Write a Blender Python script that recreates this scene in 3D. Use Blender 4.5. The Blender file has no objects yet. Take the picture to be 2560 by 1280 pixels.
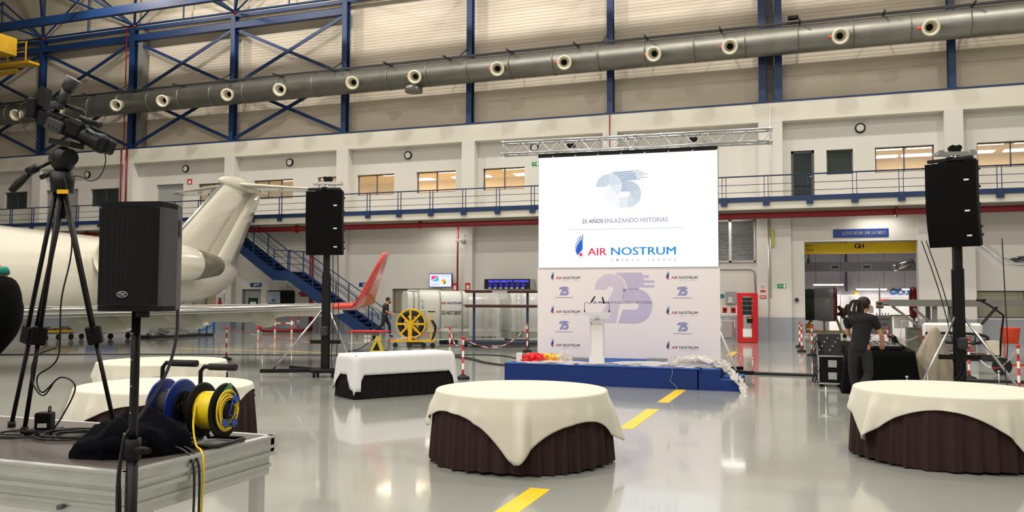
import bpy, bmesh, math, random
from mathutils import Vector, Matrix
random.seed(7)
PI = math.pi
S = bpy.context.scene
COL = S.collection

# ------------------------------------------------------------------ camera
cam_d = bpy.data.cameras.new('camera'); cam = bpy.data.objects.new('camera', cam_d); COL.objects.link(cam)
cam_d.sensor_width = 36.0; cam_d.lens = 36.0 * 2070.7 / 2560.0; cam_d.clip_end = 300
_r = Vector((0.94147163, 0.33706545, 0.00424787)); _u = Vector((0.01332621, -0.04980772, 0.99866992)); _f = Vector((-0.33682871, 0.94016279, 0.05138436))
cam.matrix_world = Matrix(((_r.x, _u.x, -_f.x, 0), (_r.y, _u.y, -_f.y, 0), (_r.z, _u.z, -_f.z, 1.72), (0, 0, 0, 1)))
S.camera = cam
# ------------------------------------------------------------------ colour management, world
S.view_settings.view_transform = 'Standard'; S.view_settings.look = 'None'
S.view_settings.gamma = 1.0; S.view_settings.use_curve_mapping = False
S.view_settings.exposure = 0.0
w = bpy.data.worlds.new('world'); S.world = w; w.use_nodes = True
w.node_tree.nodes['Background'].inputs[0].default_value = (0.80, 0.80, 0.74, 1); w.node_tree.nodes['Background'].inputs[1].default_value = 0.05

# ------------------------------------------------------------------ hangar high-bay lamps (light part; housings are built below)
LAMPS = []
for lx in (-33.5, -26.7, -19.9, -13.1, -6.3, 0.5, 7.3): LAMPS.append((lx, 29.6, 18.9, 620))
for lx in (-27, -14, -1, 12): LAMPS.append((lx, 20.0, 18.6, 800))
for lx in (-20, -8, 4): LAMPS.append((lx, 9.0, 18.6, 1000))
for lx in (-20, -8, 4): LAMPS.append((lx, -3.0, 18.6, 1150))
for lx in (-14, -2): LAMPS.append((lx, -13.0, 18.6, 1500))
for i, (lx, ly, lz, e) in enumerate(LAMPS):
    front = ly > 25
    ld = bpy.data.lights.new('high_bay_light', 'POINT' if front else 'AREA')
    if front: ld.shadow_soft_size = 0.22; ld.energy = e * 2.3
    else: ld.shape = 'DISK'; ld.size = 0.5; ld.energy = e
    ld.color = (1.0, 0.945, 0.86)
    lo = bpy.data.objects.new('high_bay_light', ld); lo.location = (lx, ly, lz - 0.28); COL.objects.link(lo)

# ------------------------------------------------------------------ materials
def srgb(c):
    return tuple(((x / 255.0) / 12.92 if x / 255.0 <= 0.04045 else (((x / 255.0) + 0.055) / 1.055) ** 2.4) for x in c)
MATS = {}
def mat(name, c=None, rough=0.5, metal=0.0, var=0.06, vs=3.0, emit=0.0, ecol=None, alpha=1.0, trans=0.0, coat=0.0, bump=0.0, bs=40.0, sheen=0.0, spec=0.5, stretch=None):
    if name in MATS: return MATS[name]
    m = bpy.data.materials.new(name); m.use_nodes = True; MATS[name] = m
    nt = m.node_tree; N = nt.nodes; L = nt.links; b = N['Principled BSDF']
    col = srgb(c)
    b.inputs['Roughness'].default_value = rough; b.inputs['Metallic'].default_value = metal
    b.inputs['Alpha'].default_value = alpha; b.inputs['Transmission Weight'].default_value = trans
    b.inputs['Coat Weight'].default_value = coat; b.inputs['Coat Roughness'].default_value = 0.08
    b.inputs['Specular IOR Level'].default_value = spec; b.inputs['Sheen Weight'].default_value = sheen
    tc = N.new('ShaderNodeTexCoord'); mp = N.new('ShaderNodeMapping'); L.new(tc.outputs['Object'], mp.inputs[0])
    if stretch: mp.inputs['Scale'].default_value = stretch
    nz = N.new('ShaderNodeTexNoise'); nz.inputs['Scale'].default_value = vs; nz.inputs['Detail'].default_value = 4
    L.new(mp.outputs[0], nz.inputs['Vector'])
    mx = N.new('ShaderNodeMix'); mx.data_type = 'RGBA'
    mx.inputs[6].default_value = (*[max(0, x * (1 - var * 1.6)) for x in col], 1); mx.inputs[7].default_value = (*[min(1, x * (1 + var * 1.6)) for x in col], 1)
    L.new(nz.outputs['Fac'], mx.inputs[0]); L.new(mx.outputs[2], b.inputs['Base Color'])
    if bump:
        n2 = N.new('ShaderNodeTexNoise'); n2.inputs['Scale'].default_value = bs; L.new(mp.outputs[0], n2.inputs['Vector'])
        bp = N.new('ShaderNodeBump'); bp.inputs['Strength'].default_value = bump; L.new(n2.outputs['Fac'], bp.inputs['Height']); L.new(bp.outputs[0], b.inputs['Normal'])
    if emit:
        b.inputs['Emission Color'].default_value = (*srgb(ecol or c), 1); b.inputs['Emission Strength'].default_value = emit
    return m

M = dict(
    white_paint=mat('white_paint', (214, 210, 203), 0.6, var=0.03, vs=0.6),
    blue_steel=mat('blue_steel', (10, 45, 90), 0.5, var=0.10, vs=1.2),
    dark_steel=mat('dark_steel', (52, 52, 54), 0.5, 0.3),
    grey_steel=mat('grey_steel', (122, 122, 116), 0.5, 0.2),
    red_paint=mat('red_paint', (132, 22, 30), 0.42, var=0.10),
    bright_red=mat('bright_red', (196, 28, 38), 0.4),
    plane_red=mat('plane_red', (205, 52, 44), 0.25, coat=0.5),
    yellow=mat('yellow_enamel', (226, 178, 20), 0.38, var=0.05),
    yellow_crane=mat('crane_yellow', (250, 212, 8), 0.4, var=0.04),
    black=mat('black_plastic', (10, 10, 12), 0.6, spec=.2),
    black_metal=mat('black_metal', (10, 10, 12), 0.5, 0.0, spec=.3),
    black_cloth=mat('black_cloth', (9, 10, 12), 0.95, spec=.1, bump=0.15, bs=220),
    navy_wool=mat('navy_wool', (7, 9, 16), 0.98, spec=.1, bump=0.4, bs=160),
    alu=mat('aluminium', (205, 207, 210), 0.28, 0.95, var=0.05),
    alu_profile=mat('aluminium_profile', (196, 198, 196), 0.36, 0.75, var=0.08, vs=9),
    chrome=mat('chrome', (220, 222, 226), 0.12, 1.0, var=0.02),
    cloth_cream=mat('cream_tablecloth', (208, 204, 190), 0.9, var=0.02, sheen=0.1, bump=0.05, bs=300),
    cloth_white=mat('white_tablecloth', (216, 216, 220), 0.9, var=0.015, bump=0.05, bs=300),
    skirt=mat('brown_skirt', (52, 36, 35), 0.9, var=0.06, sheen=0.02, spec=.2),
    skirt_dark=mat('dark_brown_skirt', (26, 21, 22), 0.9, var=0.06, spec=.2),
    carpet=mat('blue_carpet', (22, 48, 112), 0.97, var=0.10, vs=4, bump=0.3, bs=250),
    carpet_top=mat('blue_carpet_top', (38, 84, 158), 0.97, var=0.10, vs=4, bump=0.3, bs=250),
    plane_white=mat('aircraft_white', (226, 222, 208), 0.16, var=0.015, coat=0.8),
    soot=mat('sooty_metal', (128, 124, 112), 0.5, 0.5, var=0.45, vs=1.6, stretch=(1, 1, 3)),
    container=mat('container_white', (205, 207, 200), 0.42, var=0.03),
    plastic_wrap=mat('plastic_wrap', (226, 226, 224), 0.12, alpha=0.45, var=0.02),
    wrap_loose=mat('loose_plastic', (222, 216, 212), 0.28, alpha=0.62, var=0.03),
    acrylic=mat('clear_acrylic', (222, 224, 226), 0.08, alpha=0.38, var=0.01),
    frost=mat('frosted_white_acrylic', (238, 234, 232), 0.35, var=0.01),
    skin=mat('skin', (196, 140, 108), 0.55, var=0.05, vs=12),
    hair=mat('dark_hair', (34, 24, 21), 0.7, var=0.3, vs=30),
    trouser=mat('charcoal_cloth', (34, 34, 38), 0.95, var=0.1, bump=0.15, bs=120),
    boot=mat('brown_leather', (92, 66, 46), 0.6),
    teal=mat('teal_cloth', (14, 132, 120), 0.85),
    wood=mat('brown_ply', (66, 58, 53), 0.55, var=0.12, vs=14, bump=0.15, bs=300),
    rubber=mat('rubber', (24, 24, 25), 0.8),
    cream_metal=mat('cream_metal', (218, 212, 190), 0.35, 0.0),
    beige=mat('beige_tarp', (168, 158, 140), 0.9, var=0.10, vs=5, bump=0.1, bs=60),
    blue_plastic=mat('blue_plastic', (18, 46, 120), 0.35),
    blue_bin=mat('blue_bin_paint', (22, 104, 186), 0.5),
    yellow_cable=mat('yellow_cable', (226, 196, 20), 0.45),
    black_cable=mat('black_cable', (18, 18, 19), 0.55),
    green_label=mat('green_label', (76, 136, 84), 0.6),
    grey_panel=mat('grey_panel', (150, 152, 152), 0.5, var=0.04),
    grey_dark=mat('dark_grey_panel', (84, 84, 84), 0.5),
    green_cover=mat('dark_green_cover', (40, 58, 46), 0.6, var=0.2, vs=5),
    brown_rack=mat('brown_red_rack', (92, 52, 52), 0.55),
    orange=mat('orange_plastic', (240, 74, 30), 0.5),
    gold_foil=mat('gold_foil', (226, 170, 62), 0.25, 0.6),
    red_foil=mat('red_ribbon', (214, 22, 36), 0.35),
    paper=mat('white_paper', (232, 230, 226), 0.7, var=0.01),
    screen_white=mat('screen_white', (14, 14, 14), 0.6, emit=1.0, ecol=(255, 255, 255), var=0.0),
    wing_white=mat('wing_lower_white', (214, 212, 198), 0.35, var=0.03),
    backdrop=mat('backdrop_vinyl', (247, 238, 238), 0.5, var=0.012, vs=0.8),
    tube=mat('lit_tube', (255, 244, 226), 0.4, emit=9.0, ecol=(255, 236, 214)),
    panel_light=mat('lit_panel', (255, 240, 220), 0.4, emit=7.0, ecol=(255, 232, 200)),
    lamp_disc=mat('lit_lamp', (255, 240, 214), 0.4, emit=6.0, ecol=(255, 236, 206)),
)

# ------------------------------------------------------------------ mesh builder
class MB:
    def __init__(s): s.v = []; s.f = []; s.mi = []; s.sm = []; s.cur = 0; s.T = Matrix()
    def add(s, vs, fs, smooth=False, mi=None):
        o = len(s.v); s.v += [s.T @ Vector(p) for p in vs]
        for f in fs: s.f.append([i + o for i in f]); s.mi.append(s.cur if mi is None else mi); s.sm.append(smooth)
        return s
    def box(s, c, d, R=None, bev=0.0):
        x, y, z = d[0] / 2, d[1] / 2, d[2] / 2; C = Vector(c)
        if bev <= 0:
            vs = [Vector((i * x, j * y, k * z)) for i in (-1, 1) for j in (-1, 1) for k in (-1, 1)]
            fs = [(0, 1, 3, 2), (4, 6, 7, 5), (0, 4, 5, 1), (2, 3, 7, 6), (0, 2, 6, 4), (1, 5, 7, 3)]
        else:
            b = min(bev, x * .98, y * .98, z * .98); vs = []; idx = {}
            for i in (-1, 1):
                for j in (-1, 1):
                    for k in (-1, 1):
                        for a in range(3):
                            p = [i * (x - b), j * (y - b), k * (z - b)]; p[a] = (i * x, j * y, k * z)[a]
                            idx[(i, j, k, a)] = len(vs); vs.append(Vector(p))
            fs = []
            for a in range(3):
                for sg in (-1, 1):
                    o = [t for t in range(3) if t != a]; q = []
                    for (p1, p2) in ((-1, -1), (1, -1), (1, 1), (-1, 1)):
                        k = [0, 0, 0]; k[a] = sg; k[o[0]] = p1; k[o[1]] = p2; q.append(idx[(*k, a)])
                    fs.append(q)
            for a in range(3):
                o = [t for t in range(3) if t != a]
                for p1 in (-1, 1):
                    for p2 in (-1, 1):
                        k1 = [0, 0, 0]; k1[o[0]] = p1; k1[o[1]] = p2; k2 = list(k1); k1[a] = -1; k2[a] = 1
                        fs.append([idx[(*k1, o[0])], idx[(*k1, o[1])], idx[(*k2, o[1])], idx[(*k2, o[0])]])
            for i in (-1, 1):
                for j in (-1, 1):
                    for k in (-1, 1): fs.append([idx[(i, j, k, 0)], idx[(i, j, k, 1)], idx[(i, j, k, 2)]])
        if R is not None: vs = [R @ p for p in vs]
        return s.add([p + C for p in vs], fs)
    def b2(s, lo, hi, bev=0.0):
        return s.box([(a + b) / 2 for a, b in zip(lo, hi)], [abs(b - a) for a, b in zip(lo, hi)], None, bev)
    def frame(s, p0, p1, up=(0, 0, 1)):
        d = (Vector(p1) - Vector(p0)); L = d.length; d = d / L if L > 1e-9 else Vector((0, 0, 1))
        u = Vector(up)
        if abs(d.dot(u)) > 0.99: u = Vector((0, 1, 0)) if abs(d.y) < 0.9 else Vector((1, 0, 0))
        a = u.cross(d).normalized(); b = d.cross(a).normalized(); return d, a, b, L
    def bar(s, p0, p1, w, h, up=(0, 0, 1)):      # w sideways, h along up
        d, a, b, L = s.frame(p0, p1, up); P0 = Vector(p0); P1 = Vector(p1)
        vs = [P + a * (i * w / 2) + b * (j * h / 2) for P in (P0, P1) for i, j in ((-1, -1), (1, -1), (1, 1), (-1, 1))]
        return s.add(vs, [(3, 2, 1, 0), (4, 5, 6, 7), (0, 1, 5, 4), (1, 2, 6, 5), (2, 3, 7, 6), (3, 0, 4, 7)])
    def cyl(s, p0, p1, r0, r1=None, n=16, caps=True):
        r1 = r0 if r1 is None else r1; d, a, b, L = s.frame(p0, p1); P0 = Vector(p0); P1 = Vector(p1); vs = []
        for P, r in ((P0, r0), (P1, r1)):
            for i in range(n):
                t = 2 * PI * i / n; vs.append(P + a * (r * math.cos(t)) + b * (r * math.sin(t)))
        s.add(vs, [(i, (i + 1) % n, n + (i + 1) % n, n + i) for i in range(n)], True)
        if caps: s.add(vs[:n], [list(range(n))[::-1]]); s.add(vs[n:], [list(range(n))])
        return s
    def tube(s, pts, r, n=8, caps=True):
        pts = [Vector(p) for p in pts]; rs = r if isinstance(r, (list, tuple)) else [r] * len(pts); vs = []; m = len(pts)
        prev = None
        for k, p in enumerate(pts):
            t = (pts[min(k + 1, m - 1)] - pts[max(k - 1, 0)])
            t = t.normalized() if t.length > 1e-9 else Vector((0, 0, 1))
            if prev is None:
                u = Vector((0, 0, 1)) if abs(t.z) < 0.9 else Vector((1, 0, 0)); a = u.cross(t).normalized()
            else:
                a = (prev - t * prev.dot(t)); a = a.normalized() if a.length > 1e-6 else Vector((1, 0, 0)).cross(t).normalized()
            prev = a; b = t.cross(a)
            for i in range(n):
                q = 2 * PI * i / n; vs.append(p + a * (rs[k] * math.cos(q)) + b * (rs[k] * math.sin(q)))
        fs = [(k * n + i, k * n + (i + 1) % n, (k + 1) * n + (i + 1) % n, (k + 1) * n + i) for k in range(m - 1) for i in range(n)]
        s.add(vs, fs, True)
        if caps: s.add(vs[:n], [list(range(n))[::-1]]); s.add(vs[-n:], [list(range(n))])
        return s
    def lathe(s, prof, c=(0, 0, 0), axis=(0, 0, 1), n=28, smooth=True):
        d, a, b, L = s.frame((0, 0, 0), axis); C = Vector(c); vs = []; m = len(prof)
        for r, h in prof:
            for i in range(n):
                t = 2 * PI * i / n; vs.append(C + d * h + a * (r * math.cos(t)) + b * (r * math.sin(t)))
        return s.add(vs, [(k * n + i, k * n + (i + 1) % n, (k + 1) * n + (i + 1) % n, (k + 1) * n + i) for k in range(m - 1) for i in range(n)], smooth)
    def sphere(s, c, r, n=12, m=8):
        r = r if isinstance(r, (list, tuple)) else (r, r, r); vs = []
        for j in range(m + 1):
            p = PI * j / m
            for i in range(n):
                t = 2 * PI * i / n; vs.append((c[0] + r[0] * math.sin(p) * math.cos(t), c[1] + r[1] * math.sin(p) * math.sin(t), c[2] + r[2] * math.cos(p)))
        return s.add(vs, [(j * n + i, (j + 1) * n + i, (j + 1) * n + (i + 1) % n, j * n + (i + 1) % n) for j in range(m) for i in range(n)], True)
    def loft(s, rings, closed=True, caps=True, smooth=True):
        n = len(rings[0]); vs = [p for r in rings for p in r]; m = len(rings); e = n if closed else n - 1
        s.add(vs, [(k * n + i, k * n + (i + 1) % n, (k + 1) * n + (i + 1) % n, (k + 1) * n + i) for k in range(m - 1) for i in range(e)], smooth)
        if caps and closed: s.add(rings[0], [list(range(n))[::-1]]); s.add(rings[-1], [list(range(n))])
        return s
    def prism(s, poly, o, ex, ez, th):           # 2D polygon in plane (ex, ez) at o, extruded by th along ex x ez
        ex = Vector(ex); ez = Vector(ez); nn = ex.cross(ez).normalized(); O = Vector(o); n = len(poly)
        a = [O + ex * p[0] + ez * p[1] for p in poly]; b = [p + nn * th for p in a]
        return s.add(a + b, [list(range(n))[::-1], list(range(n, 2 * n))] + [(i, (i + 1) % n, n + (i + 1) % n, n + i) for i in range(n)])
    def build(s, name, mats, parent=None, loc=None):
        me = bpy.data.meshes.new(name)
        off = Vector(loc) if loc is not None else Vector((0, 0, 0))
        me.from_pydata([tuple(p - off) for p in s.v], [], s.f)
        if not isinstance(mats, (list, tuple)): mats = [mats]
        for m in mats: me.materials.append(m)
        for p, i, sm in zip(me.polygons, s.mi, s.sm): p.material_index = min(i, len(mats) - 1); p.use_smooth = sm
        bm = bmesh.new(); bm.from_mesh(me); bmesh.ops.remove_doubles(bm, verts=bm.verts, dist=1e-5)
        bmesh.ops.recalc_face_normals(bm, faces=bm.faces); bm.to_mesh(me); bm.free(); me.update()
        o = bpy.data.objects.new(name, me); COL.objects.link(o)
        if parent is not None: o.parent = parent
        if loc is not None: o.location = loc
        return o

def tag(o, label=None, cat=None, group=None, kind=None):
    if label: o['label'] = label
    if cat: o['category'] = cat
    if group: o['group'] = group
    if kind: o['kind'] = kind
    return o
def thing(name, label, cat, loc=(0, 0, 0), rz=0.0, group=None):
    o = bpy.data.objects.new(name, None); COL.objects.link(o); o.location = loc; o.rotation_euler = (0, 0, rz)
    o.empty_display_size = 0.2; return tag(o, label, cat, group)
def struct(name, mb, m, label=None):
    return tag(mb.build(name, m), kind='structure', label=label)
def wpart(name, mb, m, root, parent=None):     # mesh given in world coordinates, parented under an unrotated root (or its part)
    L = root.location
    o = mb.build(name, m)
    for v in o.data.vertices: v.co -= L
    o.parent = parent if parent is not None else root
    return o
def rehome(o):                                  # moves a top-level world-coordinate mesh's origin to its base
    xs = [v.co.x for v in o.data.vertices]; ys = [v.co.y for v in o.data.vertices]; zs = [v.co.z for v in o.data.vertices]
    c = Vector(((min(xs) + max(xs)) / 2, (min(ys) + max(ys)) / 2, min(zs)))
    for v in o.data.vertices: v.co -= c
    o.location = c; return o
def solo(name, mb, m, label, cat, group=None, kind=None):
    return tag(rehome(mb.build(name, m)), label, cat, group, kind)
def copy_tree(o, parent=None):
    c = o.copy(); COL.objects.link(c)
    if parent is not None: c.parent = parent
    for ch in list(o.children): copy_tree(ch, c)
    return c
def place(o, loc, rz=0.0, label=None, group=None, s=None):
    o.location = loc; o.rotation_euler = (0, 0, rz)
    if label: o['label'] = label
    if group: o['group'] = group
    return o

# ------------------------------------------------------------------ lettering: glyph outlines meshed once, laid flat on a plane
_G = {}
def glyphs(s, bold=0.0):
    k = (s, bold)
    if k not in _G:
        cu = bpy.data.curves.new('t', 'FONT'); cu.body = s; cu.size = 1; cu.offset = bold; cu.resolution_u = 3
        ob = bpy.data.objects.new('t', cu); COL.objects.link(ob)
        dg = bpy.context.evaluated_depsgraph_get(); dg.update(); me = bpy.data.meshes.new_from_object(ob.evaluated_get(dg))
        _G[k] = ([tuple(v.co)[:2] for v in me.vertices], [list(p.vertices) for p in me.polygons])
        bpy.data.objects.remove(ob); bpy.data.curves.remove(cu); bpy.data.meshes.remove(me)
    return _G[k]
class Decal(MB):
    """flat artwork: everything is given as (x, z) on a plane o + x*ex + z*ez, lifted off by 'off' along the viewer-side normal"""
    def __init__(s, o, ex, ez, off=0.004):
        super().__init__(); s.o = Vector(o); s.ex = Vector(ex).normalized(); s.ez = Vector(ez).normalized(); s.n = s.ex.cross(s.ez).normalized(); s.off = off
    def P(s, x, z, l=0): return s.o + s.ex * x + s.ez * z + s.n * (s.off + l)
    def poly(s, pts, mi=0, l=0): return s.add([s.P(x, z, l) for x, z in pts], [list(range(len(pts)))], mi=mi)
    def rect(s, x0, z0, x1, z1, mi=0, l=0): return s.poly([(x0, z0), (x1, z0), (x1, z1), (x0, z1)], mi, l)
    def line(s, pts, w, mi=0, l=0):
        for (a, b), (c, d) in zip(pts[:-1], pts[1:]):
            L = math.hypot(c - a, d - b)
            if L < 1e-9: continue
            nx, nz = -(d - b) / L * w / 2, (c - a) / L * w / 2
            s.poly([(a - nx, b - nz), (c - nx, d - nz), (c + nx, d + nz), (a + nx, b + nz)], mi, l)
        return s
    def disc(s, x, z, r, mi=0, n=20, l=0, a0=0, a1=2 * PI, r0=0):
        if r0 <= 0: 
            pts = [(x + r * math.cos(a0 + (a1 - a0) * i / n), z + r * math.sin(a0 + (a1 - a0) * i / n)) for i in range(n if abs(a1 - a0) > 6.28 else n + 1)]
            if abs(a1 - a0) < 6.28: pts.append((x, z))
            return s.poly(pts, mi, l)
        for i in range(n):
            p, q = a0 + (a1 - a0) * i / n, a0 + (a1 - a0) * (i + 1) / n
            s.poly([(x + r0 * math.cos(p), z + r0 * math.sin(p)), (x + r * math.cos(p), z + r * math.sin(p)), (x + r * math.cos(q), z + r * math.sin(q)), (x + r0 * math.cos(q), z + r0 * math.sin(q))], mi, l)
        return s
    def text(s, t, x, z, w, h, mi=0, bold=0.0, l=0):
        if bold > 0:
            dx = bold * h * 1.1
            for q_ in (-dx, -dx / 3, dx / 3, dx): s.text(t, x + q_, z, w, h, mi, 0.0, l)
            return s
        vs, fs = glyphs(t, 0.0)
        x0 = min(v[0] for v in vs); x1 = max(v[0] for v in vs); z0 = min(v[1] for v in vs); z1 = max(v[1] for v in vs)
        return s.add([s.P(x + (v[0] - x0) / (x1 - x0) * w, z + (v[1] - z0) / (z1 - z0) * h, l) for v in vs], fs, mi=mi)
def bez(ps, n=16):
    """Catmull-Rom through points"""
    ps = [Vector(p) for p in ps]; out = []
    for i in range(len(ps) - 1):
        a = ps[max(i - 1, 0)]; b = ps[i]; c = ps[i + 1]; d = ps[min(i + 2, len(ps) - 1)]
        for k in range(n):
            t = k / n; out.append(0.5 * ((2 * b) + (c - a) * t + (2 * a - 5 * b + 4 * c - d) * t * t + (3 * b - a - 3 * c + d) * t ** 3))
    out.append(ps[-1]); return out
# ================================================================== THE HALL
D = 35.82                      # front plane of the piers on the long wall
RY = 36.30                     # recessed wall plane
CX = [-42.32 + 6.816 * i for i in range(9)]

def floor_material():
    m = bpy.data.materials.new('polished_epoxy'); m.use_nodes = True; nt = m.node_tree; N = nt.nodes; L = nt.links; b = N['Principled BSDF']
    tc = N.new('ShaderNodeTexCoord'); n1 = N.new('ShaderNodeTexNoise'); n1.inputs['Scale'].default_value = 0.35; n1.inputs['Detail'].default_value = 6
    mp = N.new('ShaderNodeMapping'); mp.inputs['Scale'].default_value = (1, 0.5, 1); L.new(tc.outputs['Object'], mp.inputs[0]); L.new(mp.outputs[0], n1.inputs['Vector'])
    r = N.new('ShaderNodeValToRGB'); r.color_ramp.elements[0].color = (*srgb((152, 155, 149)), 1); r.color_ramp.elements[1].color = (*srgb((172, 174, 169)), 1)
    r.color_ramp.elements[0].position = 0.3; r.color_ramp.elements[1].position = 0.7
    L.new(n1.outputs['Fac'], r.inputs[0])
    sp = N.new('ShaderNodeTexNoise'); sp.inputs['Scale'].default_value = 26; sp.inputs['Detail'].default_value = 2; L.new(tc.outputs['Object'], sp.inputs['Vector'])
    rs = N.new('ShaderNodeValToRGB'); rs.color_ramp.elements[0].position = 0.70; rs.color_ramp.elements[1].position = 0.78; L.new(sp.outputs['Fac'], rs.inputs[0])
    mx = N.new('ShaderNodeMix'); mx.data_type = 'RGBA'; mx.inputs[7].default_value = (*srgb((128, 124, 112)), 1); L.new(rs.outputs[0], mx.inputs[0]); L.new(r.outputs[0], mx.inputs[6])
    L.new(mx.outputs[2], b.inputs['Base Color'])
    n2 = N.new('ShaderNodeTexNoise'); n2.inputs['Scale'].default_value = 0.9; n2.inputs['Detail'].default_value = 5; L.new(tc.outputs['Object'], n2.inputs['Vector'])
    mr = N.new('ShaderNodeMapRange'); mr.inputs[3].default_value = 0.10; mr.inputs[4].default_value = 0.24; L.new(n2.outputs['Fac'], mr.inputs[0]); L.new(mr.outputs[0], b.inputs['Roughness'])
    n3 = N.new('ShaderNodeTexNoise'); n3.inputs['Scale'].default_value = 1.6; L.new(tc.outputs['Object'], n3.inputs['Vector'])
    bp = N.new('ShaderNodeBump'); bp.inputs['Strength'].default_value = 0.05; bp.inputs['Distance'].default_value = 0.06; L.new(n3.outputs['Fac'], bp.inputs['Height']); L.new(bp.outputs[0], b.inputs['Normal'])
    b.inputs['Specular IOR Level'].default_value = 0.8; b.inputs['Coat Weight'].default_value = 0.6; b.inputs['Coat Roughness'].default_value = 0.06
    return m
def wall_material():
    m = bpy.data.materials.new('painted_wall'); m.use_nodes = True; nt = m.node_tree; N = nt.nodes; L = nt.links; b = N['Principled BSDF']
    g = N.new('ShaderNodeNewGeometry'); sx = N.new('ShaderNodeSeparateXYZ'); L.new(g.outputs['Position'], sx.inputs[0])
    c1 = N.new('ShaderNodeMath'); c1.operation = 'LESS_THAN'; c1.inputs[1].default_value = 1.0; L.new(sx.outputs['Z'], c1.inputs[0])
    n1 = N.new('ShaderNodeTexNoise'); n1.inputs['Scale'].default_value = 0.5; n1.inputs['Detail'].default_value = 5; L.new(g.outputs['Position'], n1.inputs['Vector'])
    r = N.new('ShaderNodeValToRGB'); r.color_ramp.elements[0].color = (*srgb((200, 197, 192)), 1); r.color_ramp.elements[1].color = (*srgb((216, 213, 208)), 1); L.new(n1.outputs['Fac'], r.inputs[0])
    mx = N.new('ShaderNodeMix'); mx.data_type = 'RGBA'; L.new(c1.outputs[0], mx.inputs[0]); L.new(r.outputs[0], mx.inputs[6]); mx.inputs[7].default_value = (*srgb((148, 153, 162)), 1)
    L.new(mx.outputs[2], b.inputs['Base Color']); b.inputs['Roughness'].default_value = 0.55
    return m
def clad_material():
    m = bpy.data.materials.new('ribbed_cladding'); m.use_nodes = True; nt = m.node_tree; N = nt.nodes; L = nt.links; b = N['Principled BSDF']
    g = N.new('ShaderNodeNewGeometry'); sx = N.new('ShaderNodeSeparateXYZ'); L.new(g.outputs['Position'], sx.inputs[0])
    n1 = N.new('ShaderNodeTexNoise'); n1.inputs['Scale'].default_value = 0.4; n1.inputs['Detail'].default_value = 6
    mp = N.new('ShaderNodeMapping'); mp.inputs['Scale'].default_value = (0.4, 1, 3.5); L.new(g.outputs['Position'], mp.inputs[0]); L.new(mp.outputs[0], n1.inputs['Vector'])
    r = N.new('ShaderNodeValToRGB'); r.color_ramp.elements[0].color = (*srgb((184, 173, 156)), 1); r.color_ramp.elements[1].color = (*srgb((212, 201, 186)), 1)
    r.color_ramp.elements[0].position = 0.25; r.color_ramp.elements[1].position = 0.75; L.new(n1.outputs['Fac'], r.inputs[0])
    # narrow dark joint groove of each rib every 0.155 m
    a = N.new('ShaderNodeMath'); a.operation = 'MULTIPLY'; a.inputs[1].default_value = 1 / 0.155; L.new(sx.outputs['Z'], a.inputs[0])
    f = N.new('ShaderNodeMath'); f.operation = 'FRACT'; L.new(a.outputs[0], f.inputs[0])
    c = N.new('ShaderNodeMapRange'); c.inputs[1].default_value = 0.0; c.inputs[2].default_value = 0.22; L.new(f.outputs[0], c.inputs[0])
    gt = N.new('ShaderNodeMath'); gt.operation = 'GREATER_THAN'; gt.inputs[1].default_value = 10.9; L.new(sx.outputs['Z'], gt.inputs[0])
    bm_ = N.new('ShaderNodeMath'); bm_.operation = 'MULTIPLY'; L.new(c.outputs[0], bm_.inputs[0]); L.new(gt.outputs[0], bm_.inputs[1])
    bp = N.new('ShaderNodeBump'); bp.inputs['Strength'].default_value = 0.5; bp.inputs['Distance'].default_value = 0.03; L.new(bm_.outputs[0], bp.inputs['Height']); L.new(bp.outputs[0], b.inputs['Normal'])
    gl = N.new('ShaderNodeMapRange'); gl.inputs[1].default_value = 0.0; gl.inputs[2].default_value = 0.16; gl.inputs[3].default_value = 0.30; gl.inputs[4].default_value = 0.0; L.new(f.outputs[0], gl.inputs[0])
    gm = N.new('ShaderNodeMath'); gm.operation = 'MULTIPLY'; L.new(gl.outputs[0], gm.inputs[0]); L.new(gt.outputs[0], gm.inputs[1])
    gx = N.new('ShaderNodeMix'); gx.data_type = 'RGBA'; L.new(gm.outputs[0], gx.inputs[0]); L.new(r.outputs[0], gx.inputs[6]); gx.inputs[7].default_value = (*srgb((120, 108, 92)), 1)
    L.new(gx.outputs[2], b.inputs['Base Color']); b.inputs['Roughness'].default_value = 0.55
    return m
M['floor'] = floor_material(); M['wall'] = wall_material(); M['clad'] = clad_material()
M['roof'] = mat('roof_liner', (178, 170, 150), 0.8, var=0.06, vs=0.8)
M['concrete'] = mat('painted_beam', (214, 210, 198), 0.6, var=0.03, vs=0.7)

struct('floor', MB().b2((-62, -22, -0.3), (26, 52, 0)), M['floor'])
# --- long wall with its openings (X0, Z0, X1, Z1)
HOLES = dict(A=(-45.4, 6.95, -43.55, 7.95), Bd=(-42.1, 5.85, -39.6, 7.95), C=(-38.7, 6.87, -36.6, 7.88), Dd=(-33.95, 5.85, -32.1, 7.93), E=(-31.1, 6.87, -29.3, 7.86),
             F=(-27.5, 6.87, -25.06, 7.88), G=(-23.6, 6.87, -22.3, 7.88), H=(-21.3, 6.84, -19.2, 7.88), I=(-18.0, 6.84, -15.9, 7.88), J=(-14.5, 6.84, -12.4, 7.88),
             Ld=(-0.63, 5.85, 0.28, 7.93), Mw=(0.76, 6.87, 1.77, 7.9), Nw=(2.6, 6.87, 4.75, 7.9), O=(6.25, 6.87, 8.6, 7.88),
             Pd=(-28.1, 0, -26.9, 2.15), Q=(-26.55, 1.05, -24.9, 2.1), R1=(-32.2, 0.95, -29.75, 1.9), U=(-19.25, 1.0, -16.6, 2.18), W=(6.14, 1.05, 9.4, 2.1),
             SHOP=(-0.15, 0, 4.05, 4.1))
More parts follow.
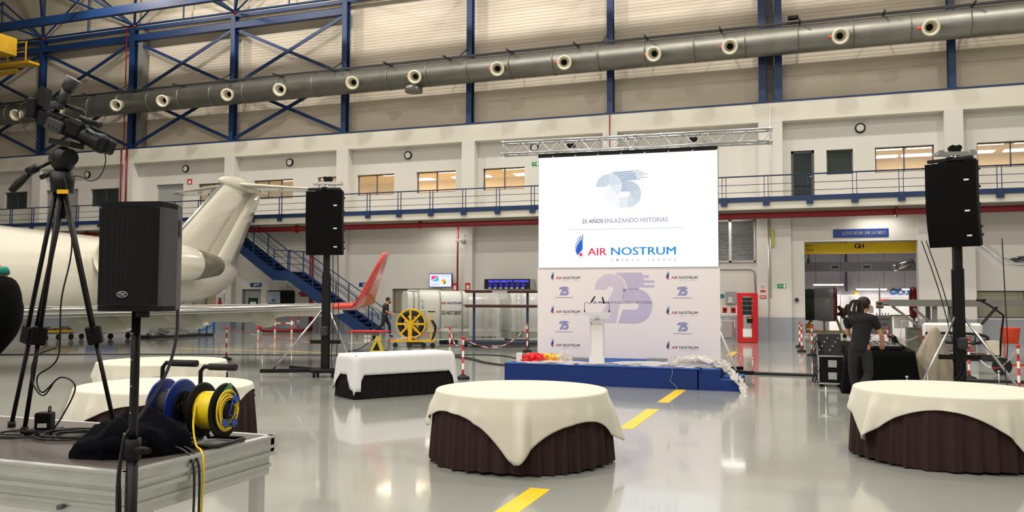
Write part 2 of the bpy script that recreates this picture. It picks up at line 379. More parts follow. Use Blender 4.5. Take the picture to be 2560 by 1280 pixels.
def holed_wall(mb, X0, X1, Z0, Z1, y0, y1, holes):
    xs = sorted({X0, X1, *[h[0] for h in holes], *[h[2] for h in holes]}); zs = sorted({Z0, Z1, *[h[1] for h in holes], *[h[3] for h in holes]})
    for i in range(len(xs) - 1):
        run = None
        for j in range(len(zs) - 1):
            cx, cz = (xs[i] + xs[i + 1]) / 2, (zs[j] + zs[j + 1]) / 2
            solid = not any(h[0] < cx < h[2] and h[1] < cz < h[3] for h in holes)
            if solid: run = (run[0] if run else zs[j], zs[j + 1])
            if (not solid or j == len(zs) - 2) and run:
                mb.b2((xs[i], y0, run[0]), (xs[i + 1], y1, run[1])); run = None
wb = MB(); holed_wall(wb, -60, 24, 0, 9.13, RY, RY + 0.28, list(HOLES.values()))
for i, x in enumerate(CX):
    hw = {6: 0.48}.get(i, 0.33)
    wb.b2((x - hw, D, 5.85), (x + hw, RY, 9.13))
    if i == 6: wb.b2((-2.02, D, 0), (-0.66, RY, 5.33))
    elif i == 7: wb.b2((4.05, D, 0), (6.03, RY, 5.33))
    else: wb.b2((x - 0.2, D + 0.1, 0), (x + 0.2, RY, 5.33))
wb.b2((-0.66, D + 0.18, 4.1), (4.05, RY, 5.33)); wb.b2((-0.66, D + 0.18, 0), (-0.15, RY, 4.1))
struct('wall_back', wb, M['wall'])
struct('trim_1', MB().b2((-60, D, 9.13), (24, RY + 0.28, 9.93)), M['concrete'])
struct('trim_2', MB().b2((-60, D - 0.02, 9.93), (24, D + 0.12, 10.0)), M['blue_steel'])
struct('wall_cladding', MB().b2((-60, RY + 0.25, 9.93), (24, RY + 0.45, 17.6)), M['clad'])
struct('wall_left', MB().b2((-60.3, -22, 0), (-60, 52, 21)), M['wall'])
struct('wall_right', MB().b2((24, -22, 0), (24.3, 52, 21)), M['wall'])
struct('wall_front', MB().b2((-60, -22.3, 0), (24, -22, 21)), M['wall'])
cl = MB(); cl.b2((-60, -22, 20.4), (24, 37, 20.6))
for k in range(28): cl.b2((-60 + 3 * k, -22, 20.28), (-59.92 + 3 * k, 37, 20.4))
struct('ceiling', cl, M['roof'])
struct('wall_gable_liner', MB().b2((-60, RY + 0.35, 17.6), (24, RY + 0.5, 20.4)), M['roof'])
# gallery slab
sl = MB(); sl.b2((-60, 34.62, 5.36), (24, RY, 5.84)); sl.b2((-60, 35.2, 5.2), (24, RY, 5.36))
struct('trim_3', sl, M['concrete'])

# --- steel wall frame: columns, beams, braces (welded together, one thing)
fr = thing('steel_wall_frame', 'blue steel frame of columns and cross braces against the ribbed cladding', 'steel frame', (CX[3], 36.0, 9.98))
def ibeam(mb, p0, p1, w, h, t=0.03):
    a = Vector(p0); b = Vector(p1)
    mb.bar(a + Vector((0, -h / 2, 0)), b + Vector((0, -h / 2, 0)), w, t, (0, 1, 0)); mb.bar(a + Vector((0, h / 2, 0)), b + Vector((0, h / 2, 0)), w, t, (0, 1, 0))
    mb.bar(a, b, t, h, (0, 1, 0))
for i, x in enumerate(CX):
    if i == 6:
        for dx in (-0.3, 0.34):
            mb = MB(); ibeam(mb, (x + dx, 36.02, 9.98), (x + dx, 36.02, 20.2), 0.30, 0.34); mb.box((x + dx, 36.02, 10.0), (0.36, 0.4, 0.04)); wpart('column', mb, M['blue_steel'], fr)
        mb = MB(); mb.b2((x - 0.13, 35.93, 9.98), (x + 0.15, 36.1, 20.2)); wpart('joint_cover', mb, M['dark_steel'], fr)
        continue
    mb = MB(); ibeam(mb, (x, 36.02, 9.98), (x, 36.02, 16.75 if i < 4 else 20.2), 0.27 if i != 1 else 0.34, 0.32); mb.box((x, 36.02, 10.0), (0.4, 0.42, 0.04)); wpart('column', mb, M['blue_steel'], fr)
    if i == 1:
        mb = MB(); mb.b2((x + 0.30, 36.0, 10), (x + 0.62, 36.4, 16.8)); wpart('grey_column', mb, M['grey_steel'], fr)
        mb = MB(); mb.cyl((x - 0.34, 35.8, 10), (x - 0.34, 35.8, 16.9), 0.03); mb.cyl((x - 0.48, 35.8, 5.9), (x - 0.48, 35.8, 10), 0.05); mb.cyl((x - 0.05, 35.75, 5.9), (x - 0.05, 35.75, 10), 0.05); wpart('red_pipe', mb, M['red_paint'], fr)
mb = MB(); mb.bar((-60, 36.0, 16.2), (CX[3], 36.0, 16.2), 0.3, 0.34); wpart('upper_beam', mb, M['blue_steel'], fr)
mb = MB(); mb.bar((-60, 36.05, 16.75), (CX[8], 36.05, 16.75), 0.14, 0.18); wpart('eaves_rail', mb, M['blue_steel'], fr)
for i in range(-1, 3):
    x0 = CX[0] + 6.816 * i + 0.1; x1 = x0 + 6.816 - 0.2
    for (za, zb) in ((10.1, 12.95), (13.0, 16.0)):
        for (a, b) in ((za, zb), (zb, za)):
            mb = MB(); mb.bar((x0, 35.98 if a < b else 36.04, a), (x1, 35.98 if a < b else 36.04, b), 0.06, 0.17); wpart('brace', mb, M['blue_steel'], fr)
# --- roof space frame
sf = MB(); nodes = []
YB = [36.0, 29.2, 22.4, 15.6, 8.8]; 
def strut(a, b, r): sf.cyl(a, b, r, n=6, caps=False)
ZB, ZT = 16.95, 19.7
xs_ = [CX[0] + 6.816 * (i - 1) for i in range(8)]
for yi in range(4):
    for xi, x in enumerate(xs_):
        y = YB[yi]
        if xi < 7: strut((x, y, ZB), (x + 6.816, y, ZB), 0.06)
        strut((x, y, ZB), (x, y - 6.8, ZB), 0.06)
        if yi: strut((x, y, ZB), (x, y, ZT + .4), 0.055)
        for dx in (-3.408, 3.408):
            for dy in (-3.4, 3.4):
                if y + dy > 36.3: continue
                strut((x, y, ZB), (x + dx, y + dy, ZT), 0.07)
        if yi == 0:
            strut((x, y, ZB), (x, y, ZT), 0.07); strut((x, y, ZB), (x - 3.4, y, ZT - 0.2), 0.05); strut((x, y, ZB), (x + 3.4, y, ZT - .2), 0.05)
            strut((x + 3.4, y, ZB - .05), (x + 3.4, y, ZT - .3), 0.045)
        xt, yt = x + 3.408, y - 3.4
        strut((xt, yt, ZT), (xt + 6.816, yt, ZT), 0.06); strut((xt, yt, ZT), (xt, yt - 6.8, ZT), 0.06)
sf.cur = 1
for yi in range(4):
    for x in xs_: sf.sphere((x, YB[yi], ZB), 0.14, 10, 6); sf.sphere((x + 3.408, YB[yi] - 3.4, ZT), 0.12, 8, 5)
struct('trim_4', sf, [M['blue_steel'], M['red_paint']])
struct('trim_5', MB().bar((-60, 32.6, 16.42), (24, 32.6, 16.42), 0.25, 0.42), M['blue_steel'])

# high-bay lamp housings
def make_highbay():
    t = thing('high_bay_lamp', 'x', 'ceiling lamp')
    mb = MB(); mb.lathe([(0.05, 0.42), (0.10, 0.40), (0.12, 0.22), (0.30, 0.0), (0.28, 0.0), (0.10, 0.21)], n=20); mb.build('reflector', M['grey_steel'], t)
    mb = MB(); mb.cyl((0, 0, 0.42), (0, 0, 1.6), 0.02, n=6); mb.build('hanger', M['dark_steel'], t); return t
hb = make_highbay()
for i, (lx, ly, lz, e) in enumerate(LAMPS):
    o = hb if i == 0 else copy_tree(hb); place(o, (lx, ly, lz), 0, 'round grey high bay lamp hanging under the hangar roof', 'high bay lamps under the roof')

# --- windows and doors
def window(n, h, mull=1, pane='glass_dark', y=RY + 0.2, fm='grey_dark'):
    x0, z0, x1, z1 = h; f = MB()
    t = 0.05
    f.b2((x0, y - 0.03, z0), (x0 + t, y + 0.04, z1)); f.b2((x1 - t, y - 0.03, z0), (x1, y + 0.04, z1)); f.b2((x0, y - 0.03, z0), (x1, y + 0.04, z0 + t)); f.b2((x0, y - 0.03, z1 - t), (x1, y + 0.04, z1))
    for k in range(mull):
        xm = x0 + (x1 - x0) * (k + 1) / (mull + 1); f.b2((xm - t / 2, y - 0.03, z0), (xm + t / 2, y + 0.04, z1))
    o = struct('window_%d' % n, f, M[fm])
    g = MB(); g.b2((x0 + t, y, z0 + t), (x1 - t, y + 0.012, z1 - t)); g.build('pane', M[pane], o)
    return o
M['glass_dark'] = mat('dark_glass', (30, 42, 42), 0.08, var=0.15, vs=1.5)
M['glass_green'] = mat('green_grey_glass', (46, 58, 54), 0.1, var=0.2, vs=1)
M['glass_clear'] = mat('clear_glass', (210, 214, 210), 0.05, alpha=0.12)
M['blind'] = mat('translucent_blind', (196, 200, 190), 0.6, var=0.02)
window(1, HOLES['A'], 1, 'glass_dark'); window(2, HOLES['C'], 1, 'glass_dark'); window(3, HOLES['E'], 1, 'glass_clear')
window(4, HOLES['F'], 2, 'glass_clear'); window(5, HOLES['G'], 1, 'glass_clear'); window(6, HOLES['H'], 1, 'glass_clear'); window(7, HOLES['I'], 1, 'glass_clear')
window(8, HOLES['J'], 1, 'glass_clear'); window(9, HOLES['Mw'], 0, 'glass_green'); window(10, HOLES['Nw'], 1, 'glass_clear'); window(11, HOLES['O'], 1, 'glass_clear')
window(12, HOLES['Q'], 1, 'glass_clear'); window(13, HOLES['R1'], 2, 'glass_clear'); window(14, HOLES['U'], 1, 'glass_clear'); window(15, HOLES['W'], 1, 'glass_clear')
def door(n, h, m='grey_panel', glass=False, y=RY + 0.16):
    x0, z0, x1, z1 = h; f = MB(); f.b2((x0, y, z0), (x1, y + 0.06, z1))
    o = struct('door_%d' % n, f, M[m]); g = MB(); g.box((x1 - 0.12, y - 0.03, z0 + 1.0), (0.12, 0.03, 0.03)); g.build('door_handle', M['alu'], o)
    if glass:
        g = MB(); g.b2((x0 + 0.3, y - 0.01, z0 + 1.05), (x1 - 0.3, y, z1 - 0.45)); g.build('door_window', M['glass_dark'], o)
        g = MB(); g.b2((x0 + 0.42, y - 0.015, z0 + 1.2), (x1 - 0.42, y - 0.01, z1 - 0.65)); g.build('notice', mat('pale_green_paper', (196, 222, 206), 0.7), o)
        g = MB(); g.b2((x0, y - 0.02, z1 - 0.06), (x1, y, z1)); g.b2((x0, y - 0.02, z0), (x0 + 0.07, y, z1)); g.b2((x1 - 0.07, y - 0.02, z0), (x1, y, z1)); g.build('door_frame', M['grey_dark'], o)
    return o
door(1, HOLES['Bd']); door(2, HOLES['Dd']); door(3, HOLES['Ld'], 'glass_dark'); door(4, HOLES['Pd'], 'grey_panel', True)
f = MB(); f.b2((-0.63, RY + 0.1, 5.85), (-0.53, RY + 0.2, 7.93)); f.b2((0.18, RY + 0.1, 5.85), (0.28, RY + 0.2, 7.93)); f.b2((-0.63, RY + 0.1, 7.83), (0.28, RY + 0.2, 7.93)); struct('trim_6', f, M['grey_dark'])

# upper offices behind the lit windows
of = MB(); of.b2((-33, 41.5, 5.8), (12, 41.7, 9.0)); of.b2((-33.2, 36.6, 5.8), (-33, 41.7, 9.0)); of.b2((12, 36.6, 5.8), (12.2, 41.7, 9.0)); of.b2((-33, 36.6, 8.2), (12, 41.7, 8.3)); of.b2((-33, 36.6, 5.6), (12, 41.7, 5.8))
of.b2((-9, 36.6, 5.8), (-8.8, 41.6, 8.9)); of.b2((2.2, 36.6, 5.8), (2.3, 41.6, 8.9))
struct('wall_office', of, mat('office_paint', (206, 190, 160), 0.7, var=0.03))
struct('wall_dark_store', MB().b2((-47, 38.0, 5.8), (-33.3, 38.1, 9)), M['grey_dark'])
pn = thing('ceiling_light_panel', 'x', 'ceiling light'); MB().box((0, 0, 0), (1.2, 0.6, 0.04)).build('diffuser', M['panel_light'], pn); MB().box((0, 0, 0.03), (1.3, 0.7, 0.03)).build('housing', M['white_paint'], pn)
k = 0
for x in (-26.6, -25.2, -20.4, -19.6, -17.2, -16.3, -13.7, -12.9, 3.2, 4.6, 7.0, 8.6):
    for y in (38.3, 40.4):
        if x == -12.9 and y > 39: continue
        o = pn if k == 0 else copy_tree(pn); k += 1
        place(o, (x, y, 8.16), 0, 'flat white ceiling light panel glowing inside the upstairs offices', 'office ceiling light panels')
for x, e in ((-26, 60), (-20, 90), (-16.5, 90), (-13, 80), (4, 40), (8, 60), (-30, 30)):
    ld = bpy.data.lights.new('office_light', 'AREA'); ld.shape = 'RECTANGLE'; ld.size = 2.2; ld.size_y = 1.6; ld.energy = e; ld.color = (1, 0.86, 0.66); lo = bpy.data.objects.new('office_light', ld); lo.location = (x, 39, 8.1); COL.objects.link(lo)
# lower rooms behind ground floor windows
lr = MB()
for (x0, x1, dpt) in ((-33.5, -24, 3.0), (-20.5, -16, 2.5), (5.2, 10.5, 3.0)):
    lr.b2((x0, RY + 0.3 + dpt, 0), (x1, RY + 0.4 + dpt, 3)); lr.b2((x0 - 0.1, RY + 0.29, 0), (x0, RY + 0.4 + dpt, 3)); lr.b2((x1, RY + 0.29, 0), (x1 + 0.1, RY + 0.4 + dpt, 3)); lr.b2((x0, RY + 0.29, 2.9), (x1, RY + 0.4 + dpt, 3))
struct('wall_offices_below', lr, mat('office_paint_low', (206, 190, 150), 0.7, var=0.05, vs=2))
for x, e in ((-31, 25), (-25.8, 30), (-18, 22), (7.5, 14)):
    ld = bpy.data.lights.new('office_light', 'AREA'); ld.size = 0.8; ld.energy = e; ld.color = (1, 0.86, 0.62) if x < 0 else (0.85, 1, 0.9); lo = bpy.data.objects.new('office_light', ld); lo.location = (x, RY + 1.6, 2.85); COL.objects.link(lo)
# ================================================================== SERVICES ON THE LONG WALL
# ventilation duct with nozzles
M['duct'] = mat('galvanised_duct', (132, 132, 126), 0.42, 0.75, var=0.18, vs=1.4)
DY, DZ, DR = 35.15, 12.30, 0.56
du = thing('ventilation_duct', 'long round galvanised air duct running along the whole ribbed wall', 'duct', (-18, DY, DZ))
x = -58.0; seg = MB(); k = 0
while x < 22: 
    seg.cyl((x, DY, DZ), (x + 2.06, DY, DZ), DR, n=40, caps=False); seg.lathe([(DR, 0), (DR + 0.016, 0.0), (DR + 0.016, 0.05), (DR, 0.05)], (x, DY, DZ), (1, 0, 0), n=40); x += 2.06
wpart('pipe', seg, M['duct'], du)
NX = [-42.76, -39.66, -35.4, -32.27, -28.13, -24.97, -20.83, -17.51, -13.38, -10.24, -6.08, -2.96, 1.25, 4.44]
noz = None
for i, x in enumerate(NX):
    x = x * 34.35 / 34.6
    d = Vector((0.30 if x < -8 else 0.05, -1, -0.34)).normalized() if True else None
    c = Vector((x, DY, DZ)) ; b0 = c + d * 0.48; b1 = c + d * 0.98
    mb = MB(); prof = [(0.17, 0.0), (0.2, 0.06), (0.24, 0.12), (0.27, 0.5), (0.32, 0.52), (0.32, 0.60), (0.235, 0.60), (0.20, 0.44), (0.13, 0.30), (0.13, 0.14)]
    mb.lathe(prof, b0, d, 28); o = wpart('nozzle', mb, M['cream_metal'], du)
    mb = MB(); mb.lathe([(0.001, 0.16), (0.13, 0.16)], b0, d, 20); wpart('dark_throat', mb, M['black'], du, o)
    for v in o.children[0].data.vertices: pass
    sd = d.cross(Vector((0, 0, 1))).normalized()
    mb = MB(); mb.cyl(b0 + d * 0.22 + sd * 0.24, b0 + d * 0.22 + sd * 0.42, 0.06, n=10); wpart('red_actuator', mb, mat('actuator_orange', (206, 82, 48), 0.5), du, o)
mb = MB(); mb.cyl((-17.6, DY, DZ - 0.5), (-17.6, DY, DZ - 0.78), 0.42, n=28); wpart('branch_collar', mb, M['duct'], du)
# dark cable ladder above the duct
ct = thing('cable_ladder', 'black cable rail with short brackets running just above the round duct', 'cable rail', (-18, 34.95, 12.92))
mb = MB(); mb.bar((-58, 34.95, 12.93), (22, 34.95, 12.93), 0.08, 0.10); mb.bar((-58, 34.75, 12.90), (22, 34.75, 12.90), 0.05, 0.05); wpart('rail', mb, M['dark_steel'], ct)
x = -56.0
while x < 12:
    mb = MB(); mb.bar((x, 34.3, 12.86), (x, 35.9, 12.96), 0.06, 0.06); o = wpart('bracket', mb, M['dark_steel'], ct); x += 3.1
for x in CX:
    mb = MB(); mb.bar((x - 0.1, 34.9, 12.95), (x - 0.1, 35.9, 13.6), 0.05, 0.05); wpart('stay', mb, M['dark_steel'], ct)
solo('floodlight', MB().box((-0.45, 34.7, 13.06), (0.42, 0.2, 0.14), None, 0.02), M['black'], 'small black floodlight on the cable rail right of the double blue column', 'floodlight')

# gallery railing
YR = 34.6
gr = thing('gallery_railing', 'blue gallery railing with twin posts and cable rails along the upper walkway', 'railing', (-18, YR, 5.6))
mb = MB(); mb.b2((-60, YR - 0.04, 5.66), (24, YR + 0.02, 5.85)); wpart('edge_channel', mb, M['blue_steel'], gr)
mb = MB(); mb.cyl((-60, YR, 6.70), (24, YR, 6.70), 0.028, n=10); wpart('handrail', mb, M['blue_steel'], gr)
for z in (6.36, 6.05):
    mb = MB(); mb.cyl((-60, YR, z), (24, YR, z), 0.012, n=8); wpart('middle_rail', mb, M['blue_steel'], gr)
px = -1.56; posts = [px + 1.645 * k for k in range(-28, 8)]
pb = MB(); 
for x in posts:
    mb = MB()
    for dx in (-0.075, 0.075): mb.bar((x + dx, YR, 5.6), (x + dx, YR, 6.69), 0.022, 0.05, (0, 1, 0))
    mb.b2((x - 0.13, YR - 0.09, 5.5), (x + 0.13, YR - 0.04, 5.85)); wpart('post', mb, M['blue_steel'], gr)

# stairs
ST = thing('steel_staircase', 'blue steel staircase descending from the gallery to the hall floor', 'staircase', (-20, 34.6, 0))
near = [(-28.6, 5.36), (-24.5, 2.57), (-23.65, 2.53), (-19.62, 0.0)]
def stringer(y):
    h = 0.46; pts = [(a, b) for a, b in near] + [(-19.0, 0.0), (-19.0, 0.18), (-23.5, 2.53 + h), (-24.4, 2.57 + h), (-28.6, 5.84), ]
    mb = MB(); mb.prism(pts, (0, y, 0), (1, 0, 0), (0, 0, 1), 0.03); return mb
wpart('stringer', stringer(34.0), M['blue_steel'], ST); wpart('stringer', stringer(35.2), M['blue_steel'], ST)
def treads(xa, za, xb, zb):
    n = max(1, int(round(abs(za - zb) / 0.185)))
    for i in range(n):
        t = (i + 0.5) / n; X_ = xa + (xb - xa) * t; Z_ = za + (zb - za) * t
        mb = MB(); mb.b2((X_ - 0.14, 34.0, Z_ - 0.02), (X_ + 0.14, 35.17, Z_ + 0.02)); wpart('tread', mb, M['blue_steel'], ST)
treads(-28.5, 5.74, -24.45, 2.95); treads(-23.5, 2.9, -19.3, 0.25)
mb = MB(); mb.b2((-24.5, 34.0, 2.93), (-23.6, 35.17, 2.98)); wpart('landing', mb, M['blue_steel'], ST)
mb = MB(); mb.prism([(-28.4, 5.3), (-24.5, 2.66), (-23.65, 2.62), (-19.8, 0.1), (-19.8, 0.06), (-23.65, 2.56), (-24.5, 2.6), (-28.4, 5.24)], (0, 35.1, 0), (1, 0, 0), (0, 0, 1), 0.95); wpart('soffit_plate', mb, M['blue_steel'], ST)
for y in (34.02, 35.18):
    for dz in (1.0, 0.68, 0.36):
        pts = [(-28.5, y, 5.86 + dz), (-24.45, y, 3.03 + dz), (-23.5, y, 3.0 + dz), (-19.0, y, 0.2 + dz)]
        if dz == 1.0: pts.append((-18.75, y, dz - 0.05)); pts.append((-18.72, y, dz - 0.28))
        mb = MB(); mb.tube(pts, 0.026 if dz == 1.0 else 0.014, 8); wpart('handrail' if dz == 1.0 else 'middle_rail', mb, M['blue_steel'], ST)
    for (x, z) in [(-28.3, 5.72), (-27, 4.82), (-25.7, 3.93), (-24.5, 3.05), (-23.6, 3.0), (-22.3, 2.25), (-21, 1.45), (-19.9, 0.76), (-19.05, 0.22)]:
        mb = MB(); mb.bar((x, y, z - 0.3 if z > .5 else 0), (x, y, z + 1.02), 0.04, 0.04); wpart('baluster', mb, M['blue_steel'], ST)

# red sprinkler main and its branches
rp = thing('sprinkler_pipe', 'thick dark red fire main running under the gallery slab', 'pipe', (-18, 35.1, 5.15))
mb = MB(); mb.cyl((-59.8, 35.1, 5.14), (23.8, 35.1, 5.14), 0.125, n=16); wpart('main', mb, M['red_paint'], rp)
mb = MB()
for k in range(12): mb.cyl((-58 + 6.8 * k, 35.1, 5.14), (-57.94 + 6.8 * k, 35.1, 5.14), 0.2, n=16)
wpart('flange', mb, M['red_paint'], rp)
mb = MB(); mb.cyl((-15.48, 35.65, 1.9), (-15.48, 35.65, 5.1), 0.045, n=10); wpart('drop_pipe', mb, M['red_paint'], rp)
mb = MB(); mb.cyl((-23.4, 35.6, 0.1), (-23.4, 35.6, 5.1), 0.11, n=12); mb.tube([(-25.2, 33.9, 0.95), (-25.2, 33.9, 0.25), (-25.0, 33.95, 0.12), (-23.4, 34.6, 0.12), (-23.4, 35.6, 0.12)], 0.09, 12); mb.cyl((-25.2, 33.9, 0.95), (-25.2, 33.9, 1.02), 0.16, n=14); wpart('hydrant_riser', mb, M['red_paint'], rp)
mb = MB(); mb.sphere((-25.2, 33.9, 0.8), (0.16, 0.2, 0.15)); mb.cyl((-25.45, 33.9, 0.8), (-24.95, 33.9, 0.8), 0.09, n=12); mb.lathe([(0.13, 0), (0.16, 0.01), (0.13, 0.03)], (-25.2, 33.7, 0.82), (0, -1, 0), 16); wpart('valve', mb, M['dark_steel'], rp)
mb = MB(); mb.box((-23.6, 35.4, 1.9), (0.5, 0.3, 0.26), None, 0.04); mb.cyl((-24.0, 35.4, 1.95), (-23.6, 35.4, 1.95), 0.05, n=10); wpart('alarm_valve', mb, M['red_paint'], rp)

# round bulkhead lamps
bl = thing('bulkhead_lamp', 'x', 'wall lamp')
mb = MB(); mb.lathe([(0.001, 0.0), (0.19, 0.0), (0.2, 0.02), (0.2, 0.09), (0.16, 0.1), (0.155, 0.08)], (0, 0, 0), (0, -1, 0), 24); mb.build('ring', M['black'], bl)
mb = MB(); mb.lathe([(0.001, 0.14), (0.08, 0.13), (0.13, 0.11), (0.155, 0.08)], (0, 0, 0), (0, -1, 0), 24); mb.build('diffuser', M['paper'], bl)
PL = [(-38.9, 'behind the camera tripod head'), (-31.93, 'above the red sign by the aircraft fin'), (-25.25, 'above and left of the left speaker tower'), (-18.43, 'between the two lit gallery windows'), (-11.9, 'seen through the left end of the truss'), (2.06, 'above the dark gallery windows on the right')]
for i, (x, t) in enumerate(PL):
    o = bl if i == 0 else copy_tree(bl); place(o, (x, RY, 8.72), 0, 'round black-rimmed wall lamp ' + t)
# fluorescent fittings under the gallery
ff = thing('fluorescent_fitting', 'x', 'ceiling light'); MB().box((0, 0, 0.03), (1.6, 0.12, 0.06)).build('housing', M['white_paint'], ff)
mb = MB(); mb.cyl((-0.75, 0, -0.03), (0.75, 0, -0.03), 0.03, n=10); mb.build('tube', mat('gallery_tube', (255, 250, 240), 0.4, emit=3.5), ff)
for i, (x, t) in enumerate([(-16.2, 'above the wall television'), (-3.3, 'just right of the white screen'), (2.6, 'above the workshop sign'), (-29.3, 'behind the aircraft tail')]):
    o = ff if i == 0 else copy_tree(ff); place(o, (x, 35.45, 5.12), 0, 'lit fluorescent fitting under the gallery ' + t)
    ld = bpy.data.lights.new('gallery_light', 'AREA'); ld.shape = 'RECTANGLE'; ld.size = 1.5; ld.size_y = 0.1; ld.energy = 22; ld.color = (1, 0.95, 0.86); lo = bpy.data.objects.new('gallery_light', ld); lo.location = (x, 35.45, 5.03); COL.objects.link(lo)

# conduits
mb = MB(); mb.cyl((-1.55, D - 0.03, 0), (-1.55, D - 0.03, 5.2), 0.025, n=8); mb.cyl((-1.47, D - 0.03, 1.8), (-1.47, D - 0.03, 5.2), 0.02, n=8); solo('conduit', mb, M['alu'], 'pale vertical conduit pair on the pier right of the screen', 'conduit')
mb = MB(); mb.cyl((-1.43, 35.78, 6.0), (-1.43, 35.78, 9.9), 0.02, n=6); solo('conduit', mb, M['paper'], 'thin white conduit on the upper pier at the truss end', 'conduit')
mb = MB(); mb.cyl((-8.24, 35.78, 6.0), (-8.24, 35.78, 9.93), 0.025, n=8); solo('conduit', mb, M['red_paint'], 'thin dark red pipe down the upper pier behind the truss', 'pipe')
mb = MB(); mb.tube([(-4.5, 36.27, 3.0), (-2.3, 36.27, 3.0), (-2.15, 36.27, 2.9), (-2.1, 36.27, 1.9)], 0.03, 8); solo('conduit', mb, M['grey_panel'], 'grey conduit bending down beside the louvre and vending machine', 'conduit')
# louvre
lv = thing('louvre', 'grey metal ventilation louvre in the wall right of the screen', 'louvre', (-3.6, RY - 0.06, 3.25))
mb = MB(); X0, X1, Z0, Z1 = -5.2, -2.1, 3.3, 5.1
for (a, b) in (((X0, Z0), (X1, Z0 + .06)), ((X0, Z1 - .06), (X1, Z1)), ((X0, Z0), (X0 + .06, Z1)), ((X1 - .06, Z0), (X1, Z1)), ((-3.18, Z0), (-3.06, Z1))): mb.b2((a[0], RY - .1, a[1]), (b[0], RY, b[1]))
wpart('frame', mb, M['alu_profile'], lv)
mb = MB(); z = Z0 + .08
while z < Z1 - .06: mb.box(((X0 + X1) / 2, RY - .06, z), (X1 - X0 - .1, 0.07, 0.012), Matrix.Rotation(-0.7, 3, 'X')); z += 0.052
wpart('blades', mb, M['alu_profile'], lv)
mb = MB(); mb.b2((X0, RY - .015, Z0), (X1, RY - .005, Z1)); wpart('backing', mb, M['black'], lv)
# signs
def sign(name, x0, z0, x1, z1, y, base, label, art=None, cat='sign', mats=None, th=0.02):
    o = thing(name, label, cat, ((x0 + x1) / 2, y, z0)); w_, h_ = x1 - x0, z1 - z0
    MB().b2((-w_ / 2, -th, 0), (w_ / 2, 0, h_)).build('board', base, o)
    if art:
        d = Decal((-w_ / 2, -th, 0), (1, 0, 0), (0, 0, 1), 0.003); art(d, w_, h_); d.build('lettering', mats, o)
    return o
SB = mat('sign_blue', (12, 50, 128), 0.4); SR = mat('sign_red', (188, 30, 34), 0.45); SG = mat('sign_green', (12, 128, 78), 0.45, emit=0.15); WL = M['paper']
sign('workshop_sign', 0.96, 4.24, 3.02, 4.58, D + 0.17, SB, 'blue sign reading TALLER DE MOTORES above the workshop opening', lambda d, w, h: d.text('TALLER DE MOTORES', 0.34, 0.10, 1.62, 0.15, 0, 0.05), mats=[WL])
def small3(d, w, h):
    for k, z in enumerate((0.13, 0.08, 0.035)): d.rect(w * .3, z, w * (.85 if k < 2 else .5), z + 0.025)
sign('direction_sign', -27.57, 2.28, -26.87, 2.48, RY, SB, 'small blue sign above the grey door left of the stairs', small3, mats=[WL])
sign('direction_sign', -21.08, 2.28, -20.40, 2.48, RY, SB, 'small blue sign behind the tip of the red winglet', small3, mats=[WL])
def person_arrow(d, w, h): d.disc(w * .3, h * .72, h * .1); d.line([(w * .3, h * .6), (w * .25, h * .3)], h * .1); d.line([(w * .3, h * .55), (w * .4, h * .45)], h * .07); d.rect(w * .72, h * .1, w * .94, h * .9); d.line([(w * .45, h * .5), (w * .68, h * .5)], h * .12)
sign('exit_sign', -1.22, 2.2, -0.88, 2.37, D, SG, 'green emergency exit sign on the pier left of the workshop', person_arrow, mats=[WL])
sign('exit_sign', -12.04, 7.88, -11.70, 8.05, RY, SG, 'green emergency exit sign left of the screen top', person_arrow, mats=[WL])
sign('exit_sign', -29.23, 1.48, -28.95, 1.9, RY, SG, 'green exit notice on the wall under the aircraft tail', lambda d, w, h: d.rect(w * .2, h * .2, w * .8, h * .8), mats=[WL])
sign('notice_board', -29.3, 1.95, -28.5, 2.25, RY, M['paper'], 'white notice sheets above the green exit notice under the tail')
def flame(d, w, h): d.rect(w * .1, h * .1, w * .9, h * .13); d.poly([(w * .25, h * .2), (w * .8, h * .2), (w * .8, h * .8), (w * .6, h * .55), (w * .45, h * .8), (w * .3, h * .6)])
sign('fire_sign', -15.85, 2.05, -15.60, 2.44, D + .1, SR, 'red fire point sign directly right of the wall television', flame, mats=[WL])
sign('fire_sign', -15.19, 2.11, -14.94, 2.45, D + .1, SR, 'red fire hose sign on the pier between television and LED display', flame, mats=[WL])
sign('fire_sign', -31.82, 7.86, -31.51, 8.14, RY, SR, 'small red fire sign on the upper wall left of the fin', flame, mats=[WL])
def nosmoke(d, w, h): d.disc(w / 2, h * .62, w * .42, 0, 20, 0, 0, 2 * PI, w * .33); d.line([(w * .25, h * .82), (w * .75, h * .42)], w * .08); d.rect(0, 0, w, h * .25); d.line([(w * .3, h * .62), (w * .7, h * .62)], w * .06, 1)
sign('no_smoking_sign', -1.9, 2.04, -1.69, 2.36, D, WL, 'white no smoking sign with red ring on the right pier', nosmoke, mats=[SR, M['black']])
sign('warning_sign', -1.92, 1.77, -1.66, 1.9, D, SR, 'small red warning plate below the no smoking sign', lambda d, w, h: (d.rect(w * .1, h * .55, w * .9, h * .7), d.rect(w * .1, h * .25, w * .9, h * .4)), mats=[WL])
sign('extinguisher_sign', -3.53, 1.05, -3.22, 1.45, RY, WL, 'white framed red hose sign left of its twin, under the grey box', lambda d, w, h: (d.rect(w * .18, h * .25, w * .82, h * .85), d.disc(w * .5, h * .55, w * .16, 1)), mats=[SR, WL])
sign('extinguisher_sign', -3.19, 1.05, -2.86, 1.45, RY, WL, 'white framed red extinguisher sign nearest the red vending machine', lambda d, w, h: (d.rect(w * .18, h * .25, w * .82, h * .85), d.poly([(w * .35, h * .6), (w * .5, h * .35), (w * .65, h * .6), (w * .5, h * .7)], 1)), mats=[SR, WL])
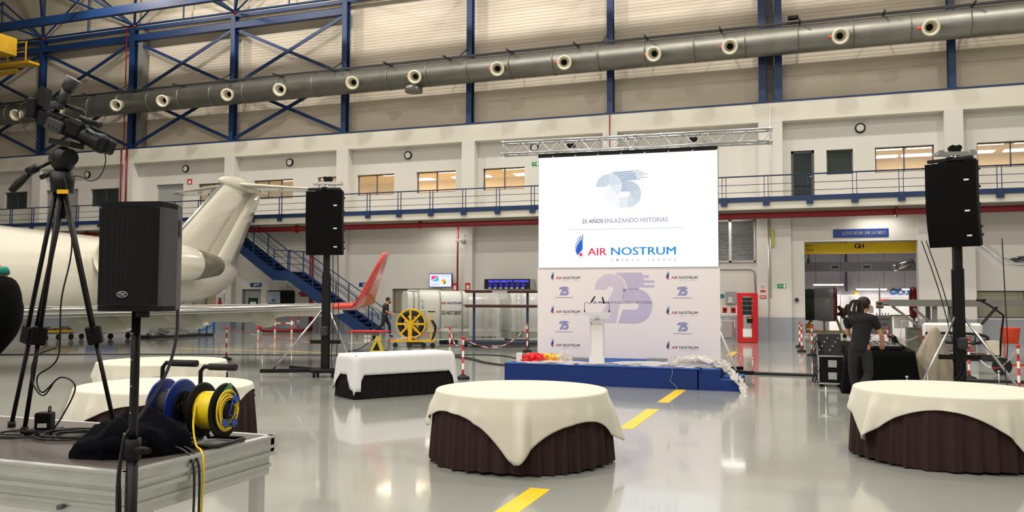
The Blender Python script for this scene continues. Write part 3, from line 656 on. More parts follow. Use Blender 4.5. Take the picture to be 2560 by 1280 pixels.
sign('blue_sticker', -3.55, 1.78, -3.40, 1.95, RY, mat('sticker_blue', (20, 110, 140), .5), 'small blue round sticker left of the grey wall box')
o = sign('wall_box', -3.33, 1.55, -2.9, 2.05, RY, M['grey_panel'], 'grey wall box with a red heart sticker left of vending machine', lambda d, w, h: (d.rect(w * .3, h * .3, w * .62, h * .55), d.poly([(w * .38, h * .48), (w * .46, h * .36), (w * .54, h * .48), (w * .46, h * .45)], 1), d.rect(w * .22, h * .12, w * .68, h * .24)), 'box', [WL, SR], 0.16)
mb = MB(); mb.box((0, 0, 0.37), (0.10, 0.16, 0.74), None, 0.02); gt = thing('rescue_case', 'yellow rescue case hanging on the pier below the red pipe', 'safety case', (-1.38, D - .12, 3.9)); mb.build('case', mat('olive_yellow', (176, 172, 52), .5), gt); MB().box((-0.055, 0, 0.42), (0.02, 0.06, 0.22)).build('hook', M['dark_steel'], gt)
mb = MB(); mb.cyl((-0.47, D + .18, 1.72), (-0.47, D + 0.06, 1.72), 0.08, n=18); solo('siren', mb, M['dark_steel'], 'round dark siren on the wall beside the workshop opening', 'siren')
def bottle(x, y, z, label):
    o = thing('fire_extinguisher', label, 'fire extinguisher', (x, y, z)); mb = MB(); mb.lathe([(0.001, 0), (0.07, 0), (0.08, 0.02), (0.08, 0.42), (0.06, 0.5), (0.02, 0.54), (0.001, .54)], n=16); mb.build('cylinder', M['bright_red'], o)
    MB().box((0.02, 0, 0.57), (0.14, 0.03, 0.05)).build('trigger', M['black'], o); mb = MB(); mb.tube([(0.05, -.02, .55), (.12, -.03, .45), (.1, -.04, .1)], .012, 6); mb.build('hose', M['black'], o)
bottle(-29.45, RY - .1, 1.1, 'red fire extinguisher on the wall under the aircraft tail'); bottle(-22.2, 35.9, 0.95, 'red fire extinguisher on the wall behind the stairs and pipe'); bottle(-25.0, 34.8, 0.4, 'red fire extinguisher behind the striped hydrant guard')
# wall cabinet beside office window
cb = thing('wall_cabinet', 'black and pale blue two-door cabinet on the wall by the office window', 'cabinet', (-25.3, 35.8, 1.4)); MB().box((0, 0.05, 0.33), (1.05, 0.7, 0.66)).build('body', M['black'], cb)
for dx in (-0.38, 0.0):
    o = MB().box((dx - .02, -0.32, 0.34), (0.37, 0.03, 0.58)).build('door', mat('pale_blue_metal', (150, 165, 186), .4), cb); MB().box((dx + (0.1 if dx < -.1 else -.14), -0.35, 0.18), (0.05, 0.02, 0.14)).build('handle', M['black'], o)
solo('clock', MB().cyl((-24.2, RY, 1.95), (-24.2, RY - .04, 1.95), 0.1, n=18), M['alu'], 'round pale pressure gauge on the wall by the red valves', 'gauge')

# television and LED board
tv = thing('wall_television', 'lit wall television showing charts above the white containers', 'television', (-16.5, RY - 0.3, 2.25))
MB().box((0, 0, 0.32), (1.2, 0.07, 0.66), None, 0.01).build('case', M['black'], tv); mb = MB(); mb.bar((0, 0, .3), (0, 0.28, .3), .1, .1); mb.build('bracket', M['black'], tv)
d = Decal((-0.57, -0.036, 0.02), (1, 0, 0), (0, 0, 1), 0.002); d.rect(0, 0, 1.14, 0.6, 0)
d.poly([(0.1, 0.52), (0.48, 0.52), (0.1, 0.3)], 1, .001); d.poly([(0.48, 0.5), (0.48, 0.26), (0.12, 0.26)], 2, .001); d.disc(0.74, 0.24, 0.12, 3, 16, .001, 0, PI); d.disc(0.74, 0.24, 0.12, 4, 10, .001, PI, 1.5 * PI); d.disc(0.74, 0.24, 0.12, 5, 10, .001, 1.5 * PI, 2 * PI)
for z in (0.54, 0.49): d.rect(0.62, z, 1.08, z + .012, 6, .001)
d.rect(0.08, 0.1, 0.5, 0.12, 6, .001)
def em(n, c, e): return mat(n, c, .5, emit=e, var=0.0)
d.build('display', [em('tv_lilac', (196, 202, 246), .8), em('tv_pink', (220, 60, 120), .6), em('tv_teal', (70, 170, 176), .6), em('tv_orange', (238, 150, 44), .6), em('tv_yellow', (236, 226, 90), .6), em('tv_green', (40, 110, 60), .5), em('tv_grey', (140, 146, 190), .5)], tv)
lb = thing('led_message_board', 'black LED message board with blue letters above the brown rack', 'LED board', (-13.1, RY - 0.35, 2.16))
MB().box((0, 0.05, 0.23), (2.25, 0.22, 0.46), None, 0.01).build('case', mat('led_black', (10, 10, 24), .3), lb); MB().box((1.2, .05, .23), (.2, .2, .44)).build('end_box', M['grey_panel'], lb)
for dx in (-0.6, 0.6): MB().bar((dx, 0.1, .3), (dx, 0.36, .3), .06, .06).build('bracket', M['dark_steel'], lb)
d = Decal((-1.125, -0.06, 0), (1, 0, 0), (0, 0, 1), 0.002)
d.text('ERJ RELIABILITY AWARDS', 0.22, 0.29, 1.95, 0.11, 0, 0.03)
for k in range(7):
    d.rect(0.24 + .27 * k, 0.09, 0.35 + .27 * k, 0.25, 1); d.rect(0.27 + .27 * k, 0.12, 0.32 + .27 * k, 0.22, 2, .001); d.rect(0.2 + .27 * k, 0.035, 0.34 + .27 * k, 0.055, 3)
d.build('lettering', [em('led_blue', (90, 96, 255), 1.6), em('led_deep', (40, 40, 226), .9), mat('led_black', (10, 10, 24)), em('led_white', (230, 234, 255), 1.2)], lb)
# small cameras on the wall
for x, z, t in ((-21.6, 4.7, 'white dome camera hanging on the wall right of the left tower'), (-15.1, 4.4, 'white dome camera on the pier above the television')):
    o = thing('security_camera', t, 'camera', (x, 35.5, z)); MB().box((0, .15, 0.25), (.04, .3, .04)).build('arm', M['white_paint'], o); mb = MB(); mb.cyl((0, 0, 0), (0, 0, .3), .02, n=8); mb.build('stem', M['white_paint'], o)
    mb = MB(); mb.sphere((0, 0, -.05), .12); mb.build('dome', M['grey_panel'], o); MB().box((-.25, -.05, .0), (.3, .12, .12), None, .02).build('housing', M['white_paint'], o)
# people photographs on the office wall seen through the window
for k, (x, z) in enumerate([(-18.75, 1.95), (-18.45, 1.95), (-18.75, 1.65), (-18.45, 1.65)]):
    solo('photo_print', MB().box((x, 36.9, z), (.2, .01, .24)), M['bright_red'] if k in (0,) else M['grey_dark'], 'small dark photo print pinned in the office behind the walking person', 'photo print', 'photo prints in the office')
solo('partition_board', MB().b2((-19.1, 36.95, 0.9), (-16.8, 37.0, 2.3)), mat('tan_board', (190, 160, 136), .7), 'tan partition board inside the office window behind the container', 'partition')

# overhead crane at upper left
cr = thing('overhead_crane', 'yellow overhead travelling crane with walkway at the far upper left', 'crane', (-42.8, 31, 14.8))
mb = MB(); mb.b2((-43.0, 20, 14.33), (-39.0, 31.6, 15.25)); wpart('girder', mb, mat('weathered_crane_yellow', (188, 146, 22), .5, var=.15), cr)
mb = MB(); mb.b2((-43.0, 31.65, 13.93), (-38.2, 32.3, 14.06)); wpart('walkway', mb, mat('weathered_crane_yellow', (188, 146, 22), .5, var=.15), cr)
mb = MB()
for x in (-42.0, -41.0, -39.9, -38.6): mb.bar((x, 31.8, 14.0), (x, 31.8, 15.15), .06, .06)
mb.bar((-42.4, 31.8, 15.12), (-38.55, 31.8, 15.12), .06, .06); mb.bar((-42.4, 31.8, 14.6), (-38.55, 31.8, 14.6), .05, .05); wpart('handrail', mb, mat('weathered_crane_yellow', (188, 146, 22), .5, var=.15), cr)
mb = MB(); mb.bar((-46, 32.2, 13.45), (-39.6, 32.2, 13.75), .3, .14); wpart('end_carriage', mb, mat('weathered_crane_yellow', (188, 146, 22), .5, var=.15), cr)
mb = MB(); mb.cyl((-39.4, 31.6, 14.3), (-39.4, 31.75, 14.3), .14, n=14); wpart('wheel', mb, M['dark_steel'], cr)
# ================================================================== ENGINE WORKSHOP BEHIND THE OPENING
ws = MB(); ws.b2((-4, 48, 0), (12, 48.2, 6)); ws.b2((-4.2, 36.6, 0), (-4, 48.2, 6)); ws.b2((12, 36.6, 0), (12.2, 48.2, 6)); ws.b2((-4, 36.6, 5.9), (12, 48.2, 6.1))
struct('wall_workshop', ws, mat('workshop_paint', (188, 186, 196), 0.6, var=0.03))
struct('trim_7', MB().b2((-4, 47.96, 0), (12, 48, 1.9)), M['grey_panel'])
bc = thing('workshop_crane', 'yellow crane beam marked GH across the workshop opening', 'crane beam', (2, 37.1, 3.66))
MB().b2((-3.9, 0, 0), (5, 0.35, 0.44)).build('beam', M['yellow_crane'], bc)
d = Decal((-3.9, 0, 0), (1, 0, 0), (0, 0, 1), 0.004); d.text('GH', 3.72, 0.2, 0.34, 0.2, 0, 0.05); d.text('5 t', 6.05, 0.12, 0.2, 0.12, 0, 0.03); d.text('2000 Kg', 1.8, 0.30, 0.26, 0.07, 0, 0.02); d.text('7357/4', 1.8, 0.12, 0.3, 0.08, 0, .02)
d.build('lettering', mat('crane_marks', (110, 60, 20), .5), bc)
mb = MB(); mb.cyl((-2.0, .2, -.35), (-2.0, .2, 0), .02, n=6); mb.box((-2.0, .2, -.3), (.12, .1, .2)); mb.build('hook_block', M['dark_steel'], bc)
wd = thing('workshop_duct', 'grey rectangular air duct with grilles on the workshop back wall', 'duct', (3, 46.3, 3.2)); MB().b2((-6, -.3, 0), (8, .3, .48)).build('casing', mat('duct_grey', (150, 154, 158), .35, .6), wd)
for x in (-1.7, -.2, 1.7):
    o = MB().box((x, -.32, .22), (.44, .04, .24)).build('grille', M['alu_profile'], wd); MB().box((x, -.345, .22), (.34, .01, .15)).build('slots', M['grey_dark'], o)
lt = thing('workshop_light', 'x', 'ceiling light'); MB().box((0, 0, .04), (1.5, .16, .06)).build('housing', M['alu_profile'], lt); mb = MB(); mb.cyl((-.72, 0, 0), (.72, 0, 0), .06, n=10); mb.build('tube', M['tube'], lt)
mb = MB(); [mb.cyl((x, 0, .06), (x, 0, 3.3), .008, n=5) for x in (-.6, .6)]; mb.build('hanging_wires', M['dark_steel'], lt)
for i, (x, y, z, t) in enumerate([(.95, 45.6, 2.52, 'left, over the grey engine cowl'), (3.05, 46.6, 2.3, 'middle, over the storage table'), (5.2, 46.6, 2.3, 'right, beside the red cowl')]):
    o = lt if i == 0 else copy_tree(lt); place(o, (x, y, z), 0, 'glowing workshop tube light, ' + t)
    ld = bpy.data.lights.new('workshop_tube_light', 'AREA'); ld.shape = 'RECTANGLE'; ld.size = 1.5; ld.size_y = 0.15; ld.energy = 130; ld.color = (1, .9, .84); lo = bpy.data.objects.new('workshop_tube_light', ld); lo.location = (x, y, z - .06); COL.objects.link(lo)
ld = bpy.data.lights.new('workshop_fill_light', 'AREA'); ld.size = 3.0; ld.energy = 160; ld.color = (.95, .95, 1); lo = bpy.data.objects.new('workshop_fill_light', ld); lo.location = (3, 41, 5.8); COL.objects.link(lo)
# grey engine cowl on a stand
ec = thing('engine_on_stand', 'jet engine with grey and red cowl on a stand at the workshop left', 'jet engine', (.1, 41, 0))
mb = MB(); mb.lathe([(.74, -.42), (.78, -.1), (.80, .2), (.78, .42), (.7, .46)], (.55, 0, 1.52), (1, 0, 0), 36); mb.build('cowl', mat('cowl_grey', (150, 152, 156), .4), ec)
mb = MB(); mb.lathe([(.78, 0), (.8, .05), (.72, .16), (.58, .14), (.56, 0)], (.95, 0, 1.52), (1, 0, 0), 36); mb.build('intake_lip', M['red_paint'], ec)
mb = MB(); mb.lathe([(.72, 0), (.74, -.2), (.7, -.7), (.5, -1.1), (.001, -1.1)], (.15, 0, 1.5), (1, 0, 0), 28); mb.build('cover', M['green_cover'], ec)
mb = MB()
for k in range(14): mb.cyl((1.15 + random.random() * .5, -.2 + random.random() * .4, .85 + random.random() * .75), (1.25 + random.random() * .5, -.3 + random.random() * .6, .85 + random.random() * .7), .05 + .04 * random.random(), n=8)
mb.build('gearbox', mat('oily_metal', (82, 66, 56), .5, .5, var=.3, vs=9), ec)
mb = MB(); [mb.bar((x, y, .25), (x * .6 + .3, 0, .85), .08, .08) for x in (-.4, 1.3) for y in (-.6, .6)]; mb.bar((-.6, -.6, .25), (1.5, -.6, .25), .1, .1); mb.bar((-.6, .6, .25), (1.5, .6, .25), .1, .1); mb.bar((.55, -.5, .25), (.55, 0, .8), .09, .09); mb.build('stand', mat('stand_cream', (170, 164, 120), .5), ec)
for x in (-.5, 1.4):
    mb = MB(); mb.cyl((x, -.62, .1), (x, -.52, .1), .1, n=12); mb.bar((x, -.57, .1), (x, -.57, .25), .06, .06); mb.build('wheel', M['rubber'], ec)
MB().box((-.3, -.7, .52), (.75, .2, .2)).build('yellow_tray', mat('amber', (226, 150, 20), .5), ec)
rc = thing('red_engine_cowl', 'dark red engine intake cowl at the right edge of workshop opening', 'engine cowl', (4.15, 39.5, 0.0))
mb = MB(); mb.lathe([(.66, 0), (.69, .1), (.62, .32), (.5, .34), (.46, .1), (.55, 0)], (-.02, 0, 1.62), (1, 0, 0), 36); mb.build('ring', M['red_paint'], rc); mb = MB(); mb.lathe([(.1, .05), (.46, .1)], (-.02, 0, 1.62), (1, 0, 0), 24); mb.build('inner_face', M['alu_profile'], rc)
mb = MB(); mb.bar((-.2, 0, .03), (.6, 0, .03), .5, .06); mb.bar((.1, 0, 0), (.1, 0, 1.0), .1, .1); mb.build('stand', M['grey_steel'], rc)
stt = thing('storage_table', 'grey steel trolley marked ENGINE FAN BLADE STORAGE TABLE', 'storage trolley', (2.97, 41, 0))
MB().box((0, .3, .6), (1.0, .6, .86), None, .01).build('body', M['grey_panel'], stt); d = Decal((-.5, 0, .17), (1, 0, 0), (0, 0, 1), .004); d.text('ENGINE FAN BLADE', .08, .66, .86, .07, 0, .03); d.text('STORAGE TABLE', .14, .42, .72, .07, 0, .03); d.build('lettering', M['black'], stt)
for x in (-.4, .4):
    mb = MB(); mb.cyl((x, .05, .07), (x, .12, .07), .07, n=12); mb.bar((x, .08, .07), (x, .08, .18), .05, .05); mb.build('caster', M['rubber'], stt)
for k in range(5):
    mb = MB(); mb.cyl((2.9 + .12 * k, 41.2, 1.03), (2.9 + .12 * k, 41.2, 1.15), .02, .012, 8); solo('socket_tool', mb, M['dark_steel'], 'small dark tool standing on the grey storage trolley', 'tool', 'tools on the storage trolley')
sc = thing('control_box', 'cream control box on a post behind the storage trolley', 'control box', (3.2, 43.5, 0)); MB().box((0, 0, 1.5), (.34, .12, .36), None, .02).build('box', M['cream_metal'], sc); MB().box((0, .05, 1.5), (.07, .06, 3.0)).build('post', M['cream_metal'], sc)
MB().box((0, -.07, 1.55), (.2, .02, .1)).build('screen', M['grey_dark'], sc)
for x, c in ((-.1, 'black'), (0, 'black'), (.1, 'bright_red')): MB().box((x, -.07, 1.38), (.05, .02, .06)).build('button', M[c], sc)
def cab(x, y, w, dpt, h, label, m='grey_panel', n=2):
    o = thing('metal_cabinet', label, 'cabinet', (x, y, 0)); MB().box((0, 0, h / 2), (w, dpt, h), None, .01).build('body', M[m], o)
    for k in range(n):
        xx = -w / 2 + w / n * (k + .5); q = MB().box((xx, -dpt / 2 - .01, h / 2), (w / n - .03, .02, h - .08)).build('door', M[m], o); MB().box((xx + (w / n / 2 - .08) * (1 if k == 0 else -1), -dpt / 2 - .035, h * .55), (.03, .03, .16)).build('handle', M['alu'], q)
    return o
cab(2.0, 46.9, .9, .5, 2.0, 'tall pale grey cabinet behind the dreadlocked technician'); cab(1.25, 46.9, .55, .5, 2.0, 'narrow pale cabinet behind the jet engine gearbox', 'white_paint', 1)
solo('cardboard_box', MB().box((1.85, 46.9, 2.08), (.45, .35, .16)), M['grey_dark'], 'dark box on top of the tall grey cabinet', 'box')
wbn = thing('work_bench', 'dark topped workbench with drawers under the blue signs', 'workbench', (5.0, 46.6, 0)); MB().box((0, 0, .95), (2.2, .8, .06)).build('worktop', M['grey_dark'], wbn); MB().box((-.6, .1, .6), (.7, .6, .6)).build('drawer_unit', M['white_paint'], wbn); MB().box((.5, .1, .4), (1.0, .6, .5)).build('red_drawers', M['red_paint'], wbn)
for x in (-1.05, 1.05): mb = MB(); mb.bar((x, -.3, 0), (x, -.3, .92), .05, .05); mb.bar((x, .3, 0), (x, .3, .92), .05, .05); mb.build('leg', M['grey_steel'], wbn)
for k in range(5): solo('paper_sheet', MB().box((4.2 + .3 * k, 46.4, 1.0), (.2, .25, .02)), M['paper'] if k % 2 else mat('tan_paper', (206, 160, 110), .7), 'sheet of paper lying on the workshop bench', 'paper', 'papers on the workshop bench')
stl = thing('white_stool', 'white four-legged stool in front of the workshop bench', 'stool', (4.35, 44.5, 0)); mb = MB(); mb.cyl((0, 0, .68), (0, 0, .72), .17, n=16); mb.build('seat', M['paper'], stl)
for a in range(4): mb = MB(); mb.cyl((.12 * math.cos(a * PI / 2 + .7), .12 * math.sin(a * PI / 2 + .7), .68), (.24 * math.cos(a * PI / 2 + .7), .24 * math.sin(a * PI / 2 + .7), 0), .014, n=6); mb.build('leg', M['paper'], stl)
for k, (x, t) in enumerate([(4.2, 'left blue round mandatory sign above the bench'), (4.55, 'middle blue round mandatory sign above the bench'), (4.9, 'right blue and white round sign above the bench')]):
    o = thing('round_sign', t, 'sign', (x, 47.94, 2.0)); mb = MB(); mb.cyl((0, 0, .17), (0, -.01, .17), .17, n=24); mb.build('disc', mat('mandatory_blue', (30, 96, 170), .5), o)
    d = Decal((0, -.012, .17), (1, 0, 0), (0, 0, 1), .002); (d.rect(-.09, -.02, .09, .03) if k == 0 else d.disc(0, -.03, .07) if k == 1 else d.disc(-.05, 0, .1, 0, 12, 0, PI / 2, 1.5 * PI)); d.build('symbol', M['paper'], o)
solo('red_notice', MB().box((3.75, 47.94, 1.72), (.5, .02, .12)), M['bright_red'], 'narrow red notice strip on the workshop wall by blue signs', 'sign')
mb = MB(); mb.sphere((2.35, 47.6, 1.98), (.14, .12, .2)); solo('yellow_eyewash', mb, M['yellow'], 'yellow rounded wall dispenser above the technician head', 'dispenser')
for x, t in ((2.55, 'left white sheet on the workshop wall'), (2.9, 'right white sheet on the workshop wall')): solo('wall_sheet', MB().box((x, 45.0, 1.25), (.24, .02, .34)), M['paper'], t, 'paper')
mb = MB(); mb.cyl((1.9, 47.9, 2.1), (1.9, 47.9, 5.8), .05, n=8); solo('drain_pipe', mb, mat('slate_pipe', (70, 72, 96), .5), 'dark vertical pipe on the workshop back wall', 'pipe')
mb = MB(); mb.cyl((3.9, 43.5, 3.3), (4.7, 43.5, 3.6), .16, n=16); mb.cyl((3.8, 43.5, 3.26), (4.0, 43.5, 3.33), .19, n=16); solo('extraction_hose', mb, M['alu'], 'silver flexible extraction hose at the upper right of workshop', 'hose')

# ================================================================== BY THE WALL, RIGHT OF THE SCREEN
vm = thing('vending_machine', 'red and grey vending machine with curved glass front', 'vending machine', (-2.33, 34.6, 0))
MB().box((0, .15, 1.0), (.78, .6, 1.98), None, .03).build('cabinet', M['bright_red'], vm)
def arc(r0, x0, x1, z0, z1, n=10, bulge=.1): 
    mb = MB(); rr = []
    for z in (z0, z1): rr.append([Vector((x0 + (x1 - x0) * i / n, -.15 - bulge * math.sin(PI * i / n) - r0, z)) for i in range(n + 1)])
    mb.loft(rr, False, False); mb.add([rr[0][0], rr[0][-1], rr[1][-1], rr[1][0]], []); return mb
arc(.01, -.39, .39, .02, 1.98).build('front_shell', M['bright_red'], vm); arc(.02, -.31, .31, .2, 1.84).build('front_panel', M['grey_panel'], vm)
arc(.025, -.3, .3, 1.12, 1.8).build('window', M['glass_dark'], vm); arc(.03, -.28, .28, .24, .56).build('label_panel', M['paper'], vm)
MB().box((.1, -.28, .92), (.22, .03, .24)).build('coin_unit', M['black'], vm); MB().box((.1, -.3, .99), (.16, .01, .05)).build('coin_slot', M['gold_foil'], vm)
for z in (1.28, 1.48, 1.66): MB().box((0, -.27, z), (.5, .01, .015)).build('shelf', M['alu'], vm)
tr = thing('wrapped_trolley', 'small tubular trolley with a load wrapped in clear film by vending machine', 'trolley', (-3.15, 35.1, 0))
mb = MB(); [mb.tube([(x, 0, 0.05), (x, 0, .95), (x, .25, .95), (x, .25, .05)], .015, 6) for x in (-.27, .27)]; mb.cyl((-.27, 0, .93), (.27, 0, .93), .015, n=6); mb.build('frame', M['alu'], tr)
mb = MB(); mb.box((0, .12, .5), (.46, .3, .75), None, .06); mb.build('load', mat('maroon_load', (86, 52, 54), .6, var=.2, vs=8), tr); mb = MB(); mb.box((0, .12, .5), (.5, .34, .8), None, .07); mb.build('film', M['plastic_wrap'], tr)
# white rolling board and boxes further right under the windows: raised work dock
dk = thing('docking_platform', 'long raised grey work dock on braced legs at right', 'work dock', (3.9, 26.6, 0))
mb = MB(); mb.b2((-1.75, -.5, 1.60), (4.5, 1.2, 1.66)); mb.build('deck', M['grey_steel'], dk); mb = MB(); mb.b2((-1.75, -.56, 1.55), (4.5, -.5, 1.74)); mb.b2((-1.75, 1.2, 1.55), (4.5, 1.26, 1.74)); mb.build('edge_beam', M['grey_steel'], dk)
for x in (-.55, -.15, 2.0, 4.2):
    mb = MB(); mb.bar((x, -.4, 0), (x, -.4, 1.6), .12, .12); mb.build('leg', M['grey_steel'], dk)
for x in (-.55, 4.2):
    mb = MB(); mb.bar((x, 1.0, 0), (x, 1.0, 1.6), .12, .12); mb.build('leg', M['grey_steel'], dk)
for (x0, z0, x1, z1) in ((-1.65, 1.55, -.2, .35), (-1.1, 1.5, .3, .2), (0.0, 0.3, 1.0, 1.55), (1.9, 1.5, 3.4, .3), (-.1, 1.4, .3, .1)):
    mb = MB(); mb.bar((x0, -.45, z0), (x1, -.45, z1), .05, .07); mb.build('brace', M['dark_steel'] if x0 > -.5 else M['grey_steel'], dk)
bx = thing('dock_cabinet', 'grey green cabinet standing under the work dock left end', 'cabinet', (3.15, 27.6, 0)); MB().box((0, 0, .45), (.8, .6, .9), None, .02).build('body', mat('grey_green', (118, 122, 110), .5), bx); MB().box((0, -.31, .5), (.7, .02, .7)).build('door', mat('grey_green2', (128, 132, 120), .5), bx)
# ================================================================== STAGE, BACKDROP, SCREEN
sg = thing('stage_podium', 'low stage covered in blue carpet in front of the backdrop', 'stage', (-3.6, 16.1, 0))
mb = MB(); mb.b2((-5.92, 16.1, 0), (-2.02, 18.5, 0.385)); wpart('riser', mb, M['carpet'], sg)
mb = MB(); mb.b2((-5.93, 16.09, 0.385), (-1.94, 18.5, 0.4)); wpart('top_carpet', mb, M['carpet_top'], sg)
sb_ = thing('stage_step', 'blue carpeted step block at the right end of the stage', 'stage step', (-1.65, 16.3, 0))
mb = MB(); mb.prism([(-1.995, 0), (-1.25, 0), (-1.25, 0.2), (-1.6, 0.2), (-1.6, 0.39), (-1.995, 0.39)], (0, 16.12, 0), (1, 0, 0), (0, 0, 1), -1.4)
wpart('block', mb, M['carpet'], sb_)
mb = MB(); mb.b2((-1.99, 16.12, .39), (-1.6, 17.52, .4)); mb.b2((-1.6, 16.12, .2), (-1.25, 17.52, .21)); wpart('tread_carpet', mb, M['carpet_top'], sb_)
# backdrop and screen share one slightly turned plane
BL = Vector((-5.89, 18.21, 0)); BR = Vector((-1.81, 18.42, 0)); ux = (BR - BL).normalized(); uz = Vector((0, 0, 1)); un = ux.cross(uz)   # un points to the viewer
BW = (BR - BL).length
ang = math.atan2(ux.y, ux.x)
BLUE1 = mat('logo_blue', (40, 78, 160), .5); RED1 = mat('logo_red', (214, 52, 60), .5); LAV = mat('lavender_print', (200, 192, 222), .5); LAV2 = mat('pale_lavender_print', (216, 206, 224), .5); GREYP = mat('grey_print', (120, 116, 150), .5)
NAVY = mat('navy_print', (56, 70, 130), .5); FADED = mat('faded_print', (226, 214, 224), .5); LAV3 = mat('mid_lavender_print', (150, 152, 200), .5)
def wing(d, x, z, h, mi_b, mi_r, l=0):
    q_ = lambda p: (x + p[0] * h, z + p[1] * h)
    d.poly([q_(p) for p in ((.10, .05), (.20, .15), (.28, .25), (.36, .33), (.36, .78), (.30, .78), (.2, .68), (.12, .56), (.06, .42), (.03, .25))], mi_b, l)
    for b_, t_ in zip(((.06, .26), (.07, .36), (.1, .46), (.15, .56), (.2, .64), (.25, .70), (.31, .74), (.345, .76)), ((.005, .33), (-.005, .45), (.02, .58), (.055, .70), (.105, .82), (.17, .92), (.26, .98), (.37, 1.03))):
        d.line([q_(b_), q_(t_)], h * .038, mi_b, l + .0004)
    cx_, cz_ = q_((.275, .09)); d.disc(cx_, cz_, h * .08, mi_r, 14, l + .001)
    for k in range(11):
        a_ = -2.2 + k * .42; d.line([(cx_ + h * .11 * math.cos(a_), cz_ + h * .11 * math.sin(a_)), (cx_ + h * .17 * math.cos(a_), cz_ + h * .17 * math.sin(a_))], h * .014, mi_r, l)
def brand(d, x, z, w, mi=(0, 1, 2), tiny=True, tl=3):
    """wing, AIR NOSTRUM and the small line below; w = overall width"""
    h = w * .215; wing(d, x, z + w * .0, w * .26, mi[0], mi[1])
    d.text('AIR', x + w * .17, z + w * .02, w * .20, w * .085, mi[1], .018); d.text('NOSTRUM', x + w * .41, z + w * .02, w * .59, w * .088, mi[2], .018)
    if tiny: 
        for k, ch in enumerate('LINEAS AEREAS'):
            if ch != ' ': d.text(ch, x + w * (.41 + .0465 * k), z - w * .045, w * .018, w * .028, tl)
def num25(d, x, z, s, mi2=0, mi5=1, l=0):
    """solid '25' mark, about s wide and .8 s high, lower-left at x, z"""
    cx, cz, R, r = x + s * .27, z + s * .53, s * .25, s * .055
    n = 22
    pts = [(cx + R * math.cos(PI - (PI * 1.28) * i / n), cz + R * math.sin(PI - (PI * 1.28) * i / n)) for i in range(n + 1)]
    inn = [(cx + r * math.cos(PI - (PI * 1.28) * i / n), cz + r * math.sin(PI - (PI * 1.28) * i / n)) for i in range(n + 1)]
    for i in range(n): d.poly([inn[i], inn[i + 1], pts[i + 1], pts[i]][::-1], mi2, l)
    e, f_ = pts[-1], inn[-1]
    d.poly([(x + s * .06, z), (x + s * .36, z), e, f_], mi2, l)
    X5 = cx + R * .80
    for k, (z0, z1, xe) in enumerate([(.755, .79, .78), (.715, .75, .88), (.675, .71, .80), (.635, .67, .97), (.60, .63, .80), (.565, .595, .97), (.53, .56, .72)]):
        zz = (z0 + z1) / 2; xs0 = cx + math.sqrt(max(0, (R * 1.04) ** 2 - (z + s * (zz) - cz) ** 2)) if abs(z + s * zz - cz) < R * 1.04 else cx + R * .1
        d.rect(xs0 + s * .01, z + s * z0, x + s * xe, z + s * z1 + s * .006, mi5, l)
    bx_, bz, RB, rb = x + s * .66, z + s * .275, s * .275, s * .06
    d.poly([(X5, z + s * .54), (X5 + s * .0, bz + rb), (bx_, bz + rb), (bx_, z + s * .55), ], mi5, l)
    for i in range(n):
        a0 = PI / 2 - PI * i / n; a1 = PI / 2 - PI * (i + 1) / n
        d.poly([(bx_ + rb * math.cos(a0), bz + rb * math.sin(a0)), (bx_ + RB * math.cos(a0), bz + RB * math.sin(a0)), (bx_ + RB * math.cos(a1), bz + RB * math.sin(a1)), (bx_ + rb * math.cos(a1), bz + rb * math.sin(a1))], mi5, l)
    d.poly([(x + s * .40, z), (bx_, z), (bx_, bz - rb), (x + s * .47, bz - rb)], mi5, l)
bd = thing('backdrop_panel', 'pale printed backdrop panel with repeated airline logos standing on the stage', 'backdrop', tuple(BL + Vector((0, 0, .4))), ang)
MB().b2((0, 0, 0), (BW, 0.06, 2.03)).build('panel', M['backdrop'], bd)
d = Decal((0, 0, 0), (1, 0, 0), (0, 0, 1), .003)
num25(d, 1.30, .78, 1.42, 3, 4)
d.text('25 AÑOS', 1.29, 1.22, .38, .062, 5, .02, .002); d.text('ENLAZANDO HISTORIAS', 1.70, 1.22, .92, .058, 6, 0, .002)
for x, zs in ((.315, (1.755, .985, .225)), (2.93, (1.755, .985, .225))):
    for z in zs: brand(d, x, z, .68, (0, 1, 0), True, 6)
for x in (.50, 3.16):
    for z in (1.40, .62): num25(d, x, z, .25, 7, 7); d.rect(x - .08, z - .055, x + .32, z - .045, 6)
d.build('print', [NAVY, RED1, BLUE1, LAV2, LAV, NAVY, GREYP, LAV3], bd)

SZ = 2.43; SH = 2.55
sc_ = thing('led_screen', 'big bright white LED screen showing the 25 AÑOS artwork above the backdrop', 'screen', tuple(BL + Vector((0, 0, SZ))), ang)
MB().b2((.02, -.02, 0), (BW - .02, .14, SH)).build('cabinet', M['black_metal'], sc_)
MB().b2((.025, -.03, .0), (BW - .025, -.02, SH)).build('display', M['screen_white'], sc_)
MB().b2((.02, -.06, SH), (BW - .02, .14, SH + .08)).build('top_bar', M['black_metal'], sc_)
d = Decal((0, -.03, 0), (1, 0, 0), (0, 0, 1), .003)
def E1(n, c, e=.9): return mat(n, (0, 0, 0), .5, emit=e, ecol=c, var=0)
k_ = BW / 1800.0   # artwork unit: zoomed screen pixels (1800 wide)
def A(px, py):     # artwork point (x right, y down in artwork units, screen top = 0)
    return (.02 + px * k_, SH - py * k_)
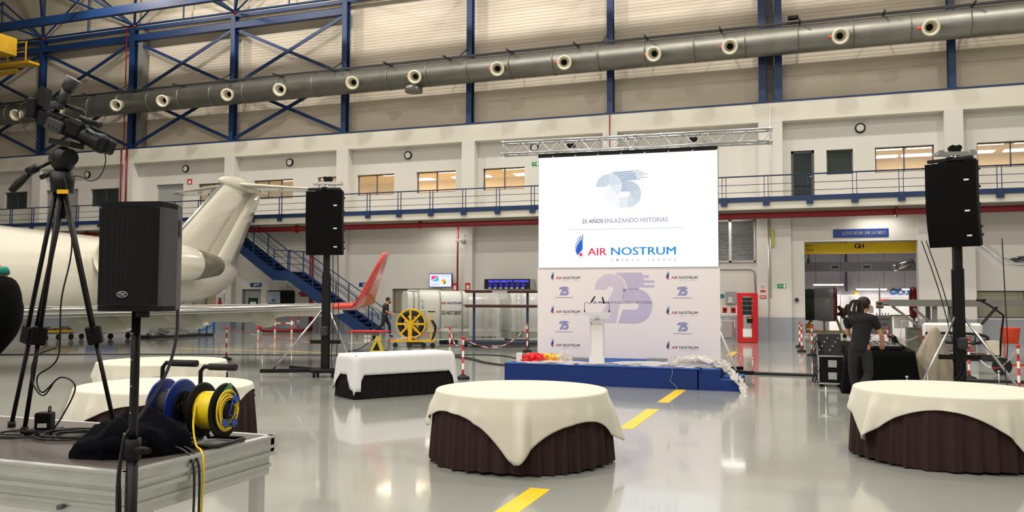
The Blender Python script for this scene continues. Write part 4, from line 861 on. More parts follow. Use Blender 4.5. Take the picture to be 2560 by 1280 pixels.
# 2: concentric arcs
c2 = (722, 318)
for i in range(11):
    r = 24 + i * 9.6; pts = []
    for j in range(25):
        a = PI - (PI * 1.25) * j / 24; pts.append(A(c2[0] + r * math.cos(a), c2[1] - r * math.sin(a)))
    d.line(pts[:11], .0085, 0); d.line(pts[10:19], .008, 1); d.line(pts[18:], .0075, 2)
    a = PI - PI * 1.25; ex, ey = c2[0] + r * math.cos(a), c2[1] - r * math.sin(a)
    d.line([A(ex, ey), A(ex - 75 + i * 1.0, ey + 85)], .0065, 3)
# 5: horizontal streaks
ends = [1030, 965, 1068, 995, 1108, 985, 1060, 1000, 1104, 1000, 1040]
for i in range(11):
    y = 178 + i * 8.6; dy = y - c2[1]; x0 = c2[0] + (math.sqrt(max(0, 130 ** 2 - dy * dy)) if abs(dy) < 130 else 20)
    d.line([A(max(x0, 775 if i == 0 else x0), y), A(ends[i], y - 8)], .010, 4)
cb5 = (912, 400)
for i in range(11):
    r = 32 + i * 9.6; y = cb5[1] - r; dy = y - c2[1]; x0 = c2[0] + (math.sqrt(max(0, 130 ** 2 - dy * dy)) if abs(dy) < 130 else 20)
    d.line([A(x0, y), A(cb5[0], y)], .0105, 4)
    pts = [A(cb5[0] + r * math.sin(PI * j / 20), cb5[1] - r * math.cos(PI * j / 20)) for j in range(21)]
    d.line(pts[:8], .0095, 4); d.line(pts[7:15], .0088, 0); d.line(pts[14:], .008, 1)
    d.line([A(cb5[0], cb5[1] + r), A(830, cb5[1] + r)], .0075, 2); d.line([A(830, cb5[1] + r), A(765 + i * 3, cb5[1] + r)], .005, 3)
x, z = A(455, 680); d.text('25 AÑOS', x, z, 212 * k_, 40 * k_ * 1.25, 5, .008)
x, z = A(682, 680); d.text('ENLAZANDO HISTORIAS', x, z, 620 * k_, 42 * k_, 6, -.008)
d.line([A(322, 742), A(1440, 742)], .008, 7)
x, z = A(383, 1012); wing(d, x, z, 212 * k_, 8, 9, .001)
x, z = A(512, 1002); d.text('AIR', x, z, 190 * k_, 72 * k_, 9, .02); x, z = A(748, 1002); d.text('NOSTRUM', x, z, 630 * k_, 76 * k_, 10, .02)
for q, ch in enumerate('LINEAS AEREAS'):
    if ch != ' ': x, z = A(748 + q * 51, 1064); d.text(ch, x, z, 22 * k_, 26 * k_, 11)
d.build('artwork', [E1('art_blue', (70, 136, 184)), E1('art_pale', (112, 160, 198)), E1('art_paler', (176, 200, 220), .95), E1('art_faint', (222, 228, 238), .97), E1('art_mid', (22, 118, 180)), E1('art_slate', (52, 84, 136), .8), E1('art_grey', (128, 140, 172), .9), E1('art_line', (180, 184, 190), .9), E1('art_cobalt', (0, 96, 206), .95), E1('art_red', (232, 48, 84), .95), E1('art_cyan', (0, 140, 218), .95), E1('art_light', (180, 186, 198), .95)], sc_)
# lifting truss
TA = Vector((-6.73, 18.16, 0)); TB = Vector((-.70, 18.47, 0)); tx = (TB - TA).normalized(); TL = (TB - TA).length
ts = thing('lighting_truss', 'silver box truss carrying the LED screen', 'truss', tuple(TA + Vector((0, 0, 5.1))), math.atan2(tx.y, tx.x))
for y in (-.14, .14):
    for z in (0, .27): mb = MB(); mb.cyl((0, y, z), (TL, y, z), .025, n=10); mb.build('chord', M['alu'], ts)
mb = MB(); n = 26
for i in range(n):
    a, b = TL * i / n, TL * (i + 1) / n
    for y in (-.14, .14): mb.cyl((a, y, 0 if i % 2 else .27), (b, y, .27 if i % 2 else 0), .009, n=6, caps=False)
    for z in (0, .27): mb.cyl((a, -.14 if i % 2 else .14, z), (b, .14 if i % 2 else -.14, z), .009, n=6, caps=False)
mb.build('lacing', M['alu'], ts)
for x in (.03, TL / 2 - .1, TL / 2 + .1, TL - .03):
    mb = MB()
    for y in (-.14, .14):
        mb.cyl((x, y, 0), (x, y, .27), .012, n=6); mb.cyl((x - .04, y, 0), (x + .04, y, 0), .034, n=10); mb.cyl((x - .04, y, .27), (x + .04, y, .27), .034, n=10)
    for z in (0, .27): mb.cyl((x, -.14, z), (x, .14, z), .012, n=6)
    mb.build('end_frame', M['alu'], ts)
for i in range(8):
    mb = MB(); x = 1.22 + i * .525; mb.lathe([(.028, 0), (.034, .0), (.034, .008), (.028, .008)], (x, -.05, -.075), (0, 1, 0), 14); mb.cyl((x, -.05, -.05), (x, -.05, -.02), .01, n=6); mb.box((x, -.05, -.12), (.03, .03, .04)); mb.build('shackle', M['chrome'], ts)
# lifting towers
def tower(name, loc, rz, H, label, legs=True, head=True):
    t = thing(name, label, 'lifting tower', loc, rz)
    mb = MB(); mb.b2((-.08, -.08, .12), (.08, .08, H * .55), .01); mb.b2((-.095, -.02, .2), (.095, .02, H * .54)); mb.build('outer_mast', M['black_metal'], t)
    mb = MB(); mb.b2((-.065, -.065, H * .5), (.065, .065, H), .01); mb.build('inner_mast', M['black_metal'], t)
    mb = MB(); mb.b2((-.28, -.25, .1), (.28, .25, .18), .02); mb.build('base', M['black_metal'], t)
    for k in range(4):
        a = PI / 4 + k * PI / 2; 
        mb = MB(); c_, s_ = math.cos(a) * .28, math.sin(a) * .26; mb.cyl((c_ - .02, s_, .06), (c_ + .02, s_, .06), .06, n=14); mb.box((c_, s_, .1), (.05, .05, .06)); mb.build('caster', M['rubber'], t)
    mb = MB(); mb.b2((-.33, -.05, .72), (.33, .03, .80)); mb.build('crossbar', M['black_metal'], t)
    mb = MB(); mb.box((0, -.15, 1.0), (.14, .12, .2), None, .02); mb.cyl((.07, -.15, 1.0), (.2, -.15, 1.0), .015, n=8); mb.cyl((.2, -.15, 1.0), (.2, -.15, 1.14), .015, n=8); mb.build('winch', M['dark_steel'], t)
    if head:
        hd = MB(); hd.b2((-.16, -.1, H), (.16, .1, H + .05)); hd.bar((-.32, -.06, H + .12), (.32, -.06, H + .12), .05, .06); hd.bar((-.32, .06, H + .12), (.32, .06, H + .12), .05, .06); hd.cyl((0, 0, H), (0, 0, H + .1), .07, n=14); hd.build('head_carrier', M['alu'], t)
        hd = MB()
        for x in (-.05, .05): hd.cyl((x, -.06, H + .22), (x, .06, H + .22), .05, n=14)
        hd.box((0, 0, H + .2), (.16, .1, .12)); hd.build('pulley', M['black'], t)
        for x in (-.25, .25): hd = MB(); hd.box((x, -.08, H + .14), (.09, .05, .07)); hd.build('clamp', M['chrome'], t)
    return t
def outrigger(t, x1, y1, z=.14, brace=None, r=.022):
    mb = MB(); mb.bar((x1 * .08, y1 * .08, z), (x1, y1, z), .08, .08); o = mb.build('outrigger', M['black_metal'], t)
    mb = MB(); mb.cyl((x1 * .97, y1 * .97, .0), (x1 * .97, y1 * .97, .45), .009, n=8); mb.cyl((x1 * .97, y1 * .97, 0), (x1 * .97, y1 * .97, .012), .06, n=14); mb.cyl((x1 * .97, y1 * .97, .44), (x1 * .97, y1 * .97, .47), .025, n=8); mb.build('levelling_jack', M['alu'], o)
    if brace: mb = MB(); mb.cyl((x1 * .04, y1 * .04, brace[1]), (x1 * brace[0], y1 * brace[0], z + .04), r, n=12); mb.build('brace', M['alu'], t)
t1 = tower('lifting_tower', (-9.96, 15.74, 0), 0.35, 4.12, 'black lifting tower at left holding three hung speakers')
outrigger(t1, -1.35, -.22, brace=(.80, 1.48)); outrigger(t1, -.95, .75); outrigger(t1, 1.0, .9, brace=(.52, 1.48)); outrigger(t1, .9, -.7)
tRp = Vector((2.40, 15.9, 0))
t2 = tower('lifting_tower', tuple(tRp), 0.2, 4.12, 'black lifting tower at right holding three hung speakers')
outrigger(t2, -1.05, -.55, brace=(.8, 1.48)); outrigger(t2, 1.0, -.6, brace=(.8, 1.48)); outrigger(t2, -.35, .55); outrigger(t2, 1.0, .9)
for (x, s_) in ((-5.25, 'left'), (-2.42, 'right')):
    t3 = tower('lifting_tower', (x, 18.78 + (x + 5.2) * .05, 0), math.atan2(tx.y, tx.x), 5.12, 'black lifting tower behind the %s part of the screen' % s_)
    if s_ == 'right': outrigger(t3, 1.28, -.35); outrigger(t3, 1.0, .9)
    else: outrigger(t3, -1.0, .9); outrigger(t3, 1, .9)
# hung line array speakers
def array(base, rz, z0, tilts, where, deep=.50):
    y = 0; z = z0; pts = []
    names = ('top', 'middle', 'bottom')
    for k, tl in enumerate(tilts):
        H = .60 if k == 0 else .40
        if where.startswith('on the right'): H = .62 if k == 0 else (.42 if k == 1 else .42)
        t = thing('line_array_speaker', '%s black speaker of the three hung %s' % (names[k], where), 'loudspeaker', (0, 0, 0), 0)
        W, Wb = .82, .50
        mb = MB(); r = []
        pf = [(-W / 2, 0), (W / 2, 0), (W / 2, -.12), (Wb / 2, -deep), (-Wb / 2, -deep), (-W / 2, -.12)]
        Rx = Matrix.Rotation(tl, 3, 'X')
        top = [Rx @ Vector((a, -b, 0)) for a, b in pf]; bot = [Rx @ Vector((a, -b * (1 if k == 0 else .9), -H + .006)) for a, b in pf]
        mb.loft([[p for p in bot], [p for p in top]], True, True, False)
        mb.build('cabinet', M['black'], t)
        g = MB(); g.add([Rx @ Vector(p) for p in ((-W / 2 + .01, -.008, -.01), (W / 2 - .01, -.008, -.01), (W / 2 - .01, -.008, -H + .02), (-W / 2 + .01, -.008, -H + .02), (-W / 2 + .01, 0, -.01), (W / 2 - .01, 0, -.01), (W / 2 - .01, 0, -H + .02), (-W / 2 + .01, 0, -H + .02))], [(0, 1, 2, 3), (4, 5, 6, 7), (0, 1, 5, 4), (1, 2, 6, 5), (2, 3, 7, 6), (3, 0, 4, 7)]); g.build('grille', mat('speaker_grille', (10, 10, 11), .85, bump=.3, bs=400, spec=.12), t)
        b = MB(); b.add([Rx @ Vector(p) for p in ((.22, -.014, -H * .5), (.30, -.014, -H * .5), (.30, -.014, -H * .5 - .028), (.22, -.014, -H * .5 - .028))], [(0, 1, 2, 3)]); b.build('badge', M['paper'], t)
        for sx in (-1, 1):
            q = MB(); q.add([], []); 
            for hz in (-.12, -.26 if k else -.42): q.box(tuple(Rx @ Vector((sx * .34, .25, hz))), (.05, .1, .04), Matrix.Rotation(-sx * .38, 3, 'Z')); 
            q.build('side_handle', M['dark_steel'], t)
        t.location = Vector(base) + Matrix.Rotation(rz, 3, 'Z') @ Vector((0, y - .24, z)); t.rotation_euler = (0, 0, rz)
        e = Rx @ Vector((0, 0, -H)); y += e.y; z += e.z
    fr_ = thing('rigging_bumper', 'black rigging frame above the speakers ' + where, 'rigging frame', tuple(Vector(base) + Vector((0, 0, z0))), rz)
    mb = MB(); mb.b2((-.36, -.26, .02), (.36, -.18, .07)); mb.b2((-.3, .05, .02), (.3, .12, .07)); mb.b2((-.05, -.26, .02), (.05, .15, .09)); mb.build('beam', M['black_metal'], fr_)
array((-9.96, 15.74, 0), 0.22, 4.04, (0.0, 0.06, 0.10), 'on the left tower')
array(tuple(tRp), -0.50, 4.07, (0.0, 0.10, 0.24), 'on the right tower')
for (b, offs, lab) in (((-9.96, 15.74), ((.12, .05), (.25, .05)), 'black signal cables hanging down the left tower'), ((2.40, 15.9), ((-.56, -.1), (.62, -.3), (-.49, -.1)), 'black signal cables hanging down the right tower')):
    mb = MB()
    for k, (dx, dy) in enumerate(offs):
        x, y = b[0] + dx, b[1] + dy
        mb.tube(bez([(x * 1, y, 2.75), (x + (.02 if dx > 0 else .25), y, 1.9), (x + (.04 if dx > 0 else .45), y, 1.0), (x + (.0 if dx > 0 else .55), y, .5), (x + .1, y - .1, .05), (x + .3, y - .2, .012)], 6), .009, 6)
    solo('speaker_cable', mb, M['black_cable'], lab, 'cable', kind='stuff')

# lectern
lc = thing('lectern', 'white slender lectern with two gooseneck microphones on the stage', 'lectern', (-4.05, 16.42, .4), .12)
mb = MB(); rings = []
for i in range(13):
    t = i / 12; z = .02 + t * .98; hw = .155 - .012 * math.sin(t * PI) ; y = -.06 + .05 * math.sin(t * PI) + (t > .9) * 0
    rings.append([(-hw, y, z), (hw, y, z), (hw, y + .012, z), (-hw, y + .012, z)])
mb.loft([[Vector(p) for p in r] for r in rings], True, True, False); mb.build('front_panel', M['frost'], lc)
mb = MB(); mb.b2((-.2, -.15, 0), (.22, .25, .018)); mb.build('base', M['acrylic'], lc)
mb = MB(); 
for x in (-.13, .13): mb.b2((x - .01, -.04, .02), (x + .01, .2, .98))
mb.build('side_panel', M['acrylic'], lc)
mb = MB(); mb.add([(-.3, -.10, 1.04), (.3, -.10, 1.04), (.27, .32, .96), (-.27, .32, .96), (-.3, -.10, 1.055), (.3, -.10, 1.055), (.27, .32, .975), (-.27, .32, .975)], [(0, 1, 2, 3), (4, 5, 6, 7), (0, 1, 5, 4), (1, 2, 6, 5), (2, 3, 7, 6), (3, 0, 4, 7)]); 
mb.add([(-.3, -.10, 1.05), (.3, -.10, 1.05), (.24, -.13, .93), (-.22, -.13, .93), (-.3, -.105, 1.05), (.3, -.105, 1.05), (.24, -.135, .93), (-.22, -.135, .93)], [(0, 1, 2, 3), (4, 5, 6, 7), (0, 1, 5, 4), (1, 2, 6, 5), (2, 3, 7, 6), (3, 0, 4, 7)]); mb.build('reading_shelf', M['acrylic'], lc)
d = Decal((0, -.045, 0), (1, 0, 0), (0, 0, 1), .012); num25(d, -.05, .90, .11, 0, 0); d.rect(-.1, .865, .1, .868, 2); brand(d, -.115, .80, .23, (1, 1, 1), False); d.build('logo', [LAV3, NAVY, GREYP], lc)
for sx, tp in ((-1, (-.10, -.1, 1.32)), (1, (.12, -.1, 1.30))):
    mic = thing('gooseneck_microphone', '%s gooseneck microphone clipped to the lectern shelf' % ('left' if sx < 0 else 'right'), 'microphone', tuple(Vector((-4.05, 16.42, .4)) + Matrix.Rotation(.12, 3, 'Z') @ Vector((sx * .25, 0, 1.05))), .12)
    o = Vector((sx * .25, 0, 1.05)); e = Vector(tp) - o
    b_ = Vector((sx * -.12, -.06, .18)) if sx < 0 else Vector((-.08, -.06, .17))
    mb = MB(); mb.tube(bez([(0, 0, 0), (0, 0, .16), (-sx * .03, -.02, .20), (-sx * .12, -.05, .175), tuple(b_ + Vector((-sx * .02, 0, .02)))], 6), .005, 8); mb.build('neck', M['dark_steel'], mic)
    mb = MB(); mb.cyl(tuple(b_ + Vector((-sx * .02, 0, .02))), tuple(b_ + Vector((-sx * .02 + (.08 if sx < 0 else -.03), -.02, .14))), .015, n=10); mb.build('windshield', M['black'], mic)
    mb = MB(); mb.cyl((0, 0, 0), (0, 0, .05), .012, n=8); mb.build('clip', M['black'], mic)

# ================================================================== TABLES
def ripple(a, seed):
    rs = random.Random(seed); return sum(rs.uniform(.4, 1) * math.sin(a * n + rs.uniform(0, 6.28)) for n in (17, 23, 31)) / 2.0
def round_table(x, y, R, rot, label_t, label_c, seed, a=1.13, ofs=(0, 0), H=.745):
    t = thing('round_table', label_t, 'table', (x, y, 0))
    mb = MB(); mb.cyl((0, 0, H - .03), (0, 0, H - .002), R - .01, n=64); mb.build('tabletop', M['grey_dark'], t)
    for k in range(4): c_, s_ = math.cos(k * PI / 2 + .5) * .55, math.sin(k * PI / 2 + .5) * .55; mb = MB(); mb.cyl((c_, s_, 0), (c_, s_, H - .03), .02, n=8); mb.build('leg', M['grey_steel'], t)
    # pleated skirt
    mb = MB(); n = 360; rings = []
    rs = random.Random(seed); ph = []; q = 0
    for i in range(n):
        an = 2 * PI * i / n; ph.append(an)
    def pl(an, t_): 
        w_ = 34 * an + 1.3 * math.sin(3 * an + seed) + .9 * math.sin(7 * an + 2 * seed); return ((1 - 2 * abs(math.sin(w_ * .5)) ** .8) * .7 + .3 * math.sin(2.1 * w_ + 1)) * (.014 + .032 * t_)
    for j in range(9):
        t_ = j / 8; z = (H - .012) * (1 - t_) + .012
        if j == 8: z = .012
        rings.append([Vector(((R - .004 + .06 * t_ ** .6 + pl(an, t_) * min(1, t_ * 4)) * math.cos(an), (R - .004 + .06 * t_ ** .6 + pl(an, t_) * min(1, t_ * 4)) * math.sin(an), z + (.01 * math.sin(5 * an + seed) + .008 if j == 8 else 0))) for an in ph])
    mb.loft(rings, True, False, True); mb.build('skirt', M['skirt'], t)
    # square overlay cloth
    mb = MB(); n = 240; rings = []; rs = random.Random(seed + 5); p1, p2, p3 = [rs.uniform(0, 6) for _ in range(3)]
    def hang(an):
        b = an - rot; cb_, sb2 = math.cos(b), math.sin(b); m_ = max(abs(cb_), abs(sb2))
        t1 = (a + ofs[0] * (1 if cb_ > 0 else -1)) / max(1e-6, abs(cb_)); t2 = (a + ofs[1] * (1 if sb2 > 0 else -1)) / max(1e-6, abs(sb2)); k1, k2 = min(t1, t2), max(t1, t2)
        return max(.05, k1 - .05 * math.exp(-((k2 - k1) / .12) ** 2) - R), m_
    top = [[Vector((r * math.cos(2 * PI * i / n), r * math.sin(2 * PI * i / n), H + .003)) for i in range(n)] for r in (.02, R * .5, R * .96)]
    for t_ in (0, .012, .04, .09, .16, .25, .36, .48, .6, .72, .84, .93, 1.0):
        j = t_; ring = []
        for i in range(n):
            an = 2 * PI * i / n; h, m_ = hang(an); corner = (1 - m_) / (1 - .7071)
            drop = h * t_ * (1 + .02 * math.sin(9 * an + p1)); fold = (.5 * math.sin(15 * an + p1) + .5 * math.sin(24 * an + p2) + .3 * math.sin(9 * an + p3)) * min(drop, .5) * .20 * (.6 + corner)
            flare = .035 + .05 * min(drop, .3) + corner * .015 * t_
            if j == 0: ring.append(Vector((R * math.cos(an), R * math.sin(an), H)))
            else: tk = drop / H; rr = R + max(.006 + flare * min(1, drop * 6) + fold, .006 + .06 * tk ** .6 + (.014 + .032 * tk) * min(1, tk * 4)); ring.append(Vector((rr * math.cos(an), rr * math.sin(an), H - .004 - drop * .99)))
        rings.append(ring)
    mb.loft(top + rings, True, False, True); mb.add([top[0][i] for i in range(n)], [list(range(n))])
    o = mb.build('tablecloth', M['cloth_cream']); o.location = (x, y, 0); sm = o.modifiers.new('thick', 'SOLIDIFY'); sm.thickness = .003; sm.offset = 1
    tag(o, label_c, 'tablecloth', None)
    return t
cen = lambda x, y: math.atan2(-y, -x)
round_table(-2.95, 8.56, .915, cen(-2.95, 8.56) - PI / 4 - .10, 'round table with brown pleated skirt in the centre foreground', 'cream square overlay cloth on the centre foreground round table', 3, .99, (.09, .17))
round_table(1.42, 10.32, .95, cen(1.42, 10.32) - .06, 'round table with brown pleated skirt at the right edge', 'cream square overlay cloth on the right edge round table', 8, 1.12, (-.04, .02))
def at_px(px, k):          # floor point along a bearing at a given scale
    dpt = 2070.7 / k; la = (px - 1280) / k; return (la * .9415 - dpt * .3368, la * .3371 + dpt * .9402)
P1 = (-7.15 - 1.82, 9.72 - .55)
xa, ya = at_px(424, 222); xb, yb = at_px(414, 162)
round_table(xa, ya, .915, cen(xa, ya) - .30, 'nearer round table with brown skirt behind the cable reels', 'white overlay cloth on the nearer left round table', 13, 1.05, (-.02, -.08))
round_table(xb, yb, .915, cen(xb, yb) - .05, 'farther round table with brown skirt behind the speaker pole', 'white overlay cloth on the farther left round table', 21, 1.07, (0, -.04))
# rectangular table
RC = [Vector((-7.83, 12.83, 0)), Vector((-6.71, 14.46, 0)), Vector((-6.2, 14.02, 0)), Vector((-7.28, 12.39, 0))]
rcn = sum(RC, Vector()) / 4; ra = math.atan2(RC[2].y - RC[3].y, RC[2].x - RC[3].x); LX, LY = (RC[2] - RC[3]).length / 2, (RC[0] - RC[3]).length / 2
rt = thing('buffet_table', 'rectangular table with dark skirt and white cloth left of centre', 'table', (rcn.x, rcn.y, 0), ra)
MB().b2((-LX, -LY, .71), (LX, LY, .74)).build('tabletop', M['grey_dark'], rt)
for sx in (-1, 1):
    for sy in (-1, 1): mb = MB(); mb.cyl((sx * (LX - .1), sy * (LY - .1), 0), (sx * (LX - .1), sy * (LY - .1), .71), .02, n=8); mb.build('leg', M['grey_steel'], rt)
def rrect(lx, ly, r, n):
    pts = []
    per = []
    for cx_, cy_, a0 in ((lx - r, -ly + r, -PI / 2), (lx - r, ly - r, 0), (-lx + r, ly - r, PI / 2), (-lx + r, -ly + r, PI)):
        for i in range(9): a = a0 + PI / 2 * i / 8; per.append((cx_ + r * math.cos(a), cy_ + r * math.sin(a), math.cos(a), math.sin(a), 1 - abs(i - 4) / 4))
    out = []
    for i in range(len(per)):
        a = per[i]; b = per[(i + 1) % len(per)]; L_ = math.hypot(b[0] - a[0], b[1] - a[1]); m_ = max(1, int(L_ / .02))
        for k in range(m_): t_ = k / m_; out.append(tuple(a[q] + (b[q] - a[q]) * t_ for q in range(5)))
    return out
per = rrect(LX, LY, .04, 0); mb = MB(); rings = []; s_ = 0; arcs = []
for i, p in enumerate(per): arcs.append(s_); q = per[(i + 1) % len(per)]; s_ += math.hypot(q[0] - p[0], q[1] - p[1])
for j in range(7):
    t_ = j / 6; rings.append([Vector((p[0] + p[2] * (.01 + .04 * t_ + .018 * t_ * math.sin(arcs[i] * 52 + 1.5 * math.sin(arcs[i] * 5))), p[1] + p[3] * (.01 + .04 * t_ + .018 * t_ * math.sin(arcs[i] * 52 + 1.5 * math.sin(arcs[i] * 5))), .73 - .718 * t_)) for i, p in enumerate(per)])
mb.loft(rings, True, False, True); mb.build('skirt', M['skirt_dark'], rt)
mb = MB(); rings = [[Vector((p[0], p[1], .745)) for p in per]]
for j in range(1, 9):
    t_ = j / 8; ring = []
    for i, p in enumerate(per):
        h = .335 + .34 * max(0, p[4]) ** 1.3; 
        if abs(p[0]) > LX - .05 and abs(p[1]) > LY - .22: h = max(h, .335 + .34 * (1 - (LY - abs(p[1])) / .22) * .8)
        if abs(p[1]) > LY - .05 and abs(p[0]) > LX - .12: h = max(h, .335 + .34 * (1 - (LX - abs(p[0])) / .12) * .6)
        out = .03 + .03 * t_ + .05 * t_ * (h - .335) / .3 + .004 * math.sin(arcs[i] * 30) * t_
        ring.append(Vector((p[0] + p[2] * out, p[1] + p[3] * out, .742 - h * t_)))
    rings.append(ring)
mb.loft(rings, True, False, True); mb.add(rings[0], [list(range(len(per)))]); o = mb.build('tablecloth', M['cloth_white']); o.location = (rcn.x, rcn.y, 0); o.rotation_euler = (0, 0, ra); sm = o.modifiers.new('thick', 'SOLIDIFY'); sm.thickness = .003; sm.offset = 1
tag(o, 'bright white cloth hanging over the rectangular buffet table', 'tablecloth')

# ================================================================== STRIPED POSTS AND CHAINS
def ringseg(mb, z0, z1, r, a): mb.cyl((0, 0, z0), (0, 0, z1), r, n=14)
def make_post():
    t = thing('barrier_post', 'x', 'barrier post')
    mb = MB(); mb.lathe([(.001, 0), (.145, 0), (.145, .05), (.12, .06), (.04, .1), (.001, .1)], n=28); mb.build('base', M['rubber'], t)
    z = .08; mb = MB(); k = 0
    while z < .88: mb.cur = k % 2; mb.cyl((0, 0, z), (0, 0, min(z + .13, .88)), .024, n=14); z += .13; k += 1
    mb.cur = 0; mb.lathe([(.03, .84), (.034, .86), (.034, .9), (.02, .92), (.001, .92)], n=14); mb.build('pole', [mat('barrier_red', (196, 38, 44), .45), mat('barrier_white', (232, 228, 214), .5)], t)
    return t
bp_ = make_post()
posts_ = [(-6.97, 16.38, 'red and white striped post just right of the buffet table'), (-15.12, 18.92, 'red and white striped post behind the farther left round table'), (-8.59, 25.47, 'red and white striped post left of the stage, before the brown rack'),
          (-9.6, 21.6, 'red and white striped post in front of the red-topped power cabinet'),
          (-.34, 32.0, 'red and white striped post nearest the wall by the workshop opening'), (-.25, 29.1, 'second red and white striped post out from the workshop pier'), (.07, 27.16, 'third red and white striped post before the engine stand'), (2.2, 27.14, 'striped post behind the sound desk'),
          (3.0, 25.79, 'striped post left of the beige draped tarp'), (3.26, 20.4, 'striped post right behind the right lifting tower'), (3.64, 17.7, 'striped post at the right frame edge')]
for i, (x, y, l) in enumerate(posts_):
    o = bp_ if i == 0 else copy_tree(bp_); place(o, (x, y, 0), 0, l)
def chain(a, b, sag, label):
    a, b = Vector(a), Vector(b); L = (b - a).length; n = max(8, int(L / .055)); t = thing('plastic_chain', label, 'chain', tuple(a)); 
    run = 12; pts = []
    for i in range(n + 1): s_ = i / n; pts.append(a.lerp(b, s_) + Vector((0, 0, -4 * sag * s_ * (1 - s_))))
    for part_i in range(0, n, run):
        mb = MB()
        for i in range(part_i, min(part_i + run, n)):
            p, q = pts[i], pts[i + 1]; dr = (q - p).normalized(); sd = dr.cross(Vector((0, 0, 1))).normalized() if i % 2 else Vector((0, 0, 1)); c = (p + q) / 2; l_ = (q - p).length * .62
            loop = [c + dr * (l_ * math.cos(u)) + sd * (.013 * math.sin(u)) for u in [2 * PI * k / 8 for k in range(9)]]
            mb.tube([v - a for v in loop], .0042, 4, False)
        o = mb.build('chain_run', MATS['barrier_red'] if (part_i // run) % 2 == 0 else MATS['barrier_white'], t)
chain((-15.12, 18.92, .87), (-9.6, 21.6, .87), .42, 'red and white chain sagging behind the left speaker tower')
chain((-9.6, 21.6, .87), (-6.97, 16.38, .87), .3, 'red and white chain passing behind the buffet table')
chain((-6.97, 16.38, .87), (-8.59, 25.47, .87), .42, 'red and white chain between the two posts left of the stage')
chain((-.34, 32.0, .87), (-.25, 29.1, .87), .35, 'short chain beside the workshop pier'); chain((-.25, 29.1, .87), (.07, 27.16, .87), .35, 'chain between second and third posts by the engine stand'); chain((.07, 27.16, .87), (2.2, 27.14, .87), .35, 'chain across the workshop entrance behind the technician')
chain((2.2, 27.14, .87), (3.0, 25.79, .87), .3, 'chain between the posts beneath the work dock'); chain((3.0, 25.79, .87), (3.26, 20.4, .87), .45, 'chain running behind the beige tarp'); chain((3.26, 20.4, .87), (3.64, 17.7, .87), .5, 'chain sagging to the striped post at the right frame edge')
# yellow floor strips
for k, (y0, y1, t) in enumerate([(6.3, 7.25, 'nearest yellow floor strip at the bottom edge'), (10.95, 13.05, 'yellow floor strip behind the centre round table'), (13.95, 16.05, 'yellow floor strip touching the stage front'), (26.1, 28.3, 'far yellow floor strip beyond the stage step')]):
    solo('floor_strip', MB().b2((-2.41, y0, .0005), (-2.22, y1, .003)), mat('strip_yellow', (232, 190, 36), .4), t, 'floor marking')
mb = MB(); mb.b2((-20, 22.6, .0005), (-10.6, 22.7, .003)); solo('floor_line', mb, MATS['strip_yellow'], 'thin yellow line on the floor beneath the aircraft wing', 'floor marking')
mb = MB(); mb.tube(bez([(-24, 17.2, .012), (-18, 20.0, .012), (-12, 22.0, .012), (-9, 23.5, .012), (-7, 21.0, .012)], 12), .02, 6); solo('floor_cable', mb, M['black_cable'], 'long thin black cable crossing the floor under the left chain', 'cable')
mb = MB()
for k in range(3): mb.tube(bez([(-13.5, 24.6, .015), (-11.8, 23.0, .015), (-9.6 + .05 * k, 22.2, .015 + .01 * k), (-7.9, 20.4 + .05 * k, .015), (-6.0, 19.4, .015), (-4, 19.2, .015)], 12), .022, 6)
solo('cable_bundle', mb, M['black_cable'], 'thick black cable bundle snaking from the yellow reel to the stage', 'cable', kind='stuff')
mb = MB(); mb.b2((-1.2, 19.9, 0), (14, 20.12, .05), .02); solo('cable_ramp', mb, M['rubber'], 'long low black cable ramp crossing the floor behind the sound desk', 'cable ramp')

# ================================================================== PLASTIC AND RIBBON ON THE STAGE
def crumple(cx_, cy_, cz_, rx, ry, rz_, seed, n=28, m=18, amp=.35, f=5):
    rs = random.Random(seed); ph = [rs.uniform(0, 6.28) for _ in range(9)]; mb = MB(); rings = []
    for j in range(m + 1):
        p = PI * j / m * .5; ring = []
        for i in range(n):
            t = 2 * PI * i / n; q = 1 + amp * (.4 * math.sin(f * t + ph[0] + 3 * p) + .3 * math.sin((f + 3) * t - 5 * p + ph[1]) + .3 * math.sin(2 * f * t + 7 * p + ph[2])) * math.sin(p) ** .5 + rs.uniform(-.06, .06)
            ring.append(Vector((cx_ + rx * q * math.sin(p), 0, 0)) + Vector((rx * q * math.sin(p) * (math.cos(t) - 1), ry * q * math.sin(p) * math.sin(t) + cy_, cz_ + rz_ * math.cos(p) * (1 + .5 * (q - 1)))))
        rings.append(ring)
    return mb.loft(rings, True, False, False)
solo('red_ribbon_heap', crumple(-5.42, 16.5, .4, .26, .2, .19, 4, amp=.5), M['red_foil'], 'bright red crumpled ribbon heap on the left stage corner', 'ribbon')
solo('gold_fabric_heap', crumple(-5.15, 16.75, .4, .36, .22, .17, 9, amp=.4), M['gold_foil'], 'golden crumpled fabric behind the red ribbon heap', 'fabric')
mb = MB(); mb.box((-5.74, 16.5, .5), (.12, .2, .16), Matrix.Rotation(.3, 3, 'Z')); solo('white_box', mb, M['paper'], 'small white box left of the red ribbon heap', 'box')
solo('plastic_sheet', crumple(-4.95, 16.45, .4, .85, .28, .05, 14, 40, 10, .3, 9), M['wrap_loose'], 'crumpled clear plastic sheet spread along the left stage edge', 'plastic sheet')
solo('plastic_ball', crumple(-4.78, 16.62, .4, .17, .14, .24, 15, amp=.3), M['wrap_loose'], 'balled clear plastic left of the lectern', 'plastic wrap')
solo('plastic_sheet', crumple(-2.75, 16.55, .4, 1.1, .3, .08, 18, 50, 10, .3, 9), M['wrap_loose'], 'crumpled clear plastic strip right of the lectern', 'plastic sheet')
